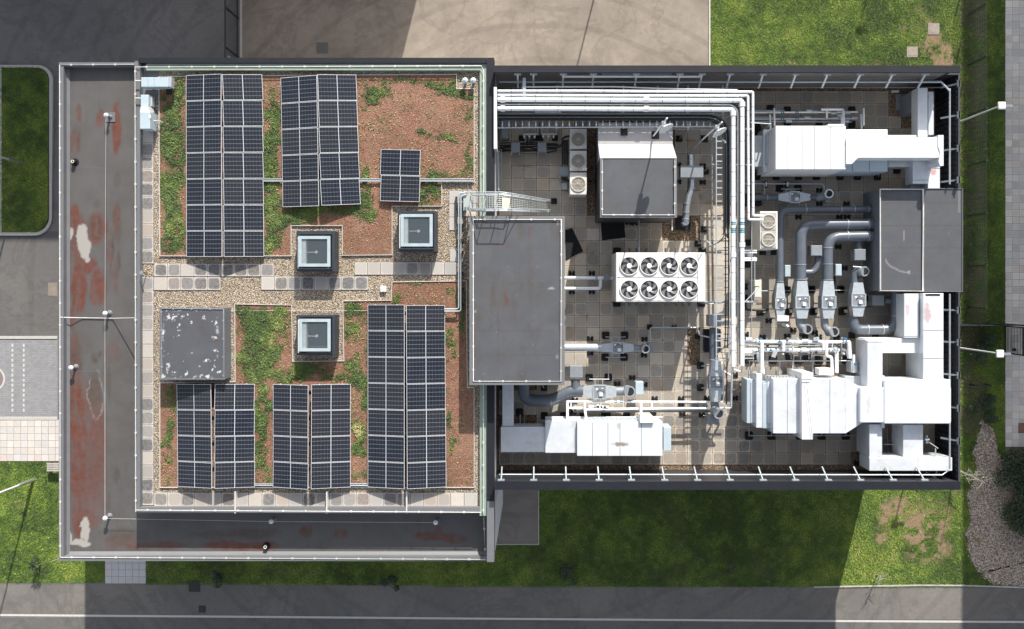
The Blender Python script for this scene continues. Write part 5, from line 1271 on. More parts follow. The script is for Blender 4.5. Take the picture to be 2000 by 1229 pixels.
# ------------------------------------------------------------------ dishes
def dish(px, py, mx, my, lb, ang):
    t = thing('satellite_dish', lb, 'satellite dish', px, py, ZD)
    foot(t, px, py, 'block', 1.1, lo + .03 if px < 1310 else ZD + .03)
    b = P(px - 4, py + 2, 9.3); 
    mb = MB(); mb.tube([Vector((b.x, b.y, ZD + .1)), Vector((b.x, b.y, 13.2))], .035, 8); mb.build('mast', M['white_paint'], t)
    c = Vector((b.x, b.y + .02, 12.1)); n_ = Vector((math.cos(R(ang)), math.sin(R(ang)), .22)).normalized()
    u = n_.cross(Vector((0, 0, 1))).normalized(); v = u.cross(n_).normalized(); ce = c + n_ * .28
    rings = []
    for r_, dd in ((.02, -.10), (.12, -.09), (.20, -.06), (.28, -.02), (.33, .015)):
        rings.append([ce + n_ * dd + (u * math.cos(2 * math.pi * i / 24) * r_ + v * math.sin(2 * math.pi * i / 24) * r_ * 1.08) for i in range(24)])
    rings2 = [[p - n_ * .015 for p in q] for q in rings[::-1]]
    mb = MB(); mb.loft(rings + rings2, True, True); mb.build('dish', M['white_paint'], t)
    mb = MB(); mb.tube([ce - v * .31 + n_ * .02, ce - v * .08 + n_ * .42], .018, 5); mb.tube([ce + n_ * .50 - v * .08, ce + n_ * .38 - v * .05], .045, 8); mb.build('feed_arm', M['box_grey'], t)
    mb = MB(); mb.box(b.x - .06, b.x + .1, b.y - .08, b.y + .08, 11.95, 12.25); mb.build('bracket', M['galv'], t)
dish(1280, 264, 0, 0, 'white satellite dish edge-on, left one, above the lean-to of the small plant room', -62)
dish(1376, 271, 0, 0, 'white satellite dish edge-on, right one, by the bend of the cable bundle', -62)

# ------------------------------------------------------------------ air handling units and white ducts
def seams(t, xs, y0, y1, z, ax='x', mat='box_grey', w=.8):
    mb = MB()
    for x in xs:
        if ax == 'x': mb.pb(x - w / 2, y0, x + w / 2, y1, z + .012, z - .01)
        else: mb.pb(y0, x - w / 2, y1, x + w / 2, z + .012, z - .01)
    mb.build('panel_joint', M[mat], t)
def dbox(t, x0, y0, x1, y1, zt, zb, mat='duct_foil', nm='casing', bev=.02):
    mb = MB(); mb.pb(x0, y0, x1, y1, zt, zb); o = mb.build(nm, M[mat], t)
    if bev: b = o.modifiers.new('bevel', 'BEVEL'); b.width = bev; b.segments = 2; b.limit_method = 'ANGLE'
    return o
# upper right unit
t = thing('air_handling_unit', 'long white air handling unit at the upper right of the deck', 'air handling unit', 1583, 290, ZD)
dbox(t, 1515, 246, 1652, 331, 9.9, 7.5, 'white_paint'); seams(t, (1539, 1567, 1591, 1623), 246, 331, 9.9)
dbox(t, 1617, 242.5, 1649, 248, 9.92, 7.6, 'white_paint', 'access_hood')
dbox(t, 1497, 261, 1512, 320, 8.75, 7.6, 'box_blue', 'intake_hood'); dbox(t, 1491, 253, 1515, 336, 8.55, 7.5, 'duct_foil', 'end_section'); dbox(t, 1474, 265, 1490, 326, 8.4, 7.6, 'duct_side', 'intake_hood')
dbox(t, 1641, 253, 1734, 335, 9.1, 7.5, 'box_blue', 'lower_section'); dbox(t, 1653, 253, 1733, 300, 9.7, 9.11, 'white_paint', 'upper_section')
seams(t, (1665, 1698), 300, 335, 9.1, mat='coping_mid')
mb = MB(); mb.pb(1515, 331.5, 1720, 334, 7.5, 7.3); mb.build('base_rail', M['galv'], t)
bar(t, [P(1478, 341, 7.25), P(1718, 341, 7.25)], .03)
for xx in (1478, 1516, 1560, 1595, 1641, 1675, 1714): foot(t, xx, 345, 'square', 1.0); bar(t, [P(xx + 2, 333, 7.3), P(xx + 2, 345, 7.25)], .02)
foot(t, 1752, 332, 'square')
t = thing('air_duct', 'large white duct leading right from the upper air unit to the screen', 'air duct', 1740, 290, ZD)
mb = MB(); mb.pprism([(1653, 270), (1842, 268), (1838, 308), (1676, 308), (1664, 320), (1653, 320)], 10.0, 9.12); mb.build('casing', M['white_paint'], t)
dbox(t, 1733, 264, 1790, 270, 9.95, 8.9, 'white_paint', 'side_casing'); dbox(t, 1735, 309, 1783, 326, 8.7, 8.0, 'duct_foil', 'lower_casing')
mb = MB(); mb.pprism([(1832, 264), (1843, 264), (1843, 324), (1836, 324), (1833, 316), (1836, 298), (1832, 285)], 10.04, 8.9); mb.build('end_flap', M['duct_foil'], t)
dbox(t, 1783, 309, 1814, 359, 9.0, 8.2, 'duct_foil', 'outlet_casing'); dbox(t, 1812.5, 305, 1836, 371, 8.9, 8.0, 'duct_marked', 'outlet_casing')
seams(t, (352,), 1783, 1814, 9.0, 'y'); seams(t, (329,), 1813, 1836, 8.9, 'y')
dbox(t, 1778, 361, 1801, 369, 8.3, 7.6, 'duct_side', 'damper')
t = thing('air_duct', 'white duct riser standing at the upper right corner of the deck', 'air duct', 1803, 220, ZD)
dbox(t, 1792.5, 171.5, 1812, 268, 8.95, 8.3, 'duct_foil'); dbox(t, 1813, 179, 1824, 264, 8.6, 7.8, 'duct_foil', 'side_casing')
mb = MB(); a = P(1792.5, 171.5, 8.95); b = P(1812, 212, 8.95); mb.box(a.x + .01, b.x - .01, b.y, a.y - .01, ZD, 8.29); mb.build('riser', M['box_grey'], t)
dbox(t, 1750, 184, 1790, 215, 7.12, 7.0, 'box_grey', 'roof_curb')
mb = MB(); mb.pb(1742, 176, 1756, 181, 7.1, 7.0); mb.build('vent', M['white_paint'], t)
# lower right unit
t = thing('air_handling_unit', 'largest white air handling unit, lower right, with a raised middle fin', 'air handling unit', 1570, 790, ZD)
dbox(t, 1510, 740, 1651, 847, 9.25, 7.45, 'duct_foil'); seams(t, (1538, 1621), 740, 847, 9.25)
dbox(t, 1566, 728, 1588, 859, 9.6, 7.4, 'white_paint', 'raised_fin'); dbox(t, 1566, 728, 1588, 740, 9.62, 9.58, 'white_paint', 'fin_cap', 0)
mb = MB(); mb.tube([P(1575, 745, 9.72), P(1587, 857, 9.68)], .012, 5); mb.tube([P(1568, 742, 9.68), P(1584, 742, 9.68)], .02, 6); mb.build('cable', M['box_grey'], t)
dbox(t, 1458.5, 741, 1476, 827, 8.6, 7.6, 'box_blue', 'intake_hood'); dbox(t, 1477, 730, 1489, 836, 8.95, 7.5, 'duct_foil', 'hood_section'); dbox(t, 1489.5, 748, 1508, 837, 8.8, 7.5, 'box_blue', 'intake_hood')
mb = MB(); x0, y0 = W(1476, 741, 8.6); 
for (xa, xb, za) in ((1467, 1475.5, 8.60), (1499, 1507.5, 8.80)): mb.pb(xa, 746, xb, 826, za + .05, za + .004)
mb.build('louvre_lip', M['duct_foil'], t)
mb = MB(); a = P(1651, 740, 9.25); b = P(1651, 847, 9.25); c = P(1684, 826, 9.2); d = P(1684, 757, 9.2)
mb.loft([[a, d, c, b], [Vector((q.x, q.y, 8.0)) for q in (a, d, c, b)]]); mb.build('taper', M['duct_foil'], t)
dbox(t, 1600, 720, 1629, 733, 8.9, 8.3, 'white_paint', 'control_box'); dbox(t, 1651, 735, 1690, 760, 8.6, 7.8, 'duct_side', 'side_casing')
for py in (705, 851):
    z = 7.25 if py > 800 else 7.9
    bar(t, [P(1462, py, z), P(1686, py, z)], .03)
for xx in (1463, 1507, 1563, 1605, 1652): foot(t, xx, 851, 'square', 1.15); bar(t, [P(xx, 836, 7.4), P(xx, 852, 7.25)], .022)
for xx in (1463, 1510, 1560, 1600, 1652): foot(t, xx, 703, 'square', 1.15)
for xx in (1464, 1496, 1523, 1548, 1588): bar(t, [P(xx, 705, 7.9), P(xx, 742, 8.1)], .022)
mb = MB()
for k in range(12): mb.pb(1494 + k * 6, 735, 1498 + k * 6, 739, 8.9, 8.7)
mb.build('pipe_fittings', M['galv'], t)
t = thing('air_duct', 'wide white plenum duct at the lower right crossed by dark marks', 'air duct', 1770, 785, ZD)
dbox(t, 1680, 757, 1858, 826, 9.45, 8.2, 'duct_marked', 'casing', .04); dbox(t, 1727, 742, 1857, 828, 9.5, 8.1, 'duct_marked', 'casing', .04)
mb = MB(); mb.pprism([(1688, 757), (1727, 734), (1729, 757)], 9.3, 8.6); mb.pb(1722, 734, 1728, 836, 9.2, 8.5); mb.build('corner_piece', M['duct_foil'], t)
t = thing('air_duct', 'white duct branch rising from the plenum towards the pipework, left one', 'air duct', 1708, 700, ZD)
dbox(t, 1694, 665, 1724, 757, 9.35, 8.0, 'duct_foil'); dbox(t, 1690, 661, 1795, 690, 8.9, 8.0, 'white_paint', 'cross_casing'); seams(t, (668,), 1694, 1724, 9.35, 'y', w=.5)
t = thing('air_duct', 'narrow pale duct with faint red mark coming from the east plant room', 'air duct', 1780, 620, ZD)
dbox(t, 1766, 574, 1794.5, 660.5, 9.05, 8.0, 'duct_marked'); seams(t, (657,), 1766, 1794, 9.05, 'y', w=.5)
t = thing('air_duct', 'broad pale duct with a red stain coming from the east plant room', 'air duct', 1823, 655, ZD)
dbox(t, 1803, 573, 1843, 742, 9.35, 7.6, 'duct_marked'); seams(t, (645, 700), 1803, 1843, 9.35, 'y', w=.5)
mb = MB(); mb.pb(1808, 574, 1836, 578, 9.36, 9.3); mb.build('lip', M['coping_dark'], t)
t = thing('air_duct', 'pale duct looping below the plenum along the south screen', 'air duct', 1770, 905, ZD)
dbox(t, 1698, 829, 1723, 893, 9.1, 7.6, 'duct_foil'); dbox(t, 1698, 894, 1860, 920, 9.15, 8.0, 'duct_foil', 'cross_casing'); dbox(t, 1764, 830, 1803, 893, 9.0, 7.8, 'duct_foil', 'branch_casing')
dbox(t, 1794, 893.5, 1806, 919, 9.17, 8.5, 'white_paint', 'joint_sleeve', 0)
bar(t, [P(1727, 868, 8.0), P(1745, 868, 8.0), P(1776, 890, 8.5)], .025); bar(t, [P(1806, 858, 8.9), P(1832, 876, 8.9)], .025); bar(t, [P(1827, 876, 8.9), P(1827, 892, 8.9)], .03)
bar(t, [P(1829, 918, 8.8), P(1829, 930, 8.8)], .03); bar(t, [P(1808, 922, 8.7), P(1832, 936, 8.9)], .025)
foot(t, 1675, 905, 'clover'); bar(t, [P(1733, 840, 7.3), P(1735, 890, 7.3)], .02)
dbox(t, 1746, 868, 1764, 885, 7.5, 7.1, 'box_grey', 'low_box')
t = thing('valve_set', 'small chrome valve standing beside the lower right duct loop', 'valve', 1810, 858, ZD)
mb = MB(); mb.tube([P(1810, 850, 8.2), P(1810, 866, 8.2)], .08, 10); mb.tube([P(1806, 858, 8.4), P(1815, 858, 8.4)], .05, 8); mb.build('body', M['flue'], t)
bar(t, [P(1812, 866, 7.6), P(1812, 866, 8.2)], .03, 'galv', 'stem')
# lower left unit
t = thing('air_handling_unit', 'white air handling unit with a dented, brown marked lid, lower left of the deck', 'air handling unit', 1210, 857, ZD)
dbox(t, 1127, 824, 1294, 891, 9.0, 7.45, 'duct_marked'); seams(t, (1157.5, 1187.5, 1211, 1253), 824, 891, 9.0)
dbox(t, 1296, 834, 1311, 881, 8.7, 7.6, 'box_blue', 'exhaust_hood'); mb = MB(); mb.pprism([(1250, 810), (1272, 810), (1277, 815), (1277, 826), (1250, 826)], 9.15, 8.6); mb.build('top_box', M['white_paint'], t)
bar(t, [P(1065, 815, 8.0), P(1294, 815, 8.0)], .03); bar(t, [P(1140, 822, 8.7), P(1290, 822, 8.7)], .04)
mb = MB()
for k in range(14): mb.pb(1140 + k * 9, 817, 1146 + k * 9, 823, 8.75, 8.6)
mb.build('pipe_fittings', M['galv_pale'], t)
for xx in (1063, 1101, 1139, 1186, 1224): foot(t, xx, 812, 'square')
t = thing('air_duct', 'white L shaped duct joining the lower left air unit from below the big roof', 'air duct', 1040, 857, ZD)
dbox(t, 1065, 821, 1126, 885, 8.75, 7.6, 'duct_foil'); dbox(t, 978, 834, 1066, 883.5, 8.6, 7.6, 'duct_foil', 'side_casing'); dbox(t, 981, 745, 1003, 833, 8.5, 7.6, 'duct_foil', 'branch_casing')
seams(t, (833.5,), 978, 1004, 8.6, 'y', w=.6)
bar(t, [P(1004, 832, 7.4), P(1064, 832, 7.4)], .03); bar(t, [P(1016, 810, 7.3), P(1016, 832, 7.3)], .03); bar(t, [P(1024, 815, 7.2), P(1024, 830, 7.2)], .05, 'box_grey'); foot(t, 1015, 805, 'square'); foot(t, 1063, 758, 'block')
bar(t, [P(1059, 752, 7.3), P(1062, 758, 7.3)], .03, 'cream_box')

# ------------------------------------------------------------------ inline silencers and round ducts
def rect_ring(c, ax, hw, hh):       # cross-section rectangle centred on c, duct runs along ax
    if ax == 'x': return [Vector((c.x, c.y - hw, c.z - hh)), Vector((c.x, c.y + hw, c.z - hh)), Vector((c.x, c.y + hw, c.z + hh)), Vector((c.x, c.y - hw, c.z + hh))]
    return [Vector((c.x - hw, c.y, c.z - hh)), Vector((c.x - hw, c.y, c.z + hh)), Vector((c.x + hw, c.y, c.z + hh)), Vector((c.x + hw, c.y, c.z - hh))]
def silencer(t, ax, cpx, s0, s1, s2, s3, wpipe, wbox, z):
    """inline fan box: tapers s0-s1 and s2-s3, box s1-s2; all in pixels along the axis, centred on cpx across it"""
    def C(s_): return P(s_, cpx, z) if ax == 'x' else P(cpx, s_, z)
    hp, hb = m_(wpipe / 2, z), m_(wbox / 2, z)
    mb = MB(); mb.loft([rect_ring(C(s0), ax, hp, hp), rect_ring(C(s1), ax, hb * .92, hp * 1.1)]); mb.build('taper', M['galv_pale'], t)
    mb = MB(); mb.loft([rect_ring(C(s2), ax, hb * .92, hp * 1.1), rect_ring(C(s3), ax, hp, hp)]); mb.build('taper', M['galv_pale'], t)
    mb = MB(); mb.loft([rect_ring(C(s1), ax, hb, hp * 1.22), rect_ring(C(s2), ax, hb, hp * 1.22)]); mb.build('fan_box', M['box_grey'], t)
    mb = MB(); top = z + hp * 1.22
    a = C(s1); b = C(s2); lo_ = min(a.x, b.x) if ax == 'x' else min(a.y, b.y); hi = max(a.x, b.x) if ax == 'x' else max(a.y, b.y); e = .03
    for (u0, u1, v0, v1) in ((lo_, hi, hb - e, hb + .012), (lo_, hi, -hb - .012, -hb + e), (lo_ - .01, lo_ + e, -hb + e, hb - e), (hi - e, hi + .01, -hb + e, hb - e)):
        if ax == 'x': mb.box(u0, u1, a.y + v0, a.y + v1, top - .06, top + .02)
        else: mb.box(a.x + v0, a.x + v1, u0, u1, top - .06, top + .02)
    mb.build('box_frame', M['galv_pale'], t)
    c = (a + b) / 2; mb = MB(); o = .06; mb.box(c.x - .02, c.x + .14, c.y - .17, c.y - .02, top + .001, top + .09); mb.build('isolator_switch', M['white_paint'], t)
    mb = MB(); mb.box(c.x - .18, c.x - .08, c.y + .10, c.y + .18, top + .001, top + .008); mb.box(c.x + .08, c.x + .16, c.y + .15, c.y + .20, top + .001, top + .008); mb.build('label_plate', M['white_paint'], t)
    mb = MB(); mb.tube([Vector((c.x + .05 + .16 * math.cos(R(q)), c.y + .03 + .13 * math.sin(R(q)), top + .05)) for q in range(-30, 200, 25)], .012, 5); mb.build('cable', M['black_cable'], t)
def rduct(t, pts, dia_px, z=None, rad=.5, mat='duct_grey', nm='round_duct', rings=(), n=9):
    r = m_(dia_px / 2, pts[0][2])
    v = fillet([P(*p) for p in pts], rad, n); mb = MB(); mb.tube(v, r, 18); mb.build(nm, M[mat], t)
    for (px, py, zz, ax) in rings:
        c = P(px, py, zz); d = Vector((.012, 0, 0)) if ax == 'x' else Vector((0, .012, 0)); mb = MB(); mb.tube([c - d, c + d], r * 1.07, 18); mb.build('clamp_ring', M['galv_pale'], t)
def outlet_end(t, px, py, z, r, lean=(0, 0), mat='box_grey', elbow_from=None, dark='rubber'):
    """open round terminal seen from above"""
    c = P(px, py, z); b = Vector((c.x - lean[0], c.y - lean[1], z - .42))
    mb = MB(); mb.tube([b, c], r, 18, cap=True); mb.build('terminal', M[mat], t)
    mb = MB(); mb.ring(c.x, c.y, z - .02, z + .03, r * .82, r * 1.1); mb.build('rim', M['galv'], t)
    mb = MB(); mb.cyl(c.x, c.y, z + .001, z + .012, r * .8, r * .8); mb.build('opening', M[dark], t)

# four big round ducts from the east plant room
t = thing('round_duct', 'slimmest of the grey round ducts leaving the east plant room, topmost', 'round duct', 1523, 480, ZD)
rduct(t, [(1722, 409, 8.0), (1523.5, 410, 8.0), (1523.5, 552, 8.0)], 13.5, rad=.45, rings=[(1695, 409, 8, 'x'), (1668, 409, 8, 'x'), (1642, 409.5, 8, 'x'), (1574, 410, 8, 'x'), (1523.5, 550, 8, 'y')])
silencer(t, 'y', 1522.5, 553, 582, 603, 618, 13, 20, 8.0)
dbox(t, 1518, 617, 1541, 628, 8.2, 7.8, 'white_paint', 'end_box'); mb = MB(); mb.tube([P(1528, 632, 7.9), P(1540, 639, 8.0)], .09, 12); mb.build('terminal', M['galv'], t); mb = MB(); mb.pb(1515, 631, 1545, 633, 7.85, 7.8); mb.build('bracket', M['galv_pale'], t)
bar(t, [P(1574, 398, 7.8), P(1574, 420, 7.8)], .02); bar(t, [P(1667, 398, 7.8), P(1667, 422, 7.8)], .02)
for f in ((1560, 424), (1640, 424), (1654, 398), (1655, 424), (1502, 627), (1487, 610)): foot(t, *f, 'clover')
t = thing('round_duct', 'middle grey round duct from the east plant room, bending down past a junction box', 'round duct', 1564, 500, ZD)
rduct(t, [(1722, 438, 8.2), (1564, 439, 8.2), (1564, 548, 8.2)], 20.5, rad=.62, rings=[(1695, 438, 8.2, 'x'), (1654, 438, 8.2, 'x'), (1564, 517, 8.2, 'y'), (1564, 546, 8.2, 'y')])
silencer(t, 'y', 1564, 549, 578, 602, 622, 19, 27, 8.2)
rduct(t, [(1561, 622, 8.1), (1562, 636, 8.1), (1572, 642, 8.15)], 15, rad=.2, mat='box_grey', nm='elbow'); outlet_end(t, 1577, 643, 8.3, m_(9, 8.3), (.10, .0))
for f in ((1586, 565), (1550, 645), (1588, 609), (1568, 653)): foot(t, *f, 'clover' if f[1] > 620 else 'square')
t = thing('round_duct', 'shiny grey round duct from the east plant room, the innermost bend', 'round duct', 1616, 500, ZD)
rduct(t, [(1722, 461, 8.2), (1616.5, 463, 8.2), (1616.5, 548, 8.2)], 20, rad=.62, rings=[(1695, 461, 8.2, 'x'), (1654, 461, 8.2, 'x'), (1616.5, 484, 8.2, 'y'), (1616.5, 516, 8.2, 'y'), (1616.5, 547, 8.2, 'y')])
silencer(t, 'y', 1615, 549, 578, 602, 622, 19, 27, 8.2)
rduct(t, [(1610, 622, 8.1), (1611, 640, 8.1), (1622, 647, 8.15)], 15, rad=.2, mat='box_grey', nm='elbow'); outlet_end(t, 1629, 648, 8.3, m_(9, 8.3), (.12, .03))
for f in ((1642, 565), (1592, 650), (1645, 609), (1634, 660), (1638, 482)): foot(t, *f, 'clover' if f[1] > 620 or f[1] < 500 else 'square')
t = thing('round_duct', 'grey round duct making a U bend up into the east plant room', 'round duct', 1705, 632, ZD)
rduct(t, [(1667, 618, 8.0), (1668, 644, 8.0), (1751, 644, 8.0), (1751, 560, 8.0)], 20, rad=.68, rings=[(1694, 643.5, 8.0, 'x'), (1723, 643.5, 8.0, 'x'), (1751, 617, 8.0, 'y')])
silencer(t, 'y', 1673, 552, 574, 598, 618, 18, 27, 8.1)
rduct(t, [(1669, 552, 8.0), (1669, 533, 8.0), (1680, 528, 8.1)], 15, rad=.25, mat='duct_grey', nm='elbow'); outlet_end(t, 1688, 530, 8.3, m_(9, 8.3), (.2, 0))
bar(t, [P(1666, 521, 8.2), P(1690, 523, 8.3)], .035)
for f in ((1650, 524), (1710, 657), (1664, 655), (1690, 583)): foot(t, *f, 'block' if f[1] > 600 else 'clover')
mb = MB(); mb.pb(1704, 577, 1727, 597, 7.9, 7.5); mb.build('control_box', M['box_grey'], t); mb = MB(); mb.tube([P(1727, 587, 7.8), P(1744, 587, 7.8)], .16, 12); mb.build('branch_pipe', M['duct_grey'], t)
# bars between silencers
t = thing('support_frame', 'thin steel rails on black feet running behind the four inline fan boxes', 'support frame', 1570, 568, ZD)
bar(t, [P(1487, 568.5, 7.4), P(1662, 567, 7.4)], .02); bar(t, [P(1455, 605, 7.3), P(1700, 599, 7.3)], .025, 'black_cable'); bar(t, [P(1630, 530, 7.3), P(1632, 604, 7.3)], .04, 'black_cable')
for f in ((1538, 566), (1583, 566), (1643, 566), (1485, 610), (1541, 609), (1590, 608), (1648, 607)): foot(t, *f, 'square')
for xx in (1493, 1545, 1595, 1652): mb = MB(); mb.pb(xx - 2, 605, xx + 3, 611, 7.3, 7.1); mb.build('connector', M['cream_box'], t)
# upper inline run
t = thing('round_duct', 'dark round duct with inline fan box below the upper right air unit', 'round duct', 1550, 385, ZD)
rduct(t, [(1466, 386, 7.75), (1521, 386, 7.75)], 12, rings=[(1498, 386, 7.75, 'x')]); silencer(t, 'x', 386, 1519, 1541, 1560, 1581, 12, 22, 7.75)
rduct(t, [(1580, 386, 7.75), (1600, 386, 7.75)], 13); rduct(t, [(1597, 388, 7.75), (1608, 383, 7.95), (1617, 379, 8.2)], 15, rad=.1, mat='box_grey', nm='elbow')
outlet_end(t, 1619, 378.5, 8.35, m_(8, 8.35), (.05, -.02)); dbox(t, 1612, 391, 1623, 396, 7.9, 7.6, 'box_grey', 'actuator')
bar(t, [P(1526, 369.5, 7.5), P(1564, 369.5, 7.5)], .022); bar(t, [P(1492, 360, 7.5), P(1494, 384, 7.6)], .03)
bar(t, [P(1536, 370, 7.5), P(1536, 380, 7.5)], .02); bar(t, [P(1552, 370, 7.5), P(1552, 380, 7.5)], .02)
for f in ((1523, 368), (1559, 368), (1601, 372), (1601, 398)): foot(t, *f, 'square' if f[0] < 1600 else 'clover')
dbox(t, 1450, 378, 1488, 402, 7.35, 7.05, 'coping_dark', 'floor_box')
t = thing('conduit', 'thin steel conduit with a bent end just below the upper air unit feet', 'conduit', 1540, 360, ZD)
mb = MB(); mb.tube(fillet([P(1455, 359, 7.5), P(1609, 359.5, 7.5), P(1610, 375, 7.6)], .15), .035, 8); mb.build('pipe', M['galv_pale'], t)
for xx in (1497, 1539): mb = MB(); mb.pb(xx - 2, 353, xx + 2, 366, 7.4, 7.05); mb.build('saddle', M['rubber'], t); mb = MB(); mb.pb(xx - 1, 355, xx + 1, 364, 7.6, 7.41); mb.build('clip', M['white_paint'], t)
# junction boxes around there
def jbox(px0, py0, px1, py1, zt, zb, mat, lb, nm='junction_box', extra=None, z0=ZD):
    t = thing(nm, lb, 'junction box' if nm == 'junction_box' else nm.replace('_', ' '), (px0 + px1) / 2, (py0 + py1) / 2, z0)
    dbox(t, px0, py0, px1, py1, zt, zb, mat, 'body', .015)
    dbox(t, px0 + 1.2, py0 + 1.2, px1 - 1.2, py1 - 1.2, zt + .012, zt + .001, mat, 'lid', 0)
    return t
t = jbox(1584, 479.5, 1606, 500, 8.3, 7.8, 'box_grey', 'grey box on a curved pipe between the middle and innermost round ducts')
rduct(t, [(1597, 500, 8.0), (1597, 518, 8.0), (1589, 532, 8.0), (1573, 532, 8.0)], 12, rad=.3, mat='duct_grey', nm='bend')
t = jbox(1669, 487, 1691, 509, 8.25, 7.7, 'box_grey', 'grey box hanging below the innermost round duct near the plant room'); rduct(t, [(1677, 472, 8.0), (1678, 487, 8.0)], 13, nm='neck')
jbox(1533, 518, 1545, 541, 7.9, 7.3, 'box_blue', 'pale blue flat box left of the middle round duct'); jbox(1632, 516, 1644, 539, 7.9, 7.3, 'box_blue', 'pale blue flat box right of the innermost round duct')
t = jbox(1474, 547, 1487, 581, 8.3, 7.4, 'cream_box', 'tall cream cabinet beside the pipes near the four ducts', 'cabinet'); dbox(t, 1468, 550, 1473, 582, 8.0, 7.3, 'box_grey', 'side_rail')
# cream twin fan unit
def fan(t, px, py, r_px, z, blades=0, wire=True, hub=.09, recess=.10):
    r = m_(r_px, z); c = P(px, py, z)
    mb = MB(); mb.ring(c.x, c.y, z - .01, z + .05, r * .93, r * 1.03, 32); f = mb.build('fan', M['casing'], t); f.name = 'fan'
    mb = MB(); mb.cyl(c.x, c.y, z + .002, z + .006, r * .93, r * .93, 32); mb.build('recess', M['fan_dark'] if blades else simple('coil_dark', (.30, .27, .22), .7), f)
    mb = MB(); mb.cyl(c.x, c.y, z + .007, z + .035, hub, hub * .9, 16); mb.build('hub', M['white_paint'] if blades else M['grille'], f)
    if blades:
        a0 = random.random() * 6.28
        mb = MB()
        for k in range(blades):
            a = a0 + 2 * math.pi * k / blades; w = 2 * math.pi / blades * .50; pts = []
            N_ = 6
            for i in range(N_ + 1):
                q = i / N_; rr = hub * .9 + (r * .9 - hub * .9) * q; pts.append((rr, a + q * .55))
            for i in range(N_): 
                (r0, a1), (r1, a2) = pts[i], pts[i + 1]; w0 = w * (.75 + .4 * i / N_); w1 = w * (.75 + .4 * (i + 1) / N_)
                def V(rr, aa, h): return (c.x + rr * math.cos(aa), c.y + rr * math.sin(aa), z + h)
                mb.add([V(r0, a1, .030), V(r1, a2, .030), V(r1, a2 + w1, .010), V(r0, a1 + w0, .010)], [(0, 1, 2, 3)])
        mb.build('blades', M['blade'], f, fix=False)
    if wire:
        mb = MB()
        for q in (.35, .6, .85): mb.ring(c.x, c.y, z + .052, z + .058, r * q - .006, r * q + .006, 24)
        for k in range(4):
            a = math.pi * k / 4; mb.tube([(c.x - r * math.cos(a), c.y - r * math.sin(a), z + .06), (c.x + r * math.cos(a), c.y + r * math.sin(a), z + .06)], .006, 4)
        mb.build('grille', M['grille'], f)
    return f
t = thing('condenser_unit', 'cream outdoor unit with two round fans beside the downward pipes', 'condenser', 1500, 450, ZD)
dbox(t, 1484.5, 413, 1519, 487, 8.9, 7.3, 'casing', 'casing'); dbox(t, 1487.5, 416, 1516, 449, 8.93, 8.901, 'grille', 'fan_plate', 0); dbox(t, 1487.5, 451.5, 1516, 484, 8.93, 8.901, 'grille', 'fan_plate', 0)
for yy in (432.5, 468): fan(t, 1501, yy, 13.5, 8.935, 0)
for f in ((1490, 492), (1512, 492)): foot(t, *f, 'block')
# column of three condensers
for k, (a, b) in enumerate(((252, 291), (294.5, 334), (337, 380.5))):
    t = thing('condenser_unit', f'cream single fan condenser, {("top", "middle", "bottom")[k]} of the column left of the small plant room', 'condenser', 1129, (a + b) / 2, ZD)
    zt = 8.35
    dbox(t, 1113, a, 1146, b, zt, 7.15, 'casing', 'casing'); fan(t, 1129.5, (a + b) / 2 + 1, 14.5, zt + .005, 0)
    mb = MB(); q0 = P(1114, a + 1, zt + .004)
    mb.pb(1114, a + 1, 1145, a + 2, zt + .012, zt + .001); mb.build('lid_rim', M['white_paint'], t)
    for xx in (1116, 1142): foot(t, xx, b - 2, 'block', .5)
for k, xx in enumerate((1057, 1083)):
    t = thing('condenser_unit', f'cream fan unit half hidden beneath the overhead pipes, {("left", "right")[k]} of two', 'condenser', xx, 206, ZD)
    dbox(t, xx - 13, 192, xx + 13, 222, 8.1, 7.15, 'casing', 'casing'); fan(t, xx, 207, 12, 8.105, 0)
    for q in (xx - 9, xx + 9): foot(t, q, 221, 'block', .5)
# pipe manifold left of the condensers
jbox(979, 236, 993, 269, 8.0, 7.2, 'box_grey', 'narrow grey cabinet under the ladder tray next to the tall white wall', 'cabinet')
for (a, b, c, d, lb) in ((998, 278, 1015.5, 297.5, 'square grey box over the black pipes, left of the pair'), (1050, 278, 1067.5, 297.5, 'square grey box over the black pipes, right of the pair'), (1092, 326, 1111, 344, 'square grey box against the middle condenser')):
    t = jbox(a, b, c, d, 7.9, 7.6, 'box_grey', lb)
    for xx in (a + 1, c - 1): mb = MB(); mb.pb(xx - .6, d, xx + .6, d + 4, 7.75, 7.1); mb.build('leg', M['galv'], t)
t = thing('refrigerant_pipes', 'tangle of black lagged pipes feeding the three condensers', 'pipes', 1040, 285, ZD)
rr = random.Random(4)
for k in range(8):
    y = 281 + k * 2.1; mb = MB(); pts = [P(976, y + rr.uniform(-3, 3), 7.4)]
    for xx in (995, 1012, 1030, 1048, 1070, 1088): pts.append(P(xx, y + rr.uniform(-2.5, 2.5), 7.35 + .03 * k))
    mb.tube(fillet(pts, .15, 3), .035, 6); mb.build('pipe', M['black_cable'], t)
for k in range(4):
    mb = MB(); x = 1099 + k * 3.2; mb.tube(fillet([P(1088, 283 + k * 2, 7.5), P(1096 + k, 285, 7.5), P(x, 272, 7.5), P(x, 322, 7.45)], .12, 3), .035, 6); mb.build('pipe', M['black_cable'], t)
    mb = MB(); mb.tube(fillet([P(x - 1, 345, 7.4), P(x, 352 + k, 7.4), P(1113, 353 + k, 7.4)], .1, 3), .03, 6); mb.build('pipe', M['black_cable'], t)
for k in range(5): mb = MB(); x = 1029 + k * 3; mb.tube([P(x, 265, 7.6), P(x + rr.uniform(-2, 2), 284, 7.45)], .035, 6); mb.build('pipe', M['black_cable'], t)
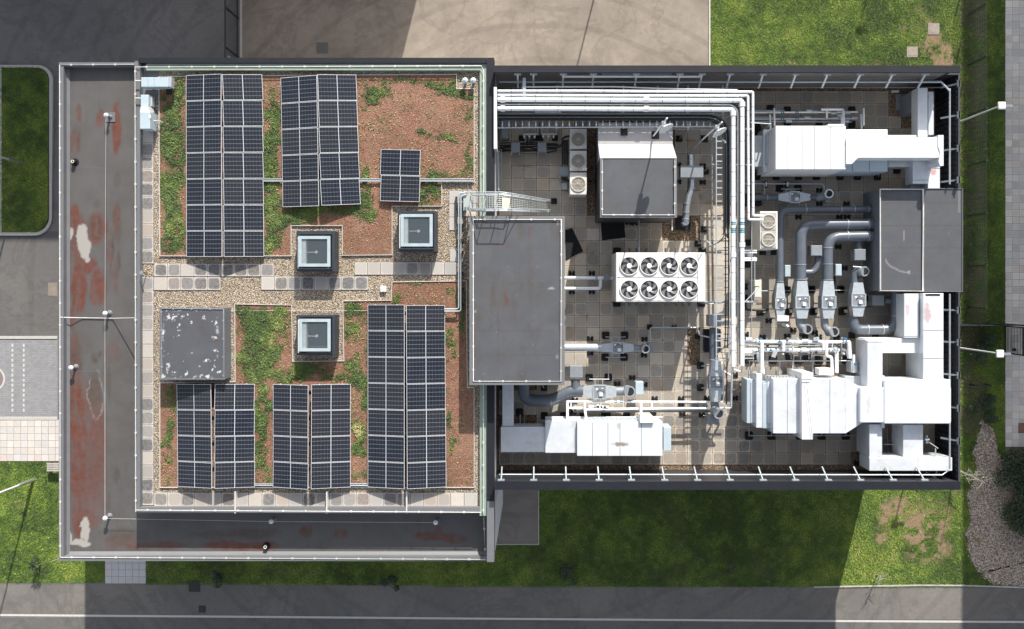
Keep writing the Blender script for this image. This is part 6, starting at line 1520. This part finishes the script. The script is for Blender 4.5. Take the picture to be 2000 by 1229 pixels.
mb = MB(); mb.tube(fillet([P(1097, 274, 7.9), P(1102, 268, 7.9), P(1113, 266, 7.9)], .1), .05, 8); mb.tube(fillet([P(1054, 240, 8.6), P(1054, 262, 8.0), P(1058, 268, 7.6)], .1), .03, 6); mb.build('pipe', M['black_cable'], t)
for (x0, x1) in ((1021, 1050), (1058, 1087)):
    t = thing('pipe_manifold', f'short white manifold with cream caps, {"left" if x0 < 1050 else "right"} of the two near the black pipes', 'pipe manifold', (x0 + x1) / 2, 262, ZD)
    mb = MB(); mb.tube([P(x0, 262, 7.9), P(x1, 262, 7.9)], .045, 8); mb.tube(fillet([P(x0, 262, 7.85), P(x0 + 1, 248, 7.85), P(x1 - 2, 246, 7.85), P(x1, 260, 7.85)], .08), .02, 6); mb.build('header', M['galv_pale'], t)
    for q in (.1, .45, .8):
        c = P(x0 + (x1 - x0) * q, 266.5, 7.9); mb = MB(); mb.cyl(c.x, c.y, 7.6, 7.95, .05, .045, 10); mb.build('cap', M['cream_box'], t)
    foot(t, x0 - 2, 270, 'block', .9); foot(t, x1 - 3, 270, 'block', .9)
jbox(1097, 357, 1108, 370, 7.3, 7.1, 'box_blue', 'small pale slotted plate lying left of the bottom condenser')
# flue beside the small plant room
t = thing('flue_box', 'flat grey duct box over a bright flue, right of the small plant room', 'duct box', 1352, 335, ZD)
dbox(t, 1329, 323.5, 1374, 347, 8.6, 8.2, 'box_grey', 'casing')
for f in ((1325, 322), (1325, 355), (1373, 324), (1373, 356), (1379, 335)): foot(t, *f, 'clover')
t = thing('flue', 'bright steel flue pipe curving down into the gravel patch', 'flue', 1345, 400, ZD)
r = m_(6.8, 8.0)
mb = MB(); mb.tube(fillet([P(1349, 303, 8.1), P(1351, 366, 8.1), P(1341, 396, 8.1), P(1339, 434, 8.0)], .35, 6), r, 18); mb.build('pipe', M['flue'], t)
for (a, b) in ((1350, 312), (1350.5, 352), (1352, 368), (1341, 398), (1340, 415), (1339, 428)): c = P(a, b, 8.1); mb = MB(); mb.tube([c - Vector((0, .015, 0)), c + Vector((0, .015, 0))], r * 1.08, 18); mb.build('clamp_ring', M['galv'], t)
mb = MB(); c = P(1339, 434, 8.0); mb.tube([c, Vector((c.x, c.y, 7.05))], r, 18); mb.build('riser', M['flue'], t); dbox(t, 1320, 424, 1349, 450, 7.12, 7.0, 'coping_dark', 'base_plate')
mb = MB(); mb.pb(1312, 427, 1314, 450, 7.3, 7.2); mb.build('side_strip', M['white_paint'], t)
# mats
for (pts, lb) in (([(1173, 430), (1218, 427), (1222, 464), (1176, 470)], 'square black mat lying on the slabs below the small plant room'), ([(1104, 449), (1118, 446), (1139, 491), (1105, 508)], 'black mat lying askew beside the largest plant room')):
    mb = MB(); mb.pprism(pts, 7.07, 7.031); tag(mb.build('rubber_mat', M['dark_mat']), lb, 'rubber mat')
# stand and post by small room
t = thing('pipe_post', 'thin white conduit running from the small plant room down to the chiller', 'conduit', 1248, 430, ZD)
mb = MB(); mb.tube(fillet([P(1236, 430, 8.3), P(1248, 430, 8.3), P(1248, 494, 8.9)], .05), .035, 8); mb.build('pipe', M['galv_pale'], t); foot(t, 1228, 435, 'clover'); foot(t, 1240, 436, 'clover')

# ------------------------------------------------------------------ chiller
t = thing('chiller', 'big white chiller with eight black fans in two rows, centre of the deck', 'chiller', 1290, 541, ZD)
zt = 9.6
dbox(t, 1203, 493.5, 1378, 590, zt, 7.35, 'casing', 'casing', .03)
dbox(t, 1210, 497, 1362, 587, zt + .012, zt + .001, 'white_paint', 'top_plate', 0)
seams(t, (1248, 1287, 1325, 1363), 496, 588, zt + .01, mat='box_grey', w=.6); seams(t, (541.5,), 1206, 1363, zt + .012, 'y', 'box_grey', .6)
for yy in (519.5, 565):
    for xx in (1229, 1268, 1307, 1346): fan(t, xx, yy, 18, zt + .03, 6, False, .12)
for yy, zz in ((489, 8.0), (594, 7.9)):
    for xx in (1217, 1230, 1244, 1263, 1301, 1321, 1334, 1347):
        mb = MB(); mb.tube([P(xx, yy - 4, zz), P(xx, yy + 4, zz)], .07, 10); mb.build('pipe_stub', M['cable_grey'], t)
bar(t, [P(1372, 493, 9.65), P(1362, 510, 9.65)], .02)
for f in ((1205, 592), (1370, 592), (1205, 491), (1372, 491)): foot(t, *f, 'square', 1.1)
t = thing('water_pipes', 'pair of white lagged pipes joining the big plant room to the chiller', 'pipes', 1150, 553, ZD)
for pts in ([(1100, 543, 8.0), (1204, 543, 8.0)], [(1100, 564, 8.0), (1172, 563.5, 8.0), (1173.5, 546, 8.0)]):
    mb = MB(); mb.tube(fillet([P(*p) for p in pts], .12), .08, 12); mb.build('pipe', M['pipe_white'], t)
mb = MB(); c = P(1185, 542, 8.0); mb.box(c.x - .15, c.x + .15, c.y - .14, c.y + .14, 7.9, 8.2); mb.build('valve_box', M['box_grey'], t)
mb = MB(); c = P(1165, 543, 8.0); mb.tube([c - Vector((.06, 0, 0)), c + Vector((.06, 0, 0))], .10, 10); mb.build('flange', M['timber'], t)
for f in ((1117, 534), (1156, 534), (1117, 570), (1156, 570)): foot(t, *f, 'clover')

# ------------------------------------------------------------------ middle duct out of the big plant room
t = thing('round_duct', 'silver round duct with inline fan box running right from the big plant room', 'round duct', 1180, 679, ZD)
rduct(t, [(1098, 679, 7.8), (1176, 679, 7.8)], 15, mat='galv_pale', rings=[(1132, 679, 7.8, 'x'), (1170, 679, 7.8, 'x')]); silencer(t, 'x', 679, 1174, 1195, 1217, 1237, 14, 21, 7.8)
rduct(t, [(1236, 680, 7.8), (1254, 681, 7.8)], 13, mat='box_grey'); outlet_end(t, 1261, 682, 8.2, m_(7.5, 8.2), (.08, -.02)); dbox(t, 1266, 670, 1276, 689, 8.0, 7.5, 'box_grey', 'actuator')
for (ys, ye) in ((658.5, 668), (698, 689)):
    bar(t, [P(1183, ys, 7.45), P(1222, ys, 7.45)], .025)
    for xx in (1195, 1209): bar(t, [P(xx, ys, 7.45), P(xx, ye, 7.5)], .025)
for f in ((1183, 655), (1220, 655), (1182, 698), (1219, 698)): foot(t, *f, 'square', 1.05)
for f in ((1153, 662), (1153, 690), (1259, 663), (1258, 694)): foot(t, *f, 'clover')
# conduit from it
t = thing('conduit', 'square run of steel conduit between the middle duct and the right hand duct box', 'conduit', 1320, 640, ZD)
mb = MB(); mb.tube(fillet([P(1270, 672, 7.7), P(1270, 640, 7.7), P(1363, 640, 7.7), P(1366, 655, 7.7), P(1395, 661, 8.0), P(1430, 661, 8.4)], .12), .035, 8); mb.build('pipe', M['galv_pale'], t)
mb = MB(); mb.tube([P(1273, 642, 7.65), P(1360, 642, 7.65)], .02, 6); mb.build('pipe', M['box_grey'], t)
for f, k_ in (((1269, 639), 'block'), ((1317, 639), 'clover'), ((1362, 657), 'block')): foot(t, *f, k_, .8)
# lower left curved duct
t = thing('round_duct', 'thick curved grey duct sweeping out from under the big roof to a fan box', 'round duct', 1080, 775, ZD)
rduct(t, [(1023, 742, 7.8), (1023, 782, 7.8), (1078, 783, 7.8), (1114, 764, 7.9), (1140, 764, 8.0)], 23, rad=.75, mat='duct_grey', rings=[(1076, 783, 7.8, 'x')], n=12)
rduct(t, [(1124, 762, 8.0), (1124, 742, 8.0)], 17, mat='duct_grey', nm='branch'); dbox(t, 1113, 714.5, 1138, 738, 8.3, 7.9, 'box_grey', 'damper_box')
silencer(t, 'x', 765, 1137, 1158, 1183, 1203, 18, 26, 8.0); rduct(t, [(1202, 764, 7.9), (1224, 764, 7.95)], 17, mat='box_grey'); outlet_end(t, 1230, 765, 8.3, m_(10, 8.3), (.08, -.02))
dbox(t, 1241, 746, 1257, 771, 8.1, 7.6, 'box_blue', 'actuator'); bar(t, [P(1242, 742, 8.1), P(1242, 776, 8.1)], .02)
bar(t, [P(1151, 741, 7.5), P(1190, 741, 7.5)], .025); bar(t, [P(1162, 741, 7.5), P(1162, 752, 7.5)], .025); bar(t, [P(1177, 741, 7.5), P(1177, 752, 7.5)], .025); bar(t, [P(1148, 780, 7.5), P(1192, 780, 7.5)], .025)
for f in ((1151, 738), (1188, 737)): foot(t, *f, 'square', 1.05)
for f in ((1235, 738), (1206, 750), (1259, 752), (1123, 782)): foot(t, *f, 'clover')
t = thing('conduit', 'thin conduit dropping between the two silver fan boxes', 'conduit', 1187, 720, ZD)
mb = MB(); mb.tube(fillet([P(1100, 713, 7.12), P(1188, 713, 7.12), P(1189, 740, 7.3)], .05), .014, 5); mb.tube([P(1189, 698, 7.2), P(1188, 740, 7.3)], .014, 5); mb.build('pipe', M['edging'], t)
# pipe rack above lower left unit
t = thing('pipe_rack', 'white lagged pipes on cross bars above the lower left air unit', 'pipes', 1250, 792, ZD)
for pts, r in (([(1108, 784.5, 8.1), (1386, 785.5, 8.1)], .05), ([(1108, 797, 8.1), (1140, 797, 8.1)], .05), ([(1142, 800, 8.2), (1290, 798, 8.1), (1388, 798, 8.1)], .055), ([(1120, 804, 7.8), (1390, 803, 7.8)], .045), ([(1108, 783, 8.2), (1108, 822, 8.5)], .06), ([(1142, 784, 8.2), (1142, 800, 8.3), (1146, 823, 8.6)], .06), ([(1252, 785, 8.2), (1252, 812, 8.7)], .06), ([(1167, 785, 8.1), (1167, 798, 8.1)], .045), ([(1273, 786, 8.1), (1273, 798, 8.1)], .045), ([(1115, 784, 8.1), (1115, 798, 8.1)], .035)):
    mb = MB(); mb.tube([P(*p) for p in pts], r, 9); mb.build('pipe', M['pipe_white'] if r != .045 or pts[0][1] < 800 else M['cable_grey'], t)
for xx in (1201, 1204, 1212, 1215):
    for yy in (784.8, 798.6): c = P(xx, yy, 8.12); mb = MB(); mb.tube([c - Vector((.02, 0, 0)), c + Vector((.02, 0, 0))], .063, 9); mb.build('colour_band', M['blue_band'], t)
for k in range(9): c = P(1150 + rr.uniform(0, 46), 797 + rr.uniform(-3, 3), 8.2); mb = MB(); mb.box(c.x - .12, c.x + .12, c.y - .06, c.y + .06, 8.1, 8.22); mb.build('lagging', M['galv_pale'] if k % 2 else M['pipe_white'], t)
for f in ((1120, 805), (1279, 779), (1331, 779), (1331, 789), (1276, 806), (1333, 808), (1180, 808)): foot(t, *f, 'clover')
# right hand vertical fan box with chimney
t = thing('round_duct', 'tall silver duct with inline fan box beneath the downward pipes', 'round duct', 1397, 745, ZD)
rduct(t, [(1394, 640, 7.9), (1394, 706, 7.9)], 17, mat='duct_grey', rings=[(1394, 702, 7.9, 'y')]); dbox(t, 1385, 615, 1409, 638, 8.3, 7.6, 'box_grey', 'damper_box'); dbox(t, 1376, 643, 1408, 688, 7.4, 7.05, 'coping_dark', 'floor_box')
silencer(t, 'y', 1397, 703, 733, 758, 784, 17, 26, 8.2); rduct(t, [(1395, 784, 8.0), (1397, 798, 8.0), (1399, 803, 8.1)], 16, rad=.1, mat='box_grey', nm='elbow'); outlet_end(t, 1404, 808, 8.6, m_(9.5, 8.6), (.12, -.08))
dbox(t, 1382, 812, 1405, 828, 8.2, 7.7, 'box_grey', 'actuator'); bar(t, [P(1374, 812, 8.0), P(1398, 813, 8.0)], .025)
for f in ((1368, 714), (1368, 757)): foot(t, *f, 'square'); bar(t, [P(f[0] + 2, f[1] + 1, 7.5), P(1388, f[1] + 1, 7.7)], .025)
for f in ((1407, 775), (1382, 778), (1436, 732), (1436, 778), (1371, 811)): foot(t, *f, 'clover')
prun('bundle of thin white pipes dropping beside the tall silver duct, outer one', [(1430, 700, 9.2), (1428, 797, 8.2), (1404, 797, 8.2)], .04, rad=.06, nm='white_pipe')
prun('thin white pipe dropping beside the tall silver duct, inner one', [(1413, 712, 8.6), (1413, 785, 8.2), (1402, 785, 8.2)], .035, rad=.06, nm='white_pipe')
prun('dark thin pipe between the two white drops by the tall silver duct', [(1420, 690, 8.9), (1419, 790, 8.3)], .03, 'black_cable', rad=.06, nm='conduit')
prun('angled white pipe end below the innermost overhead pipe', [(1432, 712, ZR - .1), (1430, 735, 8.5), (1412, 724, 8.5)], .04, rad=.05, nm='white_pipe')
prun('angled white pipe end below the second overhead pipe', [(1449.5, 710, ZR - .1), (1448, 727, 8.6), (1434, 722, 8.6)], .045, rad=.05, nm='white_pipe')

# ------------------------------------------------------------------ pipework above the lower right unit
t = thing('pipe_rack', 'crowded white lagged pipes and valves above the largest air unit', 'pipes', 1560, 680, ZD)
runs = [([(1452, 666, 8.4), (1660, 667, 8.4)], .045), ([(1452, 671, 8.3), (1480, 671, 8.3)], .07), ([(1478, 668, 8.4), (1656, 669, 8.4)], .07), ([(1452, 684, 8.3), (1640, 684, 8.3)], .075), ([(1452, 689, 8.4), (1481, 689, 8.4), (1481, 702, 8.5), (1489, 714, 8.6), (1491, 730, 8.7)], .07),
 ([(1488, 667, 8.6), (1488, 728, 8.8)], .085), ([(1530, 666, 8.5), (1530, 686, 8.5)], .085), ([(1614, 668, 8.5), (1614, 696, 8.5), (1624, 697, 8.5), (1625, 720, 8.6)], .07), ([(1634, 684, 8.5), (1634, 728, 8.6)], .085), ([(1658, 668, 8.6), (1660, 700, 8.6)], .095), ([(1667, 693, 8.5), (1668, 728, 8.5)], .07), ([(1608, 670, 8.5), (1608, 684, 8.5)], .06), ([(1645, 682, 8.4), (1654, 684, 8.4), (1657, 700, 8.4)], .05)]
for pts, r in runs: mb = MB(); mb.tube(fillet([P(*p) for p in pts], .12, 5), r, 10); mb.build('pipe', M['pipe_white'], t)
for (a, b) in ((1459, 676), (1560, 676), (1600, 676), (1540, 692), (1480, 678)): mb = MB(); mb.tube([P(a, b, 8.1), P(a + 90 if a + 90 < 1640 else 1640, b, 8.1)], .035, 6); mb.build('conduit', M['cable_grey'], t)
for (a, b) in ((1462, 664), (1540, 668), (1572, 667), (1596, 668), (1540, 684), (1570, 684), (1588, 684), (1476, 685), (1625, 684), (1600, 684)):
    c = P(a, b, 8.4); mb = MB(); mb.tube([c - Vector((.13, 0, 0)), c + Vector((.13, 0, 0))], .11, 10); mb.build('valve_jacket', M['white_paint'] if a % 4 else M['galv_pale'], t)
for (a, b) in ((1523, 667), (1506, 684), (1486, 662), (1651, 662), (1670, 711)): c = P(a, b, 8.6); mb = MB(); mb.cyl(c.x, c.y, 8.5, 8.68, .055, .05, 10); mb.build('valve_handle', M['blue_band'], t)
for xx in (1498, 1545, 1580, 1644): bar(t, [P(xx, 660, 8.0), P(xx, 702, 8.0)], .02)
mb = MB(); c = P(1632, 683, 8.6); mb.ring(c.x, c.y, 8.55, 8.65, .08, .13); mb.build('pump_ring', M['galv_pale'], t)
mb = MB(); mb.pprism([(1512, 683), (1520, 685), (1514, 699), (1507, 697)], 8.6, 8.5); mb.pprism([(1589, 660), (1600, 658), (1600, 666), (1590, 666)], 8.6, 8.5); mb.build('lever_cover', M['duct_side'], t)
dbox(t, 1662, 706, 1675, 728, 8.5, 7.9, 'galv_pale', 'pump')
for k in range(34):
    a_ = rr.uniform(1455, 1662); b_ = rr.choice([663, 670, 677, 684, 690]) + rr.uniform(-2, 2); z_ = rr.uniform(8.45, 8.7)
    if k % 3 == 0: mb = MB(); mb.tube([P(a_, b_, z_), P(a_ + rr.uniform(-2, 2), b_ + rr.uniform(6, 16), z_ - .1)], rr.uniform(.018, .035), 6); mb.build('small_pipe', M[rr.choice(['galv_pale', 'pipe_white', 'cable_grey'])], t)
    elif k % 3 == 1: mb = MB(); c = P(a_, b_, z_); mb.box(c.x - rr.uniform(.03, .08), c.x + .05, c.y - .04, c.y + rr.uniform(.03, .07), z_ - .1, z_); mb.build('bracket', M[rr.choice(['galv', 'box_grey', 'black_cable', 'cream_box'])], t)
    else: mb = MB(); c = P(a_, b_, z_); mb.cyl(c.x, c.y, z_ - .15, z_, .045, .035, 10); mb.build('valve', M[rr.choice(['galv', 'pipe_white', 'galv_pale'])], t)

for f in ((1490, 659), (1457, 653), (1538, 657), (1573, 657), (1600, 658), (1541, 697), (1576, 698), (1622, 703), (1480, 698), (1675, 715)): foot(t, *f, 'clover' if f[1] < 670 else 'square')
# pipes above the upper right unit
t = thing('pipe_rack', 'slim lagged pipes with valves running above the upper right air unit', 'pipes', 1570, 226, ZD)
for pts, r, m in (([(1464, 217, 8.0), (1532, 217, 8.0)], .05, 'galv_pale'), ([(1466, 220, 8.1), (1675, 219, 8.1)], .045, 'pipe_white'), ([(1464, 230, 8.0), (1510, 230, 8.0)], .05, 'galv_pale'), ([(1464, 233, 8.1), (1672, 232, 8.1)], .05, 'galv_pale'), ([(1464, 237.5, 7.9), (1664, 238.5, 7.9)], .03, 'galv'), ([(1604, 214, 8.3), (1647, 214, 8.3), (1648, 244, 8.6)], .06, 'pipe_white'), ([(1615, 216, 8.2), (1615, 231, 8.2)], .05, 'pipe_white'), ([(1512, 212, 8.4), (1513, 246, 8.7)], .045, 'pipe_white'), ([(1504, 224, 8.3), (1505, 255, 8.5)], .045, 'pipe_white'), ([(1687, 212, 8.4), (1687, 245, 8.7)], .045, 'pipe_white'), ([(1682, 224, 8.3), (1683, 252, 8.7)], .045, 'pipe_white'), ([(1644, 224, 8.3), (1644, 246, 8.7)], .05, 'pipe_white')):
    mb = MB(); mb.tube(fillet([P(*p) for p in pts], .08, 4), r, 9); mb.build('pipe', M[m], t)
for (a, b) in ((1580, 217), (1592, 219), (1628, 221), (1640, 226), (1655, 220), (1668, 231), (1576, 231), (1630, 232), (1540, 237), (1652, 238)):
    c = P(a, b, 8.1); mb = MB(); mb.tube([c - Vector((.13, 0, 0)), c + Vector((.13, 0, 0))], .085, 9); mb.build('valve_jacket', M['galv_pale'], t)
for xx in (1526, 1530, 1554, 1558):
    for yy in (219.6, 232.5): c = P(xx, yy, 8.1); mb = MB(); mb.tube([c - Vector((.03, 0, 0)), c + Vector((.03, 0, 0))], .058, 9); mb.build('colour_band', M['blue_band'], t)
for f in ((1538, 215), (1538, 243), (1505, 212), (1600, 243), (1664, 215), (1664, 243), (1478, 243), (1474, 262), (1480, 253)): foot(t, *f, 'square')
prun('vertical thin white pipes below the cream twin fan unit', [(1468, 430, 9.6), (1468, 660, 8.6)], .02, 'galv_pale', nm='conduit')
prun('short thin pipes right of the cream cabinet drop', [(1474, 500, 8.6), (1474, 587, 8.4)], .022, 'galv_pale', nm='conduit')
t = thing('pump_set', 'small grey pump on cross pipes below the twin fan unit', 'pump', 1464, 497, ZD)
dbox(t, 1455, 493, 1471, 506, 8.6, 8.1, 'box_grey', 'body')
for yy in (490, 494, 505, 509): bar(t, [P(1452, yy, 8.8), P(1478, yy, 8.8)], .035, 'pipe_white', 'pipe')
for f in ((1462, 474), (1460, 517), (1458, 582)): foot(t, *f, 'square', .9)
prun('black hose turning along the deck near the cream cabinet', [(1456, 592, 7.5), (1457, 605, 7.4), (1475, 606, 7.3), (1500, 606, 7.3)], .05, 'black_cable', rad=.12, nm='hose', cat='hose')
prun('long thin conduit lying on the slabs from the chiller to the lower left', [(1196, 592, 7.1), (1196, 600, 7.1), (1196, 655, 7.1)], .012, 'edging', nm='conduit')
prun('conduit crossing beside the lower right corner of the chiller', [(1376, 590, 8.2), (1428, 590, 8.6), (1480, 588, 8.0)], .03, 'galv_pale', nm='conduit')

# ------------------------------------------------------------------ small ducts at the top left of the green roof
t = thing('air_duct', 'pale blue rectangular duct lying across the top left corner of the green roof', 'air duct', 305, 162, ZG)
dbox(t, 275.5, 151, 328, 170, 10.05, 9.65, 'box_blue'); mb = MB(); mb.pprism([(328, 150), (335, 150), (334.5, 171), (328, 168)], 10.0, 9.7); mb.build('end_flange', M['duct_side'], t); seams(t, (289, 301), 151, 170, 10.05, mat='galv')
bar(t, [P(264, 158, 9.9), P(276, 158, 9.9)], .03, 'edging'); bar(t, [P(300, 166, 9.45), P(300, 166, 9.65)], .04); foot(t, 330, 179, 'block', .8, ZG + .03)
t = thing('air_duct', 'pale blue duct with a stepped taper standing beside the west walkway', 'air duct', 288, 218, ZG)
dbox(t, 274.5, 185, 290, 207, 10.0, 9.6, 'box_blue'); dbox(t, 273, 219, 293, 252, 10.2, 9.55, 'box_blue', 'lower_casing')
mb = MB(); mb.pprism([(275, 207), (289, 207), (293, 219), (273, 219)], 10.08, 9.6); mb.build('taper', M['duct_foil'], t); dbox(t, 291, 188, 297, 208, 9.8, 9.5, 'duct_side', 'damper'); dbox(t, 293.5, 219, 299, 247, 9.9, 9.5, 'box_grey', 'side_panel')
bar(t, [P(264, 192, 9.85), P(275, 192, 9.85)], .03, 'edging'); bar(t, [P(291, 236, 9.9), P(312, 237, 9.7), P(318, 240, 9.5)], .03)
mb = MB(); mb.pb(291, 224, 294, 231, 10.21, 10.15); mb.build('label_plate', M['white_paint'], t)
t = thing('sign_stake', 'small dark stake standing on the pale walkway left of the housing', 'stake', 287, 533, ZG)
mb = MB(); c = P(287, 533, ZG); mb.tube([c, Vector((c.x, c.y, ZG + .5))], .02, 6); mb.build('pole', M['iron'], t); mb = MB(); mb.cyl(c.x, c.y, ZG + .5, ZG + .53, .09, .09, 12); mb.build('disc', M['box_grey'], t)

# ------------------------------------------------------------------ step over bridge
t = thing('step_over', 'pale mesh step-over bridge with handrails crossing the parapet to the plant deck', 'access bridge', 990, 396, ZG)
gm = simple('mesh_tread', (.52, .56, .54), .4, .4, .05)
mb = MB()
top = 10.55
lv = [(920, 9.6), (926, top), (1000, top), (1075, 7.3)]
def bridge_pt(px, py):
    py = py + max(0, px - 985) / 89 * ((1 - (py - 383) / 28) * 11 + 3)
    for (a, za), (b, zb) in zip(lv[:-1], lv[1:]):
        if a <= px <= b: z = za + (zb - za) * (px - a) / (b - a); return P(px, py, z)
xs = np.linspace(922, 1074, 32)
for x in xs: mb.tube([bridge_pt(x, 383), bridge_pt(x, 411)], .013, 4)
for y in np.linspace(383, 411, 8): mb.tube([bridge_pt(x, y) for x in (922, 926, 962, 999, 1037, 1074)], .013, 4)
mb.build('tread_mesh', gm, t)
mb = MB(); mb.add([bridge_pt(981, 386), bridge_pt(996, 386), bridge_pt(997, 408), bridge_pt(981, 408)], [(0, 1, 2, 3)]); q = mb.build('landing_plate', M['cream_box'], t, fix=False); so_ = q.modifiers.new('solid', 'SOLIDIFY'); so_.thickness = .02; q.location.z += .03
for y0, y1 in ((381, 376), (412, 414)):
    for h in (.0, .55, 1.1):
        pts = []
        for px in (920, 948, 980, 1000, 1037, 1074): 
            b = bridge_pt(max(px, 921), y0); pts.append(Vector((b.x, b.y, b.z + h)))
        mb = MB(); mb.tube(pts, .020 if h else .03, 6); mb.build('handrail' if h else 'stringer', M['galv_pale'], t)
    for px in (922, 948, 974, 1000, 1037, 1073):
        b = bridge_pt(px, y0); mb = MB(); mb.tube([b, b + Vector((0, 0, 1.1))], .02, 6); mb.build('baluster', M['galv_pale'], t)
mb = MB()
for k in range(5):
    b = P(921 - k * .0, 383, 9.6); 
for k, px in enumerate((905, 911, 917)): a = P(px, 383, 9.65 + k * .3); b = P(px + 7, 411, 9.65 + k * .3); mb.box(a.x, b.x, b.y, a.y, 9.62 + k * .3, 9.65 + k * .3)
mb.build('step', gm, t)
for px in (948, 1000):
    for y in (384, 410):
        b = bridge_pt(px, y); zz = ZG if px < 950 else ZD
        mb = MB(); mb.tube([Vector((b.x, b.y, zz)), b], .03, 6); mb.build('leg', M['galv'], t)
foot(t, 1082, 393, 'block', .9)
for (a, b) in ((905, 382), (905, 411)): mb = MB(); mb.pb(a - 6, b - 3, a + 6, b + 3, ZG + .14, ZG + .036); mb.build('foot_block', M['box_grey'], t)
